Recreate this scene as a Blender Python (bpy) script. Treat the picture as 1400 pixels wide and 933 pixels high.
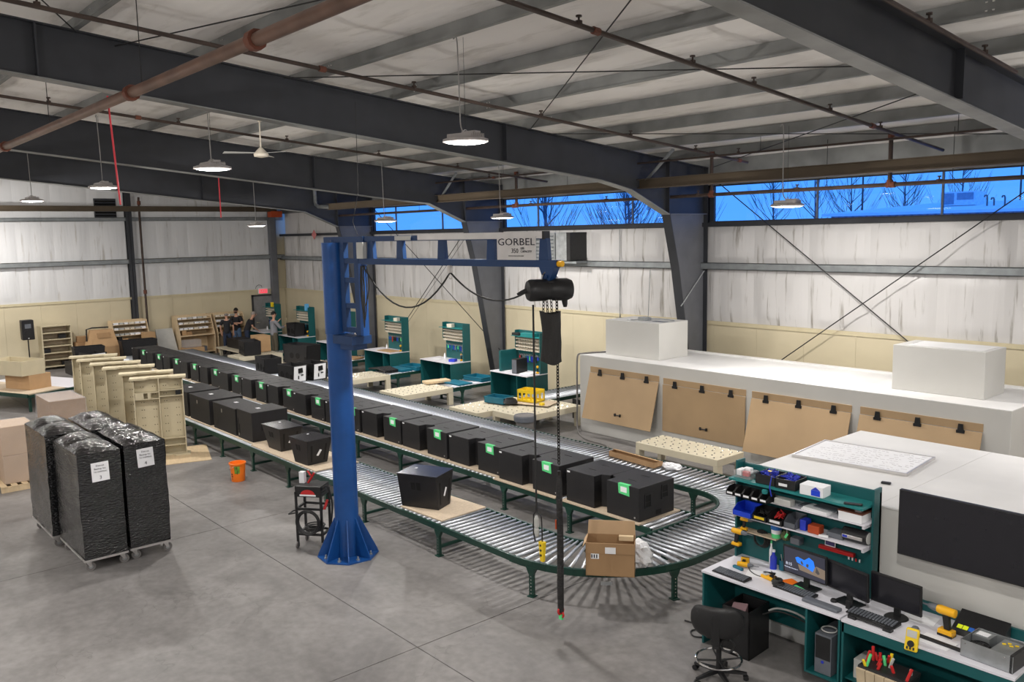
import bpy, bmesh, math, random
from mathutils import Vector, Matrix, noise
for _o in list(bpy.data.objects): bpy.data.objects.remove(_o, do_unlink=True)
random.seed(7)
C = bpy.context.scene.collection
SC = bpy.context.scene
PI = math.pi

# ------------------------------------------------------------------ camera
def cam_axes(yaw, pitch, roll):
    cy, sy, cp, sp, cr, sr = math.cos(yaw), math.sin(yaw), math.cos(pitch), math.sin(pitch), math.cos(roll), math.sin(roll)
    f = Vector((sy*cp, cy*cp, -sp)); r = Vector((cy, -sy, 0)); u = r.cross(f)
    return cr*r + sr*u, -sr*r + cr*u, f
_r, _u, _f = cam_axes(-0.859093587, 0.125311975, -0.0195129009)
cam = bpy.data.cameras.new('camera'); camo = bpy.data.objects.new('camera', cam); C.objects.link(camo)
cam.sensor_fit = 'HORIZONTAL'; cam.sensor_width = 36.0; cam.lens = 36.0*1167.5/1400.0
cam.clip_start = 0.05; cam.clip_end = 600
M4 = Matrix(((_r.x, _u.x, -_f.x, 0), (_r.y, _u.y, -_f.y, 0), (_r.z, _u.z, -_f.z, 4.7), (0, 0, 0, 1)))
camo.matrix_world = M4
SC.camera = camo

# ------------------------------------------------------------------ world: blue dusk sky
W = bpy.data.worlds.new('world'); SC.world = W; W.use_nodes = True
nt = W.node_tree; nt.nodes.clear()
wo = nt.nodes.new('ShaderNodeOutputWorld'); bg = nt.nodes.new('ShaderNodeBackground')
tc = nt.nodes.new('ShaderNodeTexCoord'); sx = nt.nodes.new('ShaderNodeSeparateXYZ'); rp = nt.nodes.new('ShaderNodeValToRGB')
nt.links.new(tc.outputs['Generated'], sx.inputs[0]); nt.links.new(sx.outputs['Z'], rp.inputs[0])
rp.color_ramp.elements[0].position = 0.0; rp.color_ramp.elements[0].color = (0.078, 0.33, 1.0, 1)
rp.color_ramp.elements[1].position = 0.30; rp.color_ramp.elements[1].color = (0.052, 0.27, 0.97, 1)
nt.links.new(rp.outputs[0], bg.inputs[0]); nt.links.new(bg.outputs[0], wo.inputs[0]); bg.inputs[1].default_value = 1.4

# ------------------------------------------------------------------ colour management
VS = SC.view_settings
VS.view_transform = 'Standard'; VS.look = 'None'; VS.gamma = 1.0; VS.use_curve_mapping = False; VS.exposure = 0.0
LAMP_W = 135.0
FILL_W = 165.0   # extra point light added under each lamp to lift ceiling and low angles

# ------------------------------------------------------------------ materials
_mats = {}
def mat(name, col, rough=0.6, metal=0.0, var=0.12, scale=6.0, bump=0.0, bscale=40.0, stretch=(1, 1, 1), spec=0.5, coat=0.0, emit=None, es=0.0, detail=3.0, alpha=1.0):
    if name in _mats: return _mats[name]
    m = bpy.data.materials.new(name); m.use_nodes = True
    n = m.node_tree; b = n.nodes['Principled BSDF']
    b.inputs['Roughness'].default_value = rough; b.inputs['Metallic'].default_value = metal
    b.inputs['Specular IOR Level'].default_value = spec; b.inputs['Coat Weight'].default_value = coat
    tcn = n.nodes.new('ShaderNodeTexCoord'); mp = n.nodes.new('ShaderNodeMapping'); mp.inputs['Scale'].default_value = stretch
    n.links.new(tcn.outputs['Object'], mp.inputs[0])
    no = n.nodes.new('ShaderNodeTexNoise'); no.inputs['Scale'].default_value = scale; no.inputs['Detail'].default_value = detail
    n.links.new(mp.outputs[0], no.inputs['Vector'])
    cr = n.nodes.new('ShaderNodeValToRGB')
    lo = tuple(max(0, c*(1-var)) for c in col); hi = tuple(min(1, c*(1+var)) for c in col)
    cr.color_ramp.elements[0].position = 0.3; cr.color_ramp.elements[0].color = (*lo, 1)
    cr.color_ramp.elements[1].position = 0.7; cr.color_ramp.elements[1].color = (*hi, 1)
    n.links.new(no.outputs['Fac'], cr.inputs[0]); n.links.new(cr.outputs[0], b.inputs['Base Color'])
    if bump > 0:
        bn = n.nodes.new('ShaderNodeTexNoise'); bn.inputs['Scale'].default_value = bscale; bn.inputs['Detail'].default_value = 2.0
        n.links.new(mp.outputs[0], bn.inputs['Vector'])
        bu = n.nodes.new('ShaderNodeBump'); bu.inputs['Strength'].default_value = bump; bu.inputs['Distance'].default_value = 0.02
        n.links.new(bn.outputs['Fac'], bu.inputs['Height']); n.links.new(bu.outputs[0], b.inputs['Normal'])
    if emit:
        b.inputs['Emission Color'].default_value = (*emit, 1); b.inputs['Emission Strength'].default_value = es
    if alpha < 1: b.inputs['Alpha'].default_value = alpha
    _mats[name] = m
    return m
def s2l(r, g, b): return tuple((c/255/12.92 if c/255 <= .04045 else ((c/255+.055)/1.055)**2.4) for c in (r, g, b))

M = {}
M['teal'] = mat('teal_paint', (0.006, 0.085, 0.090), 0.45, var=0.08, scale=3)
M['teal_light'] = mat('teal_shelf_paint', (0.015, 0.18, 0.18), 0.4, var=0.06)
M['green'] = mat('dark_green_paint', (0.006, 0.036, 0.025), 0.4, var=0.15, scale=12)
M['roller'] = mat('zinc_steel', (0.66, 0.69, 0.74), 0.47, metal=1.0, var=0.1, scale=25)
M['galv'] = mat('galvanised_steel', (0.42, 0.44, 0.45), 0.42, metal=0.8, var=0.15, scale=9)
M['girt'] = mat('girt_steel', (0.30, 0.32, 0.33), 0.45, metal=0.5, var=0.15, scale=5)
M['purlin'] = mat('purlin_steel', (0.24, 0.245, 0.24), 0.5, metal=0.3, var=0.25, scale=1.5)
M['frame'] = mat('charcoal_primer', (0.034, 0.036, 0.042), 0.5, var=0.12, scale=2.5)
M['column'] = mat('column_primer', (0.13, 0.135, 0.15), 0.5, var=0.12, scale=2.5)
M['wain'] = mat('beige_metal_panel', (0.585, 0.515, 0.365), 0.45, var=0.035, scale=1.5)
M['trim'] = mat('beige_trim', (0.56, 0.49, 0.33), 0.45, var=0.04)
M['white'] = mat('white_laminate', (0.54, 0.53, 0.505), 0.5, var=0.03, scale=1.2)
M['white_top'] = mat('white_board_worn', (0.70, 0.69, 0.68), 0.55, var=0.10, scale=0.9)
M['desktop'] = mat('pale_grey_laminate', (0.66, 0.65, 0.70), 0.35, var=0.04)
M['mdf'] = mat('brown_hardboard', (0.385, 0.265, 0.15), 0.6, var=0.07, scale=1.3)
M['board'] = mat('particleboard', (0.52, 0.42, 0.31), 0.7, var=0.10, scale=30)
M['ply'] = mat('birch_plywood', (0.60, 0.46, 0.29), 0.6, var=0.08, scale=3, stretch=(1, 6, 1))
M['beige'] = mat('beige_painted_wood', (0.52, 0.455, 0.315), 0.6, var=0.05, scale=3)
M['beige_metal'] = mat('cream_table_paint', (0.58, 0.525, 0.40), 0.4, var=0.05, scale=3)
M['black'] = mat('black_textured_paint', (0.011, 0.0105, 0.012), 0.5, var=0.2, scale=5, bump=0.25, bscale=160)
M['black_pl'] = mat('black_plastic', (0.012, 0.012, 0.013), 0.42, var=0.2, scale=9)
M['black_deep'] = mat('black_void', (0.004, 0.004, 0.004), 0.8, var=0.1)
M['rubber'] = mat('grey_rubber', (0.16, 0.15, 0.145), 0.7, var=0.15)
M['screen'] = mat('dark_screen', (0.012, 0.012, 0.016), 0.22, var=0.1)
M['blue'] = mat('jib_blue_paint', (0.008, 0.060, 0.225), 0.33, var=0.12, scale=4)
M['blue_dark'] = mat('jib_arm_blue', (0.006, 0.032, 0.105), 0.4, var=0.1, scale=4)
M['film'] = mat('black_stretch_film', (0.007, 0.007, 0.008), 0.13, var=0.35, scale=5, bump=1.0, bscale=10, stretch=(1.5, 1.5, 4.5), spec=0.9)
M['film_clear'] = mat('hazy_stretch_film', (0.55, 0.53, 0.54), 0.3, var=0.06, scale=8, bump=0.6, bscale=14, alpha=0.28)
M['card'] = mat('corrugated_cardboard', (0.43, 0.27, 0.14), 0.75, var=0.06, scale=4)
M['card_dark'] = mat('brown_cardboard', (0.33, 0.20, 0.10), 0.75, var=0.06, scale=4)
M['card_in'] = mat('cardboard_inner', (0.50, 0.34, 0.20), 0.75, var=0.05, scale=4)
M['paper'] = mat('white_paper', (0.80, 0.80, 0.82), 0.6, var=0.02)
M['ink'] = mat('black_ink', (0.02, 0.02, 0.03), 0.6, var=0.1)
M['green_tape'] = mat('green_masking_tape', (0.10, 0.62, 0.22), 0.6, var=0.08)
M['orange'] = mat('orange_plastic', (0.85, 0.18, 0.01), 0.4, var=0.05)
M['yellow'] = mat('yellow_plastic', (0.80, 0.56, 0.02), 0.4, var=0.06)
M['tool_yellow'] = mat('tool_yellow', (0.78, 0.40, 0.01), 0.4, var=0.06)
M['red'] = mat('red_paint', (0.50, 0.02, 0.02), 0.45, var=0.1)
M['rust'] = mat('rust_pipe_paint', (0.13, 0.045, 0.028), 0.55, var=0.2, scale=12)
M['pipe'] = mat('brown_black_pipe', (0.050, 0.034, 0.028), 0.5, var=0.25, scale=4)
M['pipe_big'] = mat('brown_main_pipe', (0.13, 0.075, 0.055), 0.45, var=0.3, scale=2.5)
M['beam'] = mat('brown_steel_beam', (0.085, 0.065, 0.045), 0.55, var=0.12, scale=2)
M['pink'] = mat('red_rod', (0.65, 0.06, 0.08), 0.5, var=0.05)
M['wire'] = mat('dark_wire', (0.02, 0.02, 0.02), 0.6, var=0.1)
M['cord'] = mat('grey_cord', (0.30, 0.29, 0.28), 0.6, var=0.1)
M['alu'] = mat('brushed_aluminium', (0.70, 0.68, 0.67), 0.3, metal=0.9, var=0.05)
M['chrome'] = mat('chrome', (0.8, 0.8, 0.8), 0.12, metal=1.0, var=0.03)
M['lamp_body'] = mat('lamp_housing', (0.45, 0.42, 0.41), 0.4, metal=0.4, var=0.05)
M['lens'] = mat('led_lens', (0.9, 0.9, 0.9), 0.4, emit=(1.0, 0.96, 0.93), es=14.0)
M['grey_pl'] = mat('grey_plastic', (0.12, 0.13, 0.15), 0.5, var=0.1)
M['grey_lt'] = mat('light_grey_plastic', (0.45, 0.45, 0.43), 0.5, var=0.06)
M['bin'] = mat('ivory_bin_plastic', (0.66, 0.60, 0.50), 0.5, var=0.06)
M['bin_blue'] = mat('blue_bin_plastic', (0.01, 0.05, 0.55), 0.4, var=0.06)
M['tote'] = mat('teal_tote_plastic', (0.01, 0.13, 0.20), 0.4, var=0.1)
M['cable_blue'] = mat('blue_cable', (0.02, 0.04, 0.45), 0.45, var=0.2)
M['skin'] = mat('skin', (0.55, 0.30, 0.21), 0.55, var=0.05)
M['skin_d'] = mat('tanned_skin', (0.36, 0.18, 0.12), 0.55, var=0.05)
M['shirt_black'] = mat('black_cotton', (0.018, 0.018, 0.022), 0.85, var=0.2)
M['shirt_grey'] = mat('grey_cotton', (0.22, 0.22, 0.24), 0.85, var=0.1)
M['pants'] = mat('olive_trousers', (0.10, 0.085, 0.06), 0.85, var=0.1)
M['jeans'] = mat('dark_denim', (0.02, 0.03, 0.06), 0.85, var=0.15)
M['jeans_l'] = mat('blue_denim', (0.10, 0.16, 0.27), 0.85, var=0.15)
M['hair'] = mat('dark_hair', (0.015, 0.012, 0.01), 0.7, var=0.2)
M['hair_g'] = mat('grey_hair', (0.25, 0.22, 0.2), 0.7, var=0.2)
M['chain'] = mat('black_chain', (0.03, 0.028, 0.026), 0.4, metal=0.6, var=0.2)
M['orange_steel'] = mat('orange_steel', (0.40, 0.06, 0.015), 0.5, var=0.1)

def concrete_mat():
    m = bpy.data.materials.new('polished_concrete'); m.use_nodes = True; n = m.node_tree; b = n.nodes['Principled BSDF']
    tcn = n.nodes.new('ShaderNodeTexCoord')
    g = n.nodes.new('ShaderNodeNewGeometry')
    a = n.nodes.new('ShaderNodeTexNoise'); a.inputs['Scale'].default_value = 0.7; a.inputs['Detail'].default_value = 8; a.inputs['Roughness'].default_value = 0.62; a.inputs['Distortion'].default_value = 1.2
    n.links.new(g.outputs['Position'], a.inputs['Vector'])
    c = n.nodes.new('ShaderNodeValToRGB')
    c.color_ramp.elements[0].position = 0.28; c.color_ramp.elements[0].color = (0.122, 0.115, 0.112, 1)
    c.color_ramp.elements[1].position = 0.72; c.color_ramp.elements[1].color = (0.245, 0.233, 0.227, 1)
    n.links.new(a.outputs['Fac'], c.inputs[0])
    d = n.nodes.new('ShaderNodeTexNoise'); d.inputs['Scale'].default_value = 9; d.inputs['Detail'].default_value = 6
    n.links.new(g.outputs['Position'], d.inputs['Vector'])
    mx = n.nodes.new('ShaderNodeMix'); mx.data_type = 'RGBA'; mx.blend_type = 'OVERLAY'; mx.inputs[0].default_value = 0.3
    n.links.new(c.outputs[0], mx.inputs[6]); n.links.new(d.outputs['Fac'], mx.inputs[7])
    v = n.nodes.new('ShaderNodeTexVoronoi'); v.feature = 'DISTANCE_TO_EDGE'; v.inputs['Scale'].default_value = 0.33
    ws = n.nodes.new('ShaderNodeTexNoise'); ws.inputs['Scale'].default_value = 1.6; ws.inputs['Detail'].default_value = 4
    n.links.new(g.outputs['Position'], ws.inputs['Vector'])
    vm = n.nodes.new('ShaderNodeVectorMath'); vm.operation = 'ADD'
    n.links.new(g.outputs['Position'], vm.inputs[0]); n.links.new(ws.outputs['Color'], vm.inputs[1]); n.links.new(vm.outputs[0], v.inputs['Vector'])
    lt = n.nodes.new('ShaderNodeMapRange'); lt.inputs[1].default_value = 0.0; lt.inputs[2].default_value = 0.0035; lt.inputs[3].default_value = 0.8; lt.inputs[4].default_value = 1.0
    n.links.new(v.outputs['Distance'], lt.inputs[0])
    m2 = n.nodes.new('ShaderNodeMix'); m2.data_type = 'RGBA'; m2.blend_type = 'MULTIPLY'; m2.inputs[0].default_value = 1.0
    n.links.new(mx.outputs[2], m2.inputs[6]); n.links.new(lt.outputs[0], m2.inputs[7])
    n.links.new(m2.outputs[2], b.inputs['Base Color'])
    rr = n.nodes.new('ShaderNodeMapRange'); rr.inputs[3].default_value = 0.32; rr.inputs[4].default_value = 0.55
    n.links.new(a.outputs['Fac'], rr.inputs[0]); n.links.new(rr.outputs[0], b.inputs['Roughness'])
    b.inputs['Specular IOR Level'].default_value = 0.35
    return m
M['concrete'] = concrete_mat()

def insul_mat(name, base, stain, axis, sc=3.0, amount=0.5):
    # vinyl faced insulation with run-down streaks that hang vertically (axis: horizontal stretch)
    m = bpy.data.materials.new(name); m.use_nodes = True; n = m.node_tree; b = n.nodes['Principled BSDF']
    g = n.nodes.new('ShaderNodeNewGeometry'); mp = n.nodes.new('ShaderNodeMapping'); mp.inputs['Scale'].default_value = axis
    n.links.new(g.outputs['Position'], mp.inputs[0])
    a = n.nodes.new('ShaderNodeTexNoise'); a.inputs['Scale'].default_value = sc; a.inputs['Detail'].default_value = 6; a.inputs['Roughness'].default_value = 0.6
    n.links.new(mp.outputs[0], a.inputs['Vector'])
    c = n.nodes.new('ShaderNodeValToRGB'); c.color_ramp.elements[0].position = 0.30; c.color_ramp.elements[0].color = (*stain, 1)
    c.color_ramp.elements[1].position = 0.30+0.4*(1-amount)+0.05; c.color_ramp.elements[1].color = (*base, 1)
    n.links.new(a.outputs['Fac'], c.inputs[0]); n.links.new(c.outputs[0], b.inputs['Base Color'])
    w = n.nodes.new('ShaderNodeTexNoise'); w.inputs['Scale'].default_value = sc*0.8; w.inputs['Detail'].default_value = 2
    n.links.new(mp.outputs[0], w.inputs['Vector'])
    bu = n.nodes.new('ShaderNodeBump'); bu.inputs['Strength'].default_value = 0.5; bu.inputs['Distance'].default_value = 0.04
    n.links.new(w.outputs['Fac'], bu.inputs['Height']); n.links.new(bu.outputs[0], b.inputs['Normal'])
    b.inputs['Roughness'].default_value = 0.38; b.inputs['Specular IOR Level'].default_value = 0.5
    return m
M['insul_wall'] = insul_mat('vinyl_insulation_stained', (0.58, 0.565, 0.56), (0.25, 0.23, 0.20), (2.6, 1, 0.18), 3.0, 0.80)
M['insul_left'] = insul_mat('vinyl_insulation_wall', (0.64, 0.64, 0.65), (0.46, 0.44, 0.42), (1, 2.0, 0.2), 3.0, 0.85)
M['insul_roof'] = insul_mat('vinyl_insulation_roof', (0.82, 0.79, 0.76), (0.62, 0.59, 0.55), (0.35, 1.6, 1), 2.2, 0.7)

def glass_mat():
    m = bpy.data.materials.new('window_glass'); m.use_nodes = True; n = m.node_tree; n.nodes.clear()
    o = n.nodes.new('ShaderNodeOutputMaterial'); t = n.nodes.new('ShaderNodeBsdfTransparent'); t.inputs[0].default_value = (0.96, 0.98, 1, 1)
    g = n.nodes.new('ShaderNodeBsdfGlossy'); g.inputs['Roughness'].default_value = 0.03
    f = n.nodes.new('ShaderNodeFresnel'); f.inputs[0].default_value = 1.45
    nz = n.nodes.new('ShaderNodeTexNoise'); nz.inputs['Scale'].default_value = 0.6
    bu = n.nodes.new('ShaderNodeBump'); bu.inputs['Strength'].default_value = 0.03; n.links.new(nz.outputs['Fac'], bu.inputs['Height']); n.links.new(bu.outputs[0], g.inputs['Normal'])
    ge = n.nodes.new('ShaderNodeNewGeometry'); mm = n.nodes.new('ShaderNodeMath'); mm.operation = 'MULTIPLY_ADD'; mm.inputs[1].default_value = -1; mm.inputs[2].default_value = 1
    n.links.new(ge.outputs['Backfacing'], mm.inputs[0]); m3 = n.nodes.new('ShaderNodeMath'); m3.operation = 'MULTIPLY'; n.links.new(mm.outputs[0], m3.inputs[0]); n.links.new(f.outputs[0], m3.inputs[1])
    x = n.nodes.new('ShaderNodeMixShader'); n.links.new(m3.outputs[0], x.inputs[0]); n.links.new(t.outputs[0], x.inputs[1]); n.links.new(g.outputs[0], x.inputs[2]); n.links.new(x.outputs[0], o.inputs[0])
    return m
M['glass'] = glass_mat()
M['insul_roof'].node_tree.nodes['Principled BSDF'].inputs['Roughness'].default_value = 0.62
M['insul_roof'].node_tree.nodes['Principled BSDF'].inputs['Specular IOR Level'].default_value = 0.25

# ------------------------------------------------------------------ mesh builder
class MB:
    def __init__(s): s.v = []; s.f = []; s.mi = []; s.m = 0; s.T = None
    def _add(s, vs, fs):
        o = len(s.v)
        if s.T is not None: vs = [tuple(s.T @ Vector(p)) for p in vs]
        s.v.extend([tuple(p) for p in vs]); s.f.extend([tuple(i+o for i in f) for f in fs]); s.mi.extend([s.m]*len(fs)); return s
    def box(s, x0, x1, y0, y1, z0, z1):
        if x0 > x1: x0, x1 = x1, x0
        if y0 > y1: y0, y1 = y1, y0
        if z0 > z1: z0, z1 = z1, z0
        return s._add([(x0, y0, z0), (x1, y0, z0), (x1, y1, z0), (x0, y1, z0), (x0, y0, z1), (x1, y0, z1), (x1, y1, z1), (x0, y1, z1)],
            [(0, 3, 2, 1), (4, 5, 6, 7), (0, 1, 5, 4), (1, 2, 6, 5), (2, 3, 7, 6), (3, 0, 4, 7)])
    def cbox(s, c, d, R=None):
        hx, hy, hz = d[0]/2, d[1]/2, d[2]/2
        vs = [Vector((a*hx, b*hy, e*hz)) for e in (-1, 1) for a, b in ((-1, -1), (1, -1), (1, 1), (-1, 1))]
        if R is not None: vs = [R @ p for p in vs]
        vs = [p + Vector(c) for p in vs]
        return s._add(vs, [(0, 3, 2, 1), (4, 5, 6, 7), (0, 1, 5, 4), (1, 2, 6, 5), (2, 3, 7, 6), (3, 0, 4, 7)])
    def hexa(s, b, t):   # bottom quad, top quad (ccw from above)
        return s._add(list(b)+list(t), [(0, 3, 2, 1), (4, 5, 6, 7), (0, 1, 5, 4), (1, 2, 6, 5), (2, 3, 7, 6), (3, 0, 4, 7)])
    def prism(s, poly, z0, z1, ax='z'):
        n = len(poly)
        def P(a, b, h):
            return (a, b, h) if ax == 'z' else ((a, h, b) if ax == 'y' else (h, a, b))
        vs = [P(a, b, z0) for a, b in poly]+[P(a, b, z1) for a, b in poly]
        fs = [tuple(range(n-1, -1, -1)), tuple(range(n, 2*n))]+[(i, (i+1) % n, n+(i+1) % n, n+i) for i in range(n)]
        return s._add(vs, fs)
    def cyl(s, p0, p1, r0, r1=None, n=10, caps=True):
        p0, p1 = Vector(p0), Vector(p1); r1 = r0 if r1 is None else r1
        d = (p1-p0).normalized(); a = Vector((0, 0, 1)) if abs(d.z) < .9 else Vector((1, 0, 0))
        x = d.cross(a).normalized(); y = d.cross(x)
        vs = [p0+(x*math.cos(2*PI*i/n)+y*math.sin(2*PI*i/n))*r0 for i in range(n)]+[p1+(x*math.cos(2*PI*i/n)+y*math.sin(2*PI*i/n))*r1 for i in range(n)]
        fs = [(i, (i+1) % n, n+(i+1) % n, n+i) for i in range(n)]
        if caps: fs += [tuple(range(n-1, -1, -1)), tuple(range(n, 2*n))]
        return s._add(vs, fs)
    def tube(s, pts, r, n=6, rs=None):
        pts = [Vector(p) for p in pts]; k = len(pts); vs = []; px = None
        for i, p in enumerate(pts):
            d = (pts[min(i+1, k-1)]-pts[max(i-1, 0)]).normalized()
            if px is None:
                a = Vector((0, 0, 1)) if abs(d.z) < .9 else Vector((1, 0, 0)); px = d.cross(a).normalized()
            else:
                px = (px-d*px.dot(d)); px = px.normalized() if px.length > 1e-6 else d.orthogonal().normalized()
            y = d.cross(px); rr = rs[i] if rs else r
            vs += [p+(px*math.cos(2*PI*j/n)+y*math.sin(2*PI*j/n))*rr for j in range(n)]
        fs = [(i*n+j, i*n+(j+1) % n, (i+1)*n+(j+1) % n, (i+1)*n+j) for i in range(k-1) for j in range(n)]
        fs += [tuple(range(n-1, -1, -1)), tuple(range((k-1)*n, k*n))]
        return s._add(vs, fs)
    def lathe(s, prof, n=16, c=(0, 0, 0), ax='z', caps=True):
        vs = []
        for r, h in prof:
            for j in range(n):
                a, b = r*math.cos(2*PI*j/n), r*math.sin(2*PI*j/n)
                vs.append((c[0]+a, c[1]+b, c[2]+h) if ax == 'z' else ((c[0]+h, c[1]+a, c[2]+b) if ax == 'x' else (c[0]+a, c[1]+h, c[2]-b)))
        k = len(prof)
        fs = [(i*n+j, i*n+(j+1) % n, (i+1)*n+(j+1) % n, (i+1)*n+j) for i in range(k-1) for j in range(n)]
        if caps: fs += [tuple(range(n-1, -1, -1)), tuple(range((k-1)*n, k*n))]
        return s._add(vs, fs)
    def cable(s, pts, r, n=6, k=6):   # smooth cable through the points (Catmull-Rom)
        p = [Vector(q) for q in pts]; out = []
        for i in range(len(p)-1):
            a, b_, c, d = p[max(i-1, 0)], p[i], p[i+1], p[min(i+2, len(p)-1)]
            for j in range(k):
                t = j/k; out.append(.5*((2*b_)+(c-a)*t+(2*a-5*b_+4*c-d)*t*t+(3*b_-a-3*c+d)*t**3))
        out.append(p[-1]); return s.tube(out, r, n)
    def torus(s, c, R, r, n=20, k=6, ax='z', a0=0, a1=2*PI):
        full = abs(a1-a0-2*PI) < 1e-6
        pts = []
        for i in range(n+(0 if full else 1)):
            a = a0+(a1-a0)*i/n; x, y = R*math.cos(a), R*math.sin(a)
            pts.append((c[0]+x, c[1]+y, c[2]) if ax == 'z' else ((c[0], c[1]+x, c[2]+y) if ax == 'x' else (c[0]+x, c[1], c[2]+y)))
        if full: pts.append(pts[0])
        return s.tube(pts, r, k)
    def quad(s, *p): return s._add(p, [tuple(range(len(p)))])
    def grid(s, fn, nu, nv):
        vs = [fn(i/nu, j/nv) for j in range(nv+1) for i in range(nu+1)]
        fs = [(j*(nu+1)+i, j*(nu+1)+i+1, (j+1)*(nu+1)+i+1, (j+1)*(nu+1)+i) for j in range(nv) for i in range(nu)]
        return s._add(vs, fs)
    def mesh(s, name, mats, smooth=False):
        me = bpy.data.meshes.new(name); me.from_pydata(s.v, [], s.f)
        if not isinstance(mats, (list, tuple)): mats = [mats]
        for m in mats: me.materials.append(M[m] if isinstance(m, str) else m)
        me.polygons.foreach_set('material_index', s.mi)
        if smooth: me.polygons.foreach_set('use_smooth', [True]*len(s.f))
        me.update(); return me
    def build(s, name, mats, parent=None, smooth=False, bevel=0, loc=None):
        o = bpy.data.objects.new(name, s.mesh(name, mats, smooth)); C.objects.link(o)
        if parent is not None: o.parent = parent
        if loc is not None: o.location = loc
        if bevel > 0:
            bv = o.modifiers.new('bevel', 'BEVEL'); bv.width = bevel; bv.segments = 2; bv.limit_method = 'ANGLE'
        if smooth:
            md = o.modifiers.new('edge_split', 'EDGE_SPLIT'); md.split_angle = math.radians(40)
        return o
def tag(o, label, cat=None, group=None, kind=None):
    if label: o['label'] = label
    if cat: o['category'] = cat
    if group: o['group'] = group
    if kind: o['kind'] = kind
    return o
def thing(name, label, cat, loc=(0, 0, 0), rz=0.0, group=None, kind=None):
    o = bpy.data.objects.new(name, None); C.objects.link(o); o.location = loc; o.rotation_euler = (0, 0, rz); o.empty_display_size = 0.1
    return tag(o, label, cat, group, kind)
def inst(name, me, parent, loc=(0, 0, 0), rot=(0, 0, 0)):
    o = bpy.data.objects.new(name, me); C.objects.link(o); o.parent = parent; o.location = loc; o.rotation_euler = rot; return o
def copy_tree(o, parent=None):
    c = o.copy(); C.objects.link(c); c.parent = parent
    for ch in [q for q in KIDS.get(o.name, [])] or list(o.children): copy_tree(ch, c)
    return c
KIDS = {}
def dup(o, loc=None, rz=None, label=None, group=None):
    c = copy_tree(o)
    if loc is not None: c.location = loc
    if rz is not None: c.rotation_euler = (0, 0, rz)
    if label: c['label'] = label
    if group: c['group'] = group
    return c
def text(s, size, parent, loc, rot, m='ink', name='lettering', sx=1.0, align='CENTER', ext=0.001):
    cu = bpy.data.curves.new(name, 'FONT'); cu.body = s; cu.size = size; cu.align_x = align; cu.align_y = 'CENTER'; cu.extrude = ext; cu.resolution_u = 2
    t = bpy.data.objects.new(name, cu); C.objects.link(t)
    dg = bpy.context.evaluated_depsgraph_get(); me = bpy.data.meshes.new_from_object(t.evaluated_get(dg))
    bpy.data.objects.remove(t, do_unlink=True)
    me.materials.clear(); me.materials.append(M[m])
    o = bpy.data.objects.new(name, me); C.objects.link(o); o.parent = parent; o.location = loc; o.rotation_euler = rot; o.scale = (sx, 1, 1)
    return o
ORD = ['first', 'second', 'third', 'fourth', 'fifth', 'sixth', 'seventh', 'eighth', 'ninth', 'tenth', 'eleventh', 'twelfth', 'thirteenth', 'fourteenth', 'fifteenth', 'sixteenth']
# ================================================================== STRUCTURE
XL, YW, XR, YF = -35.75, 17.40, 8.0, -12.0
def zt(y): return 7.935-0.095*abs(y+1.0)          # top of the rafters = underside of the purlins
def struct(name, mb=None, m=None, label=None, **k):
    o = mb.build(name, m, **k) if mb else thing(name, None, None)
    o['kind'] = 'structure'
    if label: o['label'] = label
    return o
# ---- floor: concrete slabs with saw-cut joints
floor = struct('floor', MB().box(XL-.3, XR+.3, YF-.3, YW+.3, -.2, -.02), 'concrete', 'grey polished concrete floor with saw cut joints')
xs = [XL, -30.2, -24.6, -19.0, -13.4, -7.8, -2.2, 3.4, XR]; ys = [YF, -6.2, -.5, 5.2, 10.95, YW]
for i in range(len(xs)-1):
    for j in range(len(ys)-1):
        g = .006; MB().box(xs[i]+g, xs[i+1]-g, ys[j]+g, ys[j+1]-g, -.03, 0).build('concrete_slab', 'concrete', floor)

# ---- long wall with the window band
cols = [-35.6, -28.15, -20.55, -12.85, -4.48, 3.2]
wb = struct('wall_back', label='long wall: beige panels below, stained white insulation above')
MB().box(XL-.3, XR+.3, YW+.12, YW+.3, 0, 4.80).build('backing', 'wain', wb)
x = XL
while x < XR-.01:                                   # beige metal panels
    w = min(1.22, XR-x); b = MB(); b.box(x+.002, x+w-.002, YW, YW+.1, 0, 2.38)
    b.build('wainscot_panel', 'wain', wb); x += w
MB().box(XL, XR, YW-.03, YW+.1, 2.38, 2.47).build('wainscot_cap', 'trim', wb)
def pillow(x0, x1, z0, z1, seed, y=YW, amp=.085):
    b = MB(); nu, nv = 14, 16
    def fn(u, v):
        X, Z = x0+(x1-x0)*u, z0+(z1-z0)*v
        e = min(1, 5*u, 5*(1-u))*min(1, 6*v, 6*(1-v))
        k = noise.noise(Vector((X*3.1, Z*.55, seed)))*.6+noise.noise(Vector((X*9+Z*1.5, Z*1.1, seed*2.)))*.35*(v*v+.15)
        return (X, y+.02-amp*e*(.55+.75*k), Z)
    b.grid(fn, nu, nv); return b
rows = [(2.47, 3.74, 'insul_wall'), (3.90, 4.78, 'insul_wall')]
sd = 1.0
for i in range(len(cols)-1):
    x0, x1 = cols[i], cols[i+1]; n = 6; w = (x1-x0)/n
    for k in range(n):
        for z0, z1, mm in rows:
            sd += 1.37; pillow(x0+w*k, x0+w*(k+1), z0, z1, sd).build('insulation_panel', mm, wb, smooth=True)
for z, zz in ((3.74, 3.90),):
    b = MB(); b.box(XL, XR, YW-.16, YW-.0, z+.0, z+.012); b.box(XL, XR, YW-.16, YW-.148, z, zz); b.box(XL, XR, YW-.16, YW, zz-.012, zz); b.build('wall_girt', 'girt', wb)
MB().box(XL, XR, YW-.13, YW+.1, 4.77, 4.87).build('window_sill', 'frame', wb)
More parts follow.
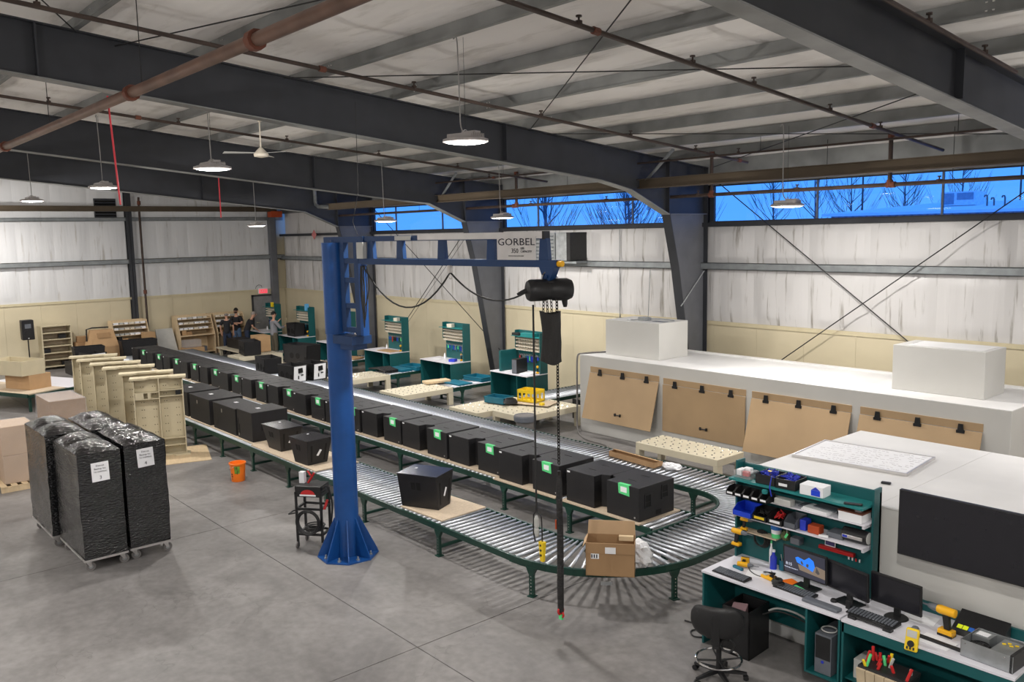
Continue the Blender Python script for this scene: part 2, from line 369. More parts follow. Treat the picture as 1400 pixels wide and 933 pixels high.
MB().box(XL, XR, YW-.02, YW+.12, 5.76, 6.6).build('eave_panel', 'purlin', wb)
MB().box(-35.4, -28.8, YW, YW+.1, 4.87, 5.76).build('upper_panel', 'insul_wall', wb)
MB().box(3.2, XR, YW, YW+.1, 4.87, 5.76).build('upper_panel', 'insul_wall', wb)
wn = 0
for x0, x1, ml in ((-28.05, -20.68, (-26.55, -23.7)), (-20.42, -12.72, (-18.9, -15.2)), (-12.62, -4.55, (-9.9, -7.25)), (-4.3, 3.1, (-1.8, .7))):
    wn += 1
    wd = struct('window_%d' % wn, label='clerestory window strip showing blue dusk sky')
    b = MB(); b.box(x0, x1, YW, YW+.07, 4.87, 4.90); b.box(x0, x1, YW, YW+.07, 5.73, 5.76); b.box(x0, x0+.03, YW, YW+.07, 4.9, 5.73); b.box(x1-.03, x1, YW, YW+.07, 4.9, 5.73)
    b.build('window_frame', 'frame', wd)
    px = [x0+.03]+list(ml)+[x1-.03]
    for m_ in ml: MB().box(m_-.018, m_+.018, YW+.01, YW+.06, 4.9, 5.73).build('mullion', 'grey_pl', wd)
    for a, c in zip(px[:-1], px[1:]): MB().box(a, c, YW+.035, YW+.041, 4.9, 5.73).build('pane', 'glass', wd)
    MB().box(x0-.15, x0, YW, YW+.1, 4.87, 5.76).build('jamb', 'frame', wd)

# ---- left wall
wl = struct('wall_left', label='far gable wall: beige panels below, white insulation above')
MB().box(XL-.3, XL-.12, YF, YW+.3, 0, 8.4).build('backing', 'wain', wl)
y = YF
while y < YW-.01:
    w = min(1.22, YW-y); b = MB(); b.box(XL-.1, XL, y+.002, y+w-.002, 0, 2.38)
    b.build('wainscot_panel', 'wain', wl); y += w
MB().box(XL-.1, XL+.03, YF, YW, 2.38, 2.47).build('wainscot_cap', 'trim', wl)
def pillow_l(y0, y1, z0, z1, seed, amp=.05):
    b = MB(); 
    def fn(u, v):
        Y = y0+(y1-y0)*u; zz1 = min(z1, zt(Y)+.15) if z1 > 7 else z1; Z = z0+(zz1-z0)*v
        e = min(1, 5*u, 5*(1-u))*min(1, 6*v, 6*(1-v)); k = noise.noise(Vector((Y*3.1, Z*.5, seed)))
        return (XL-.02+amp*e*(.6+.7*k), Y, Z)
    b.grid(fn, 8, 10); return b
yy = [YF+1.26*i for i in range(24)]
for i in range(23):
    y0 = yy[i]; y1 = min(yy[i+1], YW)
    if y1 < -3 and i % 1 == 0 and y1 < -8: continue
    for z0, z1 in ((2.47, 3.80), (3.98, 5.48), (5.62, 8.6)):
        sd += 1.1; pillow_l(y0, y1, z0, z1, sd).build('insulation_panel', 'insul_left', wl, smooth=True)
for z, zz in ((3.80, 3.97), (5.48, 5.62)):
    b = MB(); b.box(XL-.0, XL+.15, YF, YW, z, z+.012); b.box(XL+.138, XL+.15, YF, YW, z, zz); b.box(XL, XL+.15, YF, YW, zz-.012, zz); b.build('wall_girt', 'girt', wl)
for yc in (4.2, 10.85):
    b = MB(); b.box(XL+.0, XL+.02, yc-.11, yc+.11, 0, 6.9); b.box(XL+.22, XL+.24, yc-.11, yc+.11, 0, 6.9); b.box(XL, XL+.24, yc-.008, yc+.008, 0, 6.9); b.build('column', 'frame', wl)
MB().box(XL+.0, XL+.26, 16.72, 17.0, 0, 6.2).build('corner_column', 'column', wl, bevel=.01)
b = MB(); b.box(XL+.02, XL+.10, 9.65, 10.44, 5.62, 6.35); b.m = 1
for k in range(6): b.cbox((XL+.12, 10.04, 5.7+k*.11), (.10, .74, .012), Matrix.Rotation(.6, 3, 'Y'))
b.build('louver', ['frame', 'black_deep'], wl)
b = MB(); b.box(XL+.5, XL+.8, -6, 16.9, 6.02, 6.04); b.box(XL+.5, XL+.8, -6, 16.9, 5.84, 5.86); b.box(XL+.64, XL+.66, -6, 16.9, 5.85, 6.03)
o = b.build('runway_beam', 'beam'); tag(o, 'brown steel beam running along the far gable wall', 'beam')
tag(MB().box(XL+.45, XL+.85, 16.55, 17.05, 5.60, 5.86).build('beam_bracket', 'orange_steel', bevel=.01), 'orange steel bracket on top of the corner column', 'bracket')
# exit door
dr = struct('door_1', label='dark grey exit door near the corner')
b = MB(); b.box(XL, XL+.06, 15.80, 15.87, 0, 2.24); b.box(XL, XL+.06, 16.80, 16.87, 0, 2.24); b.box(XL, XL+.06, 15.80, 16.87, 2.17, 2.24); b.build('door_frame', 'frame', dr)
MB().box(XL+.0, XL+.045, 15.87, 16.80, .01, 2.17).build('door_leaf', mat('door_grey', (.22, .22, .225), .5), dr, bevel=.004); dl = bpy.data.objects['door_leaf']
b = MB(); b.cyl((XL+.05, 15.95, 1.02), (XL+.11, 15.95, 1.02), .03); b.box(XL+.08, XL+.10, 15.94, 16.08, 1.0, 1.03); b.build('door_handle', 'chrome', dl)
es = thing('exit_sign', 'red and white lit exit sign over the grey door', 'sign', (XL+.05, 16.32, 2.28))
MB().box(0, .06, -.22, .22, 0, .26).build('sign_box', 'paper', es, bevel=.01)
MB().box(.061, .065, -.19, .19, .02, .20).build('sign_face', mat('sign_face_red', (.8, .06, .09), .5, emit=(1, .06, .1), es=.8), es)
text('EXIT', .17, es, (.067, 0, .11), (PI/2, 0, PI/2), 'paper')
c_ = MB(); c_.tube([(0, -.02, .26), (.0, -.05, .36), (0, -.16, .4), (0, -.28, .34), (0, -.33, .22)], .008); c_.build('conduit', 'wire', es)

# ---- unseen sides of the hall
wr = struct('wall_right', MB().box(XR, XR+.2, YF, YW+.3, 0, 8.4), 'insul_left', 'near gable wall')
wf = struct('wall_front', MB().box(XL-.3, XR+.3, YF-.2, YF, 0, 7.4), 'insul_wall', 'long wall behind the camera')

# ---- roof: sheets of insulation between purlins
ce = struct('ceiling', label='sloped roof of white vinyl insulation over steel purlins')
pys = [-12.1, -10.5, -8.95, -7.4, -5.85, -4.25, -2.65, -1.0, .35, 1.85, 3.42, 5.15, 6.86, 8.45, 10.02, 11.55, 13.08, 14.6, 16.05, 17.55]
for i in range(len(pys)-1):
    y0, y1 = pys[i], pys[i+1]; vis = y0 > .3
    b = MB(); s0 = i*3.7
    def fn(u, v):
        X = XL-.2+(XR+.4-XL)*u; Y = y0+(y1-y0)*v
        e = math.sin(PI*v); z = zt(Y)+.205
        w = noise.noise(Vector((X*1.1+math.sin(v*3)*.5, v*1.3, s0)))*.035+noise.noise(Vector((X*3.6+1.4*e, v*1.7, s0+9)))*.018
        return (X, Y, z-.035*e+w*e)
    b.grid(fn, 190 if vis else 30, 8 if vis else 2)
    b.build('insulation_sheet', 'insul_roof', ce, smooth=True)
MB().hexa([(XL-.3, YF-.2, zt(YF)+.3), (XR+.3, YF-.2, zt(YF)+.3), (XR+.3, -1, zt(-1)+.3), (XL-.3, -1, zt(-1)+.3)], [(XL-.3, YF-.2, zt(YF)+.4), (XR+.3, YF-.2, zt(YF)+.4), (XR+.3, -1, zt(-1)+.4), (XL-.3, -1, zt(-1)+.4)]).build('roof_deck', 'galv', ce)
MB().hexa([(XL-.3, -1, zt(-1)+.3), (XR+.3, -1, zt(-1)+.3), (XR+.3, YW+.3, zt(YW)+.3), (XL-.3, YW+.3, zt(YW)+.3)], [(XL-.3, -1, zt(-1)+.4), (XR+.3, -1, zt(-1)+.4), (XR+.3, YW+.3, zt(YW)+.4), (XL-.3, YW+.3, zt(YW)+.4)]).build('roof_deck', 'galv', ce)
for y in pys[1:-1]:
    z = zt(y); b = MB()
    b.box(XL, XR, y-.004, y+.004, z, z+.2); b.box(XL, XR, y, y+.075, z+.192, z+.2); b.box(XL, XR, y-.075, y, z, z+.008); b.box(XL, XR, y-.077, y-.071, z, z+.022)
    b.m = 1
    if y > 0:
        for xc in cols[1:5]:
            for dx in (-.75, -.68, .68, .75): b.box(xc+dx-.013, xc+dx+.013, y-.008, y-.004, z+.05, z+.066).box(xc+dx-.013, xc+dx+.013, y-.008, y-.004, z+.14, z+.156)
    b.build('purlin', ['purlin', 'chrome'], ce)

# ---- portal frames (tapered column + rafter)
fn_names = ['at the far gable', 'third bay back', 'second bay back, over the far lamps', 'crossing the middle of the hall above the jib crane', 'nearest on the right, cut by the top edge', 'behind the camera on the right']
for k, xc in enumerate(cols):
    if k == 0: continue
    dep = {1: .78, 2: .80, 3: .69, 4: .60, 5: .68}[k]
    fr = thing('steel_portal_frame', 'charcoal tapered steel portal frame, '+fn_names[k], 'beam', (xc, YW, 0), group='portal frames')
    L = lambda y: y-YW
    bot = [(-1.0, zt(-1)-dep), (13.6, zt(13.6)-dep-.05), (14.58, 5.62), (15.9, 5.08)]
    # rafter web, flanges
    poly = [(L(y), z) for y, z in [(-11.5, zt(-11.5)-dep)]+bot]+[(L(17.35), 5.08), (L(17.35), zt(17.35)), (L(-1), zt(-1)), (L(-11.5), zt(-11.5))]
    b = MB(); b.prism(poly, -.006, .006, 'x')
    seg = lambda p, q, w=.24, t=.018: b.hexa([(-w/2, L(p[0]), p[1]-t), (w/2, L(p[0]), p[1]-t), (w/2, L(q[0]), q[1]-t), (-w/2, L(q[0]), q[1]-t)], [(-w/2, L(p[0]), p[1]), (w/2, L(p[0]), p[1]), (w/2, L(q[0]), q[1]), (-w/2, L(q[0]), q[1])])
    pts = [(-11.5, zt(-11.5)-dep)]+bot
    b.m = 1
    for p, q in zip(pts[:-1], pts[1:]): seg(p, q)
    b.m = 0
    seg((-11.5, zt(-11.5)), (-1, zt(-1))); seg((-1, zt(-1)), (17.35, zt(17.35)))
    for ys_ in (2.9, 10.96, 15.9):
        zb = zt(ys_)-dep if ys_ < 13 else 5.08
        b.box(-.11, .11, L(ys_)-.012, L(ys_)+.012, zb, zt(ys_))
    b.build('rafter', ['frame', 'purlin'], fr)
    # column
    b = MB(); poly = [(L(15.9), 5.08), (L(16.24), 3.84), (L(16.98), 0), (L(17.33), 0), (L(17.33), 5.08)]
    b.prism(poly, -.006, .006, 'x')
    b.m = 1
    inn = [(15.9, 5.08), (16.24, 3.84), (16.98, 0)]
    for p, q in zip(inn[:-1], inn[1:]):
        b.hexa([(-.12, L(q[0])-.01, q[1]), (.12, L(q[0])-.01, q[1]), (.12, L(q[0])+.012, q[1]), (-.12, L(q[0])+.012, q[1])], [(-.12, L(p[0])-.01, p[1]), (.12, L(p[0])-.01, p[1]), (.12, L(p[0])+.012, p[1]), (-.12, L(p[0])+.012, p[1])])
    b.box(-.12, .12, L(17.33), L(17.35), 0, zt(17.35))
    b.m = 0; b.box(-.11, .11, L(15.95), L(17.33), 5.07, 5.09)
    b.build('column', ['column', 'frame'], fr)
    MB().box(-.16, .16, L(16.93), L(17.38), 0, .02).build('base_plate', 'frame', fr)
    if k in (2, 3):
        MB().cyl((.01, L(15.0), 5.7), (1.0, L(14.9), zt(14.9)), .035, n=6).build('flange_brace', 'girt', fr)

# ---- brown runway beam along X
b = MB(); b.box(-27.0, 7.5, 14.88, 15.12, 5.64, 5.66); b.box(-27.0, 7.5, 14.99, 15.01, 5.65, 5.85); b.box(-27.0, 7.5, 14.85, 14.99, 5.835, 5.85); b.box(-27, 7.5, 14.95, 14.99, 5.66, 5.84)
tag(b.build('runway_beam', 'beam'), 'long brown steel beam in front of the window strip', 'beam')
b = MB(); b.tube([(-28.05, 15.0, 6.4), (-28.05, 15, 6.0), (-28.0, 15, 5.86), (-27.8, 15, 5.78), (-27.0, 15, 5.74)], .07, 10)
tag(b.build('conduit_elbow', 'galv', smooth=True), 'galvanised elbow pipe at the left end of the brown beam', 'pipe')

# ---- sprinkler pipes
def pipe(name, label, pts, r, m='pipe', heads=(), clamps=()):
    t = thing(name, label, 'pipe', pts[0])
    o0 = Vector(pts[0]); q = [Vector(p)-o0 for p in pts]
    MB().tube([tuple(p) for p in q], r, 10).build('pipe_run', m, t, smooth=True)
    for f in heads:
        p = q[0].lerp(q[-1], f); b = MB(); b.cyl(p, p+Vector((0, 0, .10)), .012, n=6); b.cyl(p+Vector((0, 0, .09)), p+Vector((0, 0, .11)), .035, n=8); b.cyl(p-Vector((0, 0, .0)), p+Vector((0, 0, .05)), r*1.35, n=8); b.build('sprinkler_head', 'pipe', t)
    for f in clamps:
        p = q[0].lerp(q[-1], f); d = (q[-1]-q[0]).normalized(); b = MB(); b.cyl(p-d*.05, p+d*.05, r*1.5, n=10); b.build('coupling', 'rust', t)
    return t
def hang(t, f, z1):  # hanger rod up to the purlins
    pass
def zp(y, d=.12): return zt(y)-d
pipe('sprinkler_branch', 'dark sprinkler branch pipe crossing above the big lamp', [(-10.93, 1.0, zp(1.0, .3)), (-10.93, 16.3, zp(16.3, .15))], .028, heads=[.1, .26, .43, .6, .75, .88], clamps=[.33, .98])
pipe('sprinkler_branch', 'dark sprinkler branch pipe between the two far lamps', [(-17.3, 1.0, zp(1.0, .3)), (-17.3, 16.3, zp(16.3, .2))], .028, heads=[.2, .35, .5, .65, .8, .93], clamps=[.3])
pipe('sprinkler_branch', 'dark sprinkler branch pipe with a red coupling at the top centre right', [(-7.02, 3.0, zp(3.0, .15)), (-7.02, 16.8, zp(16.8, .15))], .03, heads=[.3, .45, .55, .7, .82], clamps=[.32, .8])
pipe('sprinkler_branch', 'dark sprinkler branch pipe along the near right rafter', [(-4.17, 7.0, zp(7, .12)), (-4.17, 12.0, zp(12, .12))], .028, heads=[.5, .8])
pipe('sprinkler_branch', 'dark sprinkler branch pipe over the far left bay', [(-24.4, 1.0, zp(1.0, .3)), (-24.4, 16.3, zp(16.3, .2))], .028, heads=[.3, .5, .7])
pipe('sprinkler_main', 'thick reddish brown main pipe slanting across the top left', [(-33.0, 3.55, 6.5), (-3.5, 3.55, 6.5)], .065, 'pipe_big', clamps=[.49, .74, .86])
pipe('sprinkler_main', 'dark pipe running across the window strip', [(-28.2, 16, 5.47), (7, 16, 5.47)], .04, 'pipe', heads=[.2, .3, .38, .46, .53, .61, .66, .74], clamps=[.28, .47, .586])
pipe('cross_pipe', 'thin dark pipe hanging just under the purlins near the windows', [(-24.0, 14.9, 6.2), (-4.3, 14.9, 6.2)], .022, 'pipe', heads=[.3, .5, .7], clamps=[.31, .5])
for x_, lb in ((-7.63, 'rust coloured riser pipe in front of the right window'), (-11.65, 'rust coloured riser pipe beside the middle column'), (-18.24, 'rust coloured riser pipe in front of the middle window'), (-21.15, 'rust coloured riser pipe left of the middle window')):
    t = thing('riser_pipe', lb, 'pipe', (x_, 16, 5.47)); b = MB(); b.cyl((0, 0, 0), (0, 0, .9), .04, n=10); b.build('pipe_run', 'pipe', t, smooth=True)
    b = MB(); b.cyl((0, 0, -.05), (0, 0, .09), .058, n=10); b.cyl((0, 0, .82), (0, 0, .94), .06, n=10); b.cyl((-.07, 0, .0), (.07, 0, .0), .052, n=8); b.build('coupling', 'rust', t)
t = thing('riser_pipe', 'black riser pipe running down the far gable wall', 'pipe', (-35.3, 11.2, 0))
b = MB(); b.tube([(0, 0, 6.4), (0, -.01, 6.2), (0, .0, .95), (0, -.05, .8), (0, .2, .72), (0, .75, .7)], .045, 8); b.build('pipe_run', 'pipe', t)
b = MB(); b.cyl((0, 0, 2.6), (0, 0, 2.75), .07); b.cyl((0, 0, .9), (0, 0, 1.05), .08); b.cyl((0, 0, 6.1), (0, 0, 6.25), .07); b.build('coupling', 'rust', t)
b = MB(); b.tube([(-28.1, 13.0, 5.95), (-28.1, 13.0, 5.42), (-27.9, 13.2, 5.40), (-27.0, 15.9, 5.47)], .03, 6)
# hanger rods from purlins to main pipes
hr = 0
_cnt = {}
for (x_, y_, z0) in sorted([(-10.76, 3.55, 6.5), (-15.2, 3.55, 6.5), (-20, 3.55, 6.5), (-8.9, 16, 5.47), (-13.6, 16, 5.47), (-16.2, 16, 5.47), (-6.5, 16, 5.47), (-23, 16, 5.47), (-9.7, 14.9, 6.2), (-6.0, 14.9, 6.2), (-14.5, 14.9, 6.2), (-17.5, 14.9, 6.2)], key=lambda q: -q[0]):
    o = MB().cyl((x_, y_, z0), (x_, y_, zt(y_)+.1), .006, n=5).build('hanger_rod', 'wire')
    _cnt[y_] = _cnt.get(y_, 0)+1; tag(o, 'thin hanger rod holding the %s, %s from the right' % ({3.55: 'thick brown main pipe', 16: 'pipe across the windows', 14.9: 'thin pipe under the purlins'}[y_], ORD[_cnt[y_]-1]), 'rod', 'pipe hanger rods')
# roof bracing rods
def rod(lb, a, c, r=.009, m='wire', name='bracing_rod', cat='rod', grp=None):
    return tag(MB().cyl(a, c, r, n=6).build(name, m), lb, cat, grp)
rod('thin bracing rod crossing the roof bay near the lamp, flat one', (-12.6, 6.3, zt(6.3)-.08), (-4.6, 11.4, zt(11.4)-.08))
rod('thin bracing rod crossing the roof bay near the lamp, steep one', (-4.6, 6.0, zt(6)-.06), (-12.7, 11.5, zt(11.5)-.06))
rod('thin bracing rod near the right window, rising rightward', (-12.4, 17.0, zt(17)-.08), (-4.6, 11.9, zt(11.9)-.08))
rod('thin bracing rod near the right window, almost level', (-12.6, 11.9, zt(11.9)-.06), (-4.6, 17, zt(17)-.06))
rod('thin bracing rod at the top left, rising rightward', (-12.9, 3.9, zt(3.9)-.08), (-6.5, 5.4, zt(5.4)-.08))
rod('thin bracing rod at the top left corner', (-12.66, 3.38, zt(3.38)-.05), (-9, 1.3, zt(1.3)-.05))
# wall bracing
rod('thin wall brace rod falling rightward across the right bay', (-12.5, 17.15, 5.95), (-7.3, 17.15, 2.1), .012)
rod('thin wall brace rod rising rightward across the right bay', (-10.9, 17.12, 1.45), (-4.7, 17.12, 6.0), .012)
rod('thin wall brace rod falling rightward behind the jib crane', (-27.9, 17.15, 5.9), (-19.6, 17.15, .5), .012)
rod('thin wall brace rod rising rightward behind the jib crane', (-26.2, 17.12, 1.2), (-20.8, 17.12, 5.9), .012)
rod('pair of thin wires rising beside the jib crane brace', (-26.0, 17.1, 1.2), (-21.2, 17.1, 5.3), .006)
o = rod('red rod hanging from the roof at the left, nearer and longer', (-13.15, 3.85, 6.75), (-13.1, 3.9, 5.22), .013, 'pink', 'red_drop_rod')
o = rod('short red rod hanging from the roof farther back', (-25.6, 10.5, 6.6), (-25.6, 10.5, 5.35), .018, 'pink', 'red_drop_rod')
rod('grey conduit bent across the middle column', (-12.75, 16.35, 2.9), (-12.6, 17.05, 3.72), .013, 'galv', 'conduit', 'pipe')
t = thing('diamond_sign', 'small pink diamond sign hanging on the long wall behind the mast top', 'sign', (-32.3, 17.15, 4.81)); b = MB(); b.prism([(-.20, 0), (0, -.20), (.20, 0), (0, .20)], -.01, .01, 'y'); b.build('sign_face', mat('pink_sign', (.6, .2, .2), .5), t); MB().box(-.02, .02, .01, .25, -.02, .02).build('bracket', 'galv', t)
# unit heater / louver box on the long wall
t = thing('wall_fan_box', 'galvanised louvred air box on the wall behind the hoist', 'vent', (-17.6, 17.0, 3.92))
MB().box(-.72, .15, -.30, .38, 0, .78).build('housing', 'galv', t, bevel=.01)
b = MB()
for k in range(7): b.cbox((-.28, -.33, .08+k*.10), (.78, .06, .01), Matrix.Rotation(.7, 3, 'X'))
b.build('louvre_slats', 'girt', t)
MB().box(.17, .60, -.28, .38, 0, .78).build('side_duct', 'galv', t, bevel=.01); MB().box(.60, .74, -.28, .38, 0, .78).build('dark_strip', 'black_pl', t)  # dark strip closes the right end of the box
MB().box(-.9, .9, -.2, .38, -.08, -.02).build('support_rail', 'girt', t)
# ceiling fan
t = thing('ceiling_fan', 'cream ceiling fan with three long blades', 'fan', (-15.7, 7.3, 6.28))
MB().lathe([(.02, -.05), (.13, -.03), (.14, .02), (.08, .09), (.03, .14)], 16).build('motor', 'bin', t, smooth=True)
MB().cyl((0, 0, .12), (0, 0, .78), .013, n=8).build('down_rod', 'bin', t)
b = MB(); b.lathe([(.03, .62), (.07, .68), (.07, .78)], 12); b.build('canopy', 'bin', t)
for k in range(3):
    a = 2*PI*k/3+.35; b = MB(); b.T = Matrix.Rotation(a, 4, 'Z')
    b.hexa([(.1, -.03, .03), (.7, -.07, .015), (.7, .07, .035), (.1, .03, .04)], [(.1, -.03, .036), (.7, -.07, .021), (.7, .07, .041), (.1, .03, .046)]); b.build('fan_blade', 'grey_lt', t)

# ================================================================== LAMPS
def add_lamp(x, y, z, label, rz=0.0, seen=True, cordtop=None):
    t = thing('high_bay_lamp', label, 'lamp', (x, y, z), rz, 'high bay LED lamps')
    b = MB(); b.lathe([(.27, -.01), (.30, .0), (.30, .03), (.24, .05), (.2, .055)], 24); b.box(-.20, .20, -.14, .14, .05, .09); b.box(-.02, .20, -.06, .06, .08, .13)
    for k in range(-3, 4): b.box(-.21, .21, k*.04-.004, k*.04+.004, .05, .105)
    hs = b.build('housing', 'lamp_body', t, smooth=False)
    MB().lathe([(.001, -.022), (.18, -.022), (.265, -.008)], 24, caps=False).build('lens', 'lens', hs)
    b = MB(); b.torus((0, 0, .10), .055, .006, 10, 5, 'x', 0, PI); b.build('hook', 'chrome', t)
    zt_ = zt(y)+.05-z
    b = MB(); b.cable([(-.03, 0, .12), (-.09, .02, .22), (-.10, .02, .45), (-.10, 0, zt_-.05), (-.16, 0, zt_)], .009, 6); b.build('power_cord', 'cord', t)
    b = MB(); b.cyl((.0, 0, .15), (.0, 0, zt_), .003, n=4); b.build('hanging_wire', 'wire', t)
    l = bpy.data.lights.new('lamp_light', 'AREA'); l.shape = 'DISK'; l.size = .32; l.energy = LAMP_W; l.color = (1, .965, .915); l.spread = PI*.98
    lo = bpy.data.objects.new('lamp_light', l); C.objects.link(lo); lo.parent = t; lo.location = (0, 0, -.035)
    l = bpy.data.lights.new('lamp_fill', 'POINT'); l.shadow_soft_size = .05; l.energy = FILL_W; l.color = (1, .965, .915)  # fill added below the housing, mainly to brighten the ceiling
    lo = bpy.data.objects.new('lamp_fill', l); C.objects.link(lo); lo.parent = t; lo.location = (0, 0, -.15); lo.visible_glossy = False   # the lens mesh already gives the lamp's reflection
    return t
add_lamp(-9.0, 7.03, 5.90, 'big high bay LED lamp in front of the middle rafter', .25)
add_lamp(-14.0, 5.65, 5.85, 'high bay LED lamp left of the ceiling fan')
add_lamp(-19.9, 5.60, 5.85, 'high bay LED lamp beside the long red rod')
add_lamp(-26.8, 5.66, 5.85, 'leftmost far high bay LED lamp by the gable wall')
add_lamp(-26.2, 11.9, 5.10, 'far high bay LED lamp by the room corner')
add_lamp(-20.1, 12.85, 5.10, 'high bay LED lamp before the left window')
add_lamp(-16.75, 14.2, 5.10, 'high bay LED lamp in front of a column by the middle window')
add_lamp(-8.66, 14.2, 5.10, 'high bay LED lamp hanging before the right window', .2)
for x, y in ((-1.5, 3.3), (4.0, 6.5), (-2.0, 13.5), (4.3, 14), (-9, -1.0), (-15.5, -1.0), (-22, -1.0), (-29, -1), (-33.2, 5.6), (-33.5, -1), (-31.5, -6), (-3.5, -1.2), (3, -1.2), (-6, -7), (-14, -7), (-22, -7)):  # unseen lamps, mostly added for ambient and left wall brightness
    add_lamp(x, y, 5.85, 'unseen high bay LED lamp added outside the frame')

# ================================================================== OUTSIDE
gd = tag(MB().box(-140, 60, 19, 200, -.3, -.05).build('ground', mat('snow_ground', (.55, .6, .7), .9)), 'snowy yard outside the windows'); gd['kind'] = 'structure'
t = thing('neighbouring_building', 'low snow roofed building outside the right window', 'building', (-25, 62, 0))
MB().box(-9, 25, 0, 18, 0, 5.55).build('wall', mat('outside_wall', (.30, .34, .42), .8, var=.1, scale=.8), t)
b = MB(); 
for k in range(60): b.box(-9+k*.55, -9+k*.55+.14, -.08, 0, 4.2, 5.5)
b.build('wall_ribs', mat('outside_rib', (.2, .24, .32), .8), t)
b = MB(); b.hexa([(-9.5, -.6, 5.5), (25.6, -.6, 5.5), (25.6, 9, 5.7), (-9.5, 9, 5.7)], [(-9.5, -.6, 5.70), (25.6, -.6, 5.70), (25.6, 9, 6.45), (-5.5, 9, 6.45)])
b.build('snowy_roof', mat('snow_roof', (.95, .97, 1.0), .9, var=.06, scale=1.5), t)
for i, (x, h) in enumerate(((1.0, .70), (1.45, .5), (2.15, .62))):
    b = MB(); b.tube([(x, 3, 5.9), (x, 3, 5.95+h*.9), (x-.05, 3, 6.02+h), (x-.15, 3, 6.02+h), (x-.2, 3, 5.9+h)], .06, 8); b.build('vent_pipe', 'grey_pl', t)
b = MB(); b.box(-2.6, -.2, 4, 6, 6.1, 7.1); b.build('roof_unit', mat('roof_unit', (.8, .85, .92), .8), t); b = MB(); b.box(-2.55, -1.65, 3.97, 4, 6.2, 7.0); b.box(-1.45, -.3, 3.97, 4, 6.5, 7.0); b.build('unit_opening', mat('roof_unit_dark', (.25, .33, .45), .8), t)
def tree(x, y, h, lb, n=26, sp=1.0):
    rr = random.Random(int(x*10)); b = MB(); b.tube([(0, 0, 0), (.1, 0, h*.4), (0, 0, h*.75), (.05, 0, h)], .1, 5, rs=[.14, .09, .05, .015])
    for i in range(n):
        z = h*(.25+.7*rr.random()); a = rr.random()*2*PI; l = (h-z)*.35*sp+.8*sp; q = [(0, 0, z), (math.cos(a)*l*.5, math.sin(a)*l*.5, z+l*.5), (math.cos(a)*l*.85, math.sin(a)*l*.85, z+l*1.15)]
        b.tube(q, .03, 4, rs=[.04, .025, .008])
        for j in range(4):
            f = .3+.6*rr.random(); p = Vector(q[0]).lerp(Vector(q[2]), f); a2 = a+rr.uniform(-1.2, 1.2); m_ = l*.45
            b.tube([tuple(p), (p.x+math.cos(a2)*m_*.5, p.y+math.sin(a2)*m_*.5, p.z+m_*.9)], .015, 3, rs=[.018, .005])
    t = thing('bare_tree', lb, 'tree', (x, y, 0)); b.build('branches', mat('bark', (.10, .11, .14), .9), t)
for i, (x, y, h, lb) in enumerate(((-53, 84, 12.5, 'bare tree outside, left part of the right window'), (-48, 84, 11.5, 'bare tree outside beside the snowy roof end'), (-44, 84, 12, 'bare tree outside above the snowy roof end'), (-38.5, 84, 11, 'bare tree outside, tall one behind the snowy roof'), (-34, 86, 11.5, 'bare tree outside, just left of the roof unit'),
        (-39, 44, 7.6, 'bare tree outside, right part of the middle window'), (-47, 44, 8, 'bare spreading tree outside, left part of the middle window'), (-44, 50, 7.5, 'bare spreading tree outside, centre of the middle window'), (-50, 66, 8.5, 'small bare tree outside, left edge of the right window'))):
    tree(x, y, h, lb, 30, 1.0 if i < 5 else 1.3)
for x, y, h, lb in ((-62, 84, 12, 'utility pole outside, left edge of right window'), (-41, 80.5, 10.5, 'utility pole outside, right of the hanging lamp'), (-27.5, 84, 10.8, 'utility pole with crossarm outside, right end of window'), (-31, 92, 11.6, 'utility pole outside beyond the roof unit'), (-66, 62, 9, 'utility pole outside the left window')):
    t = thing('utility_pole', lb, 'pole', (x, y, 0)); MB().cyl((0, 0, 0), (0, 0, h), .11, .08, n=8).build('pole', mat('pole_wood', (.10, .09, .1), .9), t)
    MB().box(-.9, .9, -.05, .05, h-.6, h-.5).build('crossarm', mat('pole_wood', (.1, .1, .1), .9), t)
# ================================================================== CONVEYORS
ZR = .458; RR = .024
def rail_poly(pts, m='green', h0=.395, h1=.478, t=.035):
    b = MB()
    for (x0, y0), (x1, y1) in zip(pts[:-1], pts[1:]):
        d = Vector((x1-x0, y1-y0, 0)).normalized(); nrm = Vector((-d.y, d.x, 0))*t/2
        a, c = Vector((x0, y0, 0)), Vector((x1, y1, 0))
        q = [a-nrm, c-nrm, c+nrm, a+nrm]
        b.hexa([(p.x, p.y, h0) for p in q], [(p.x, p.y, h1) for p in q])
    return b
post_me = None
def post_mesh():
    b = MB(); b.box(-.035, .035, -.02, .02, 0.01, .36); b.box(-.05, .05, -.05, .05, 0, .012)
    b.prism([(-.035, .30), (.035, .30), (.085, .40), (-.085, .40)], -.024, .024, 'y')
    b.m = 1
    for k in range(6): b.cbox((0, -.022, .05+.045*k), (.014, .006, .014)); b.cbox((0, .022, .05+.045*k), (.014, .006, .014))
    b.m = 0
    return b.mesh('support_post', ['green', 'chrome'])
post_me = post_mesh()
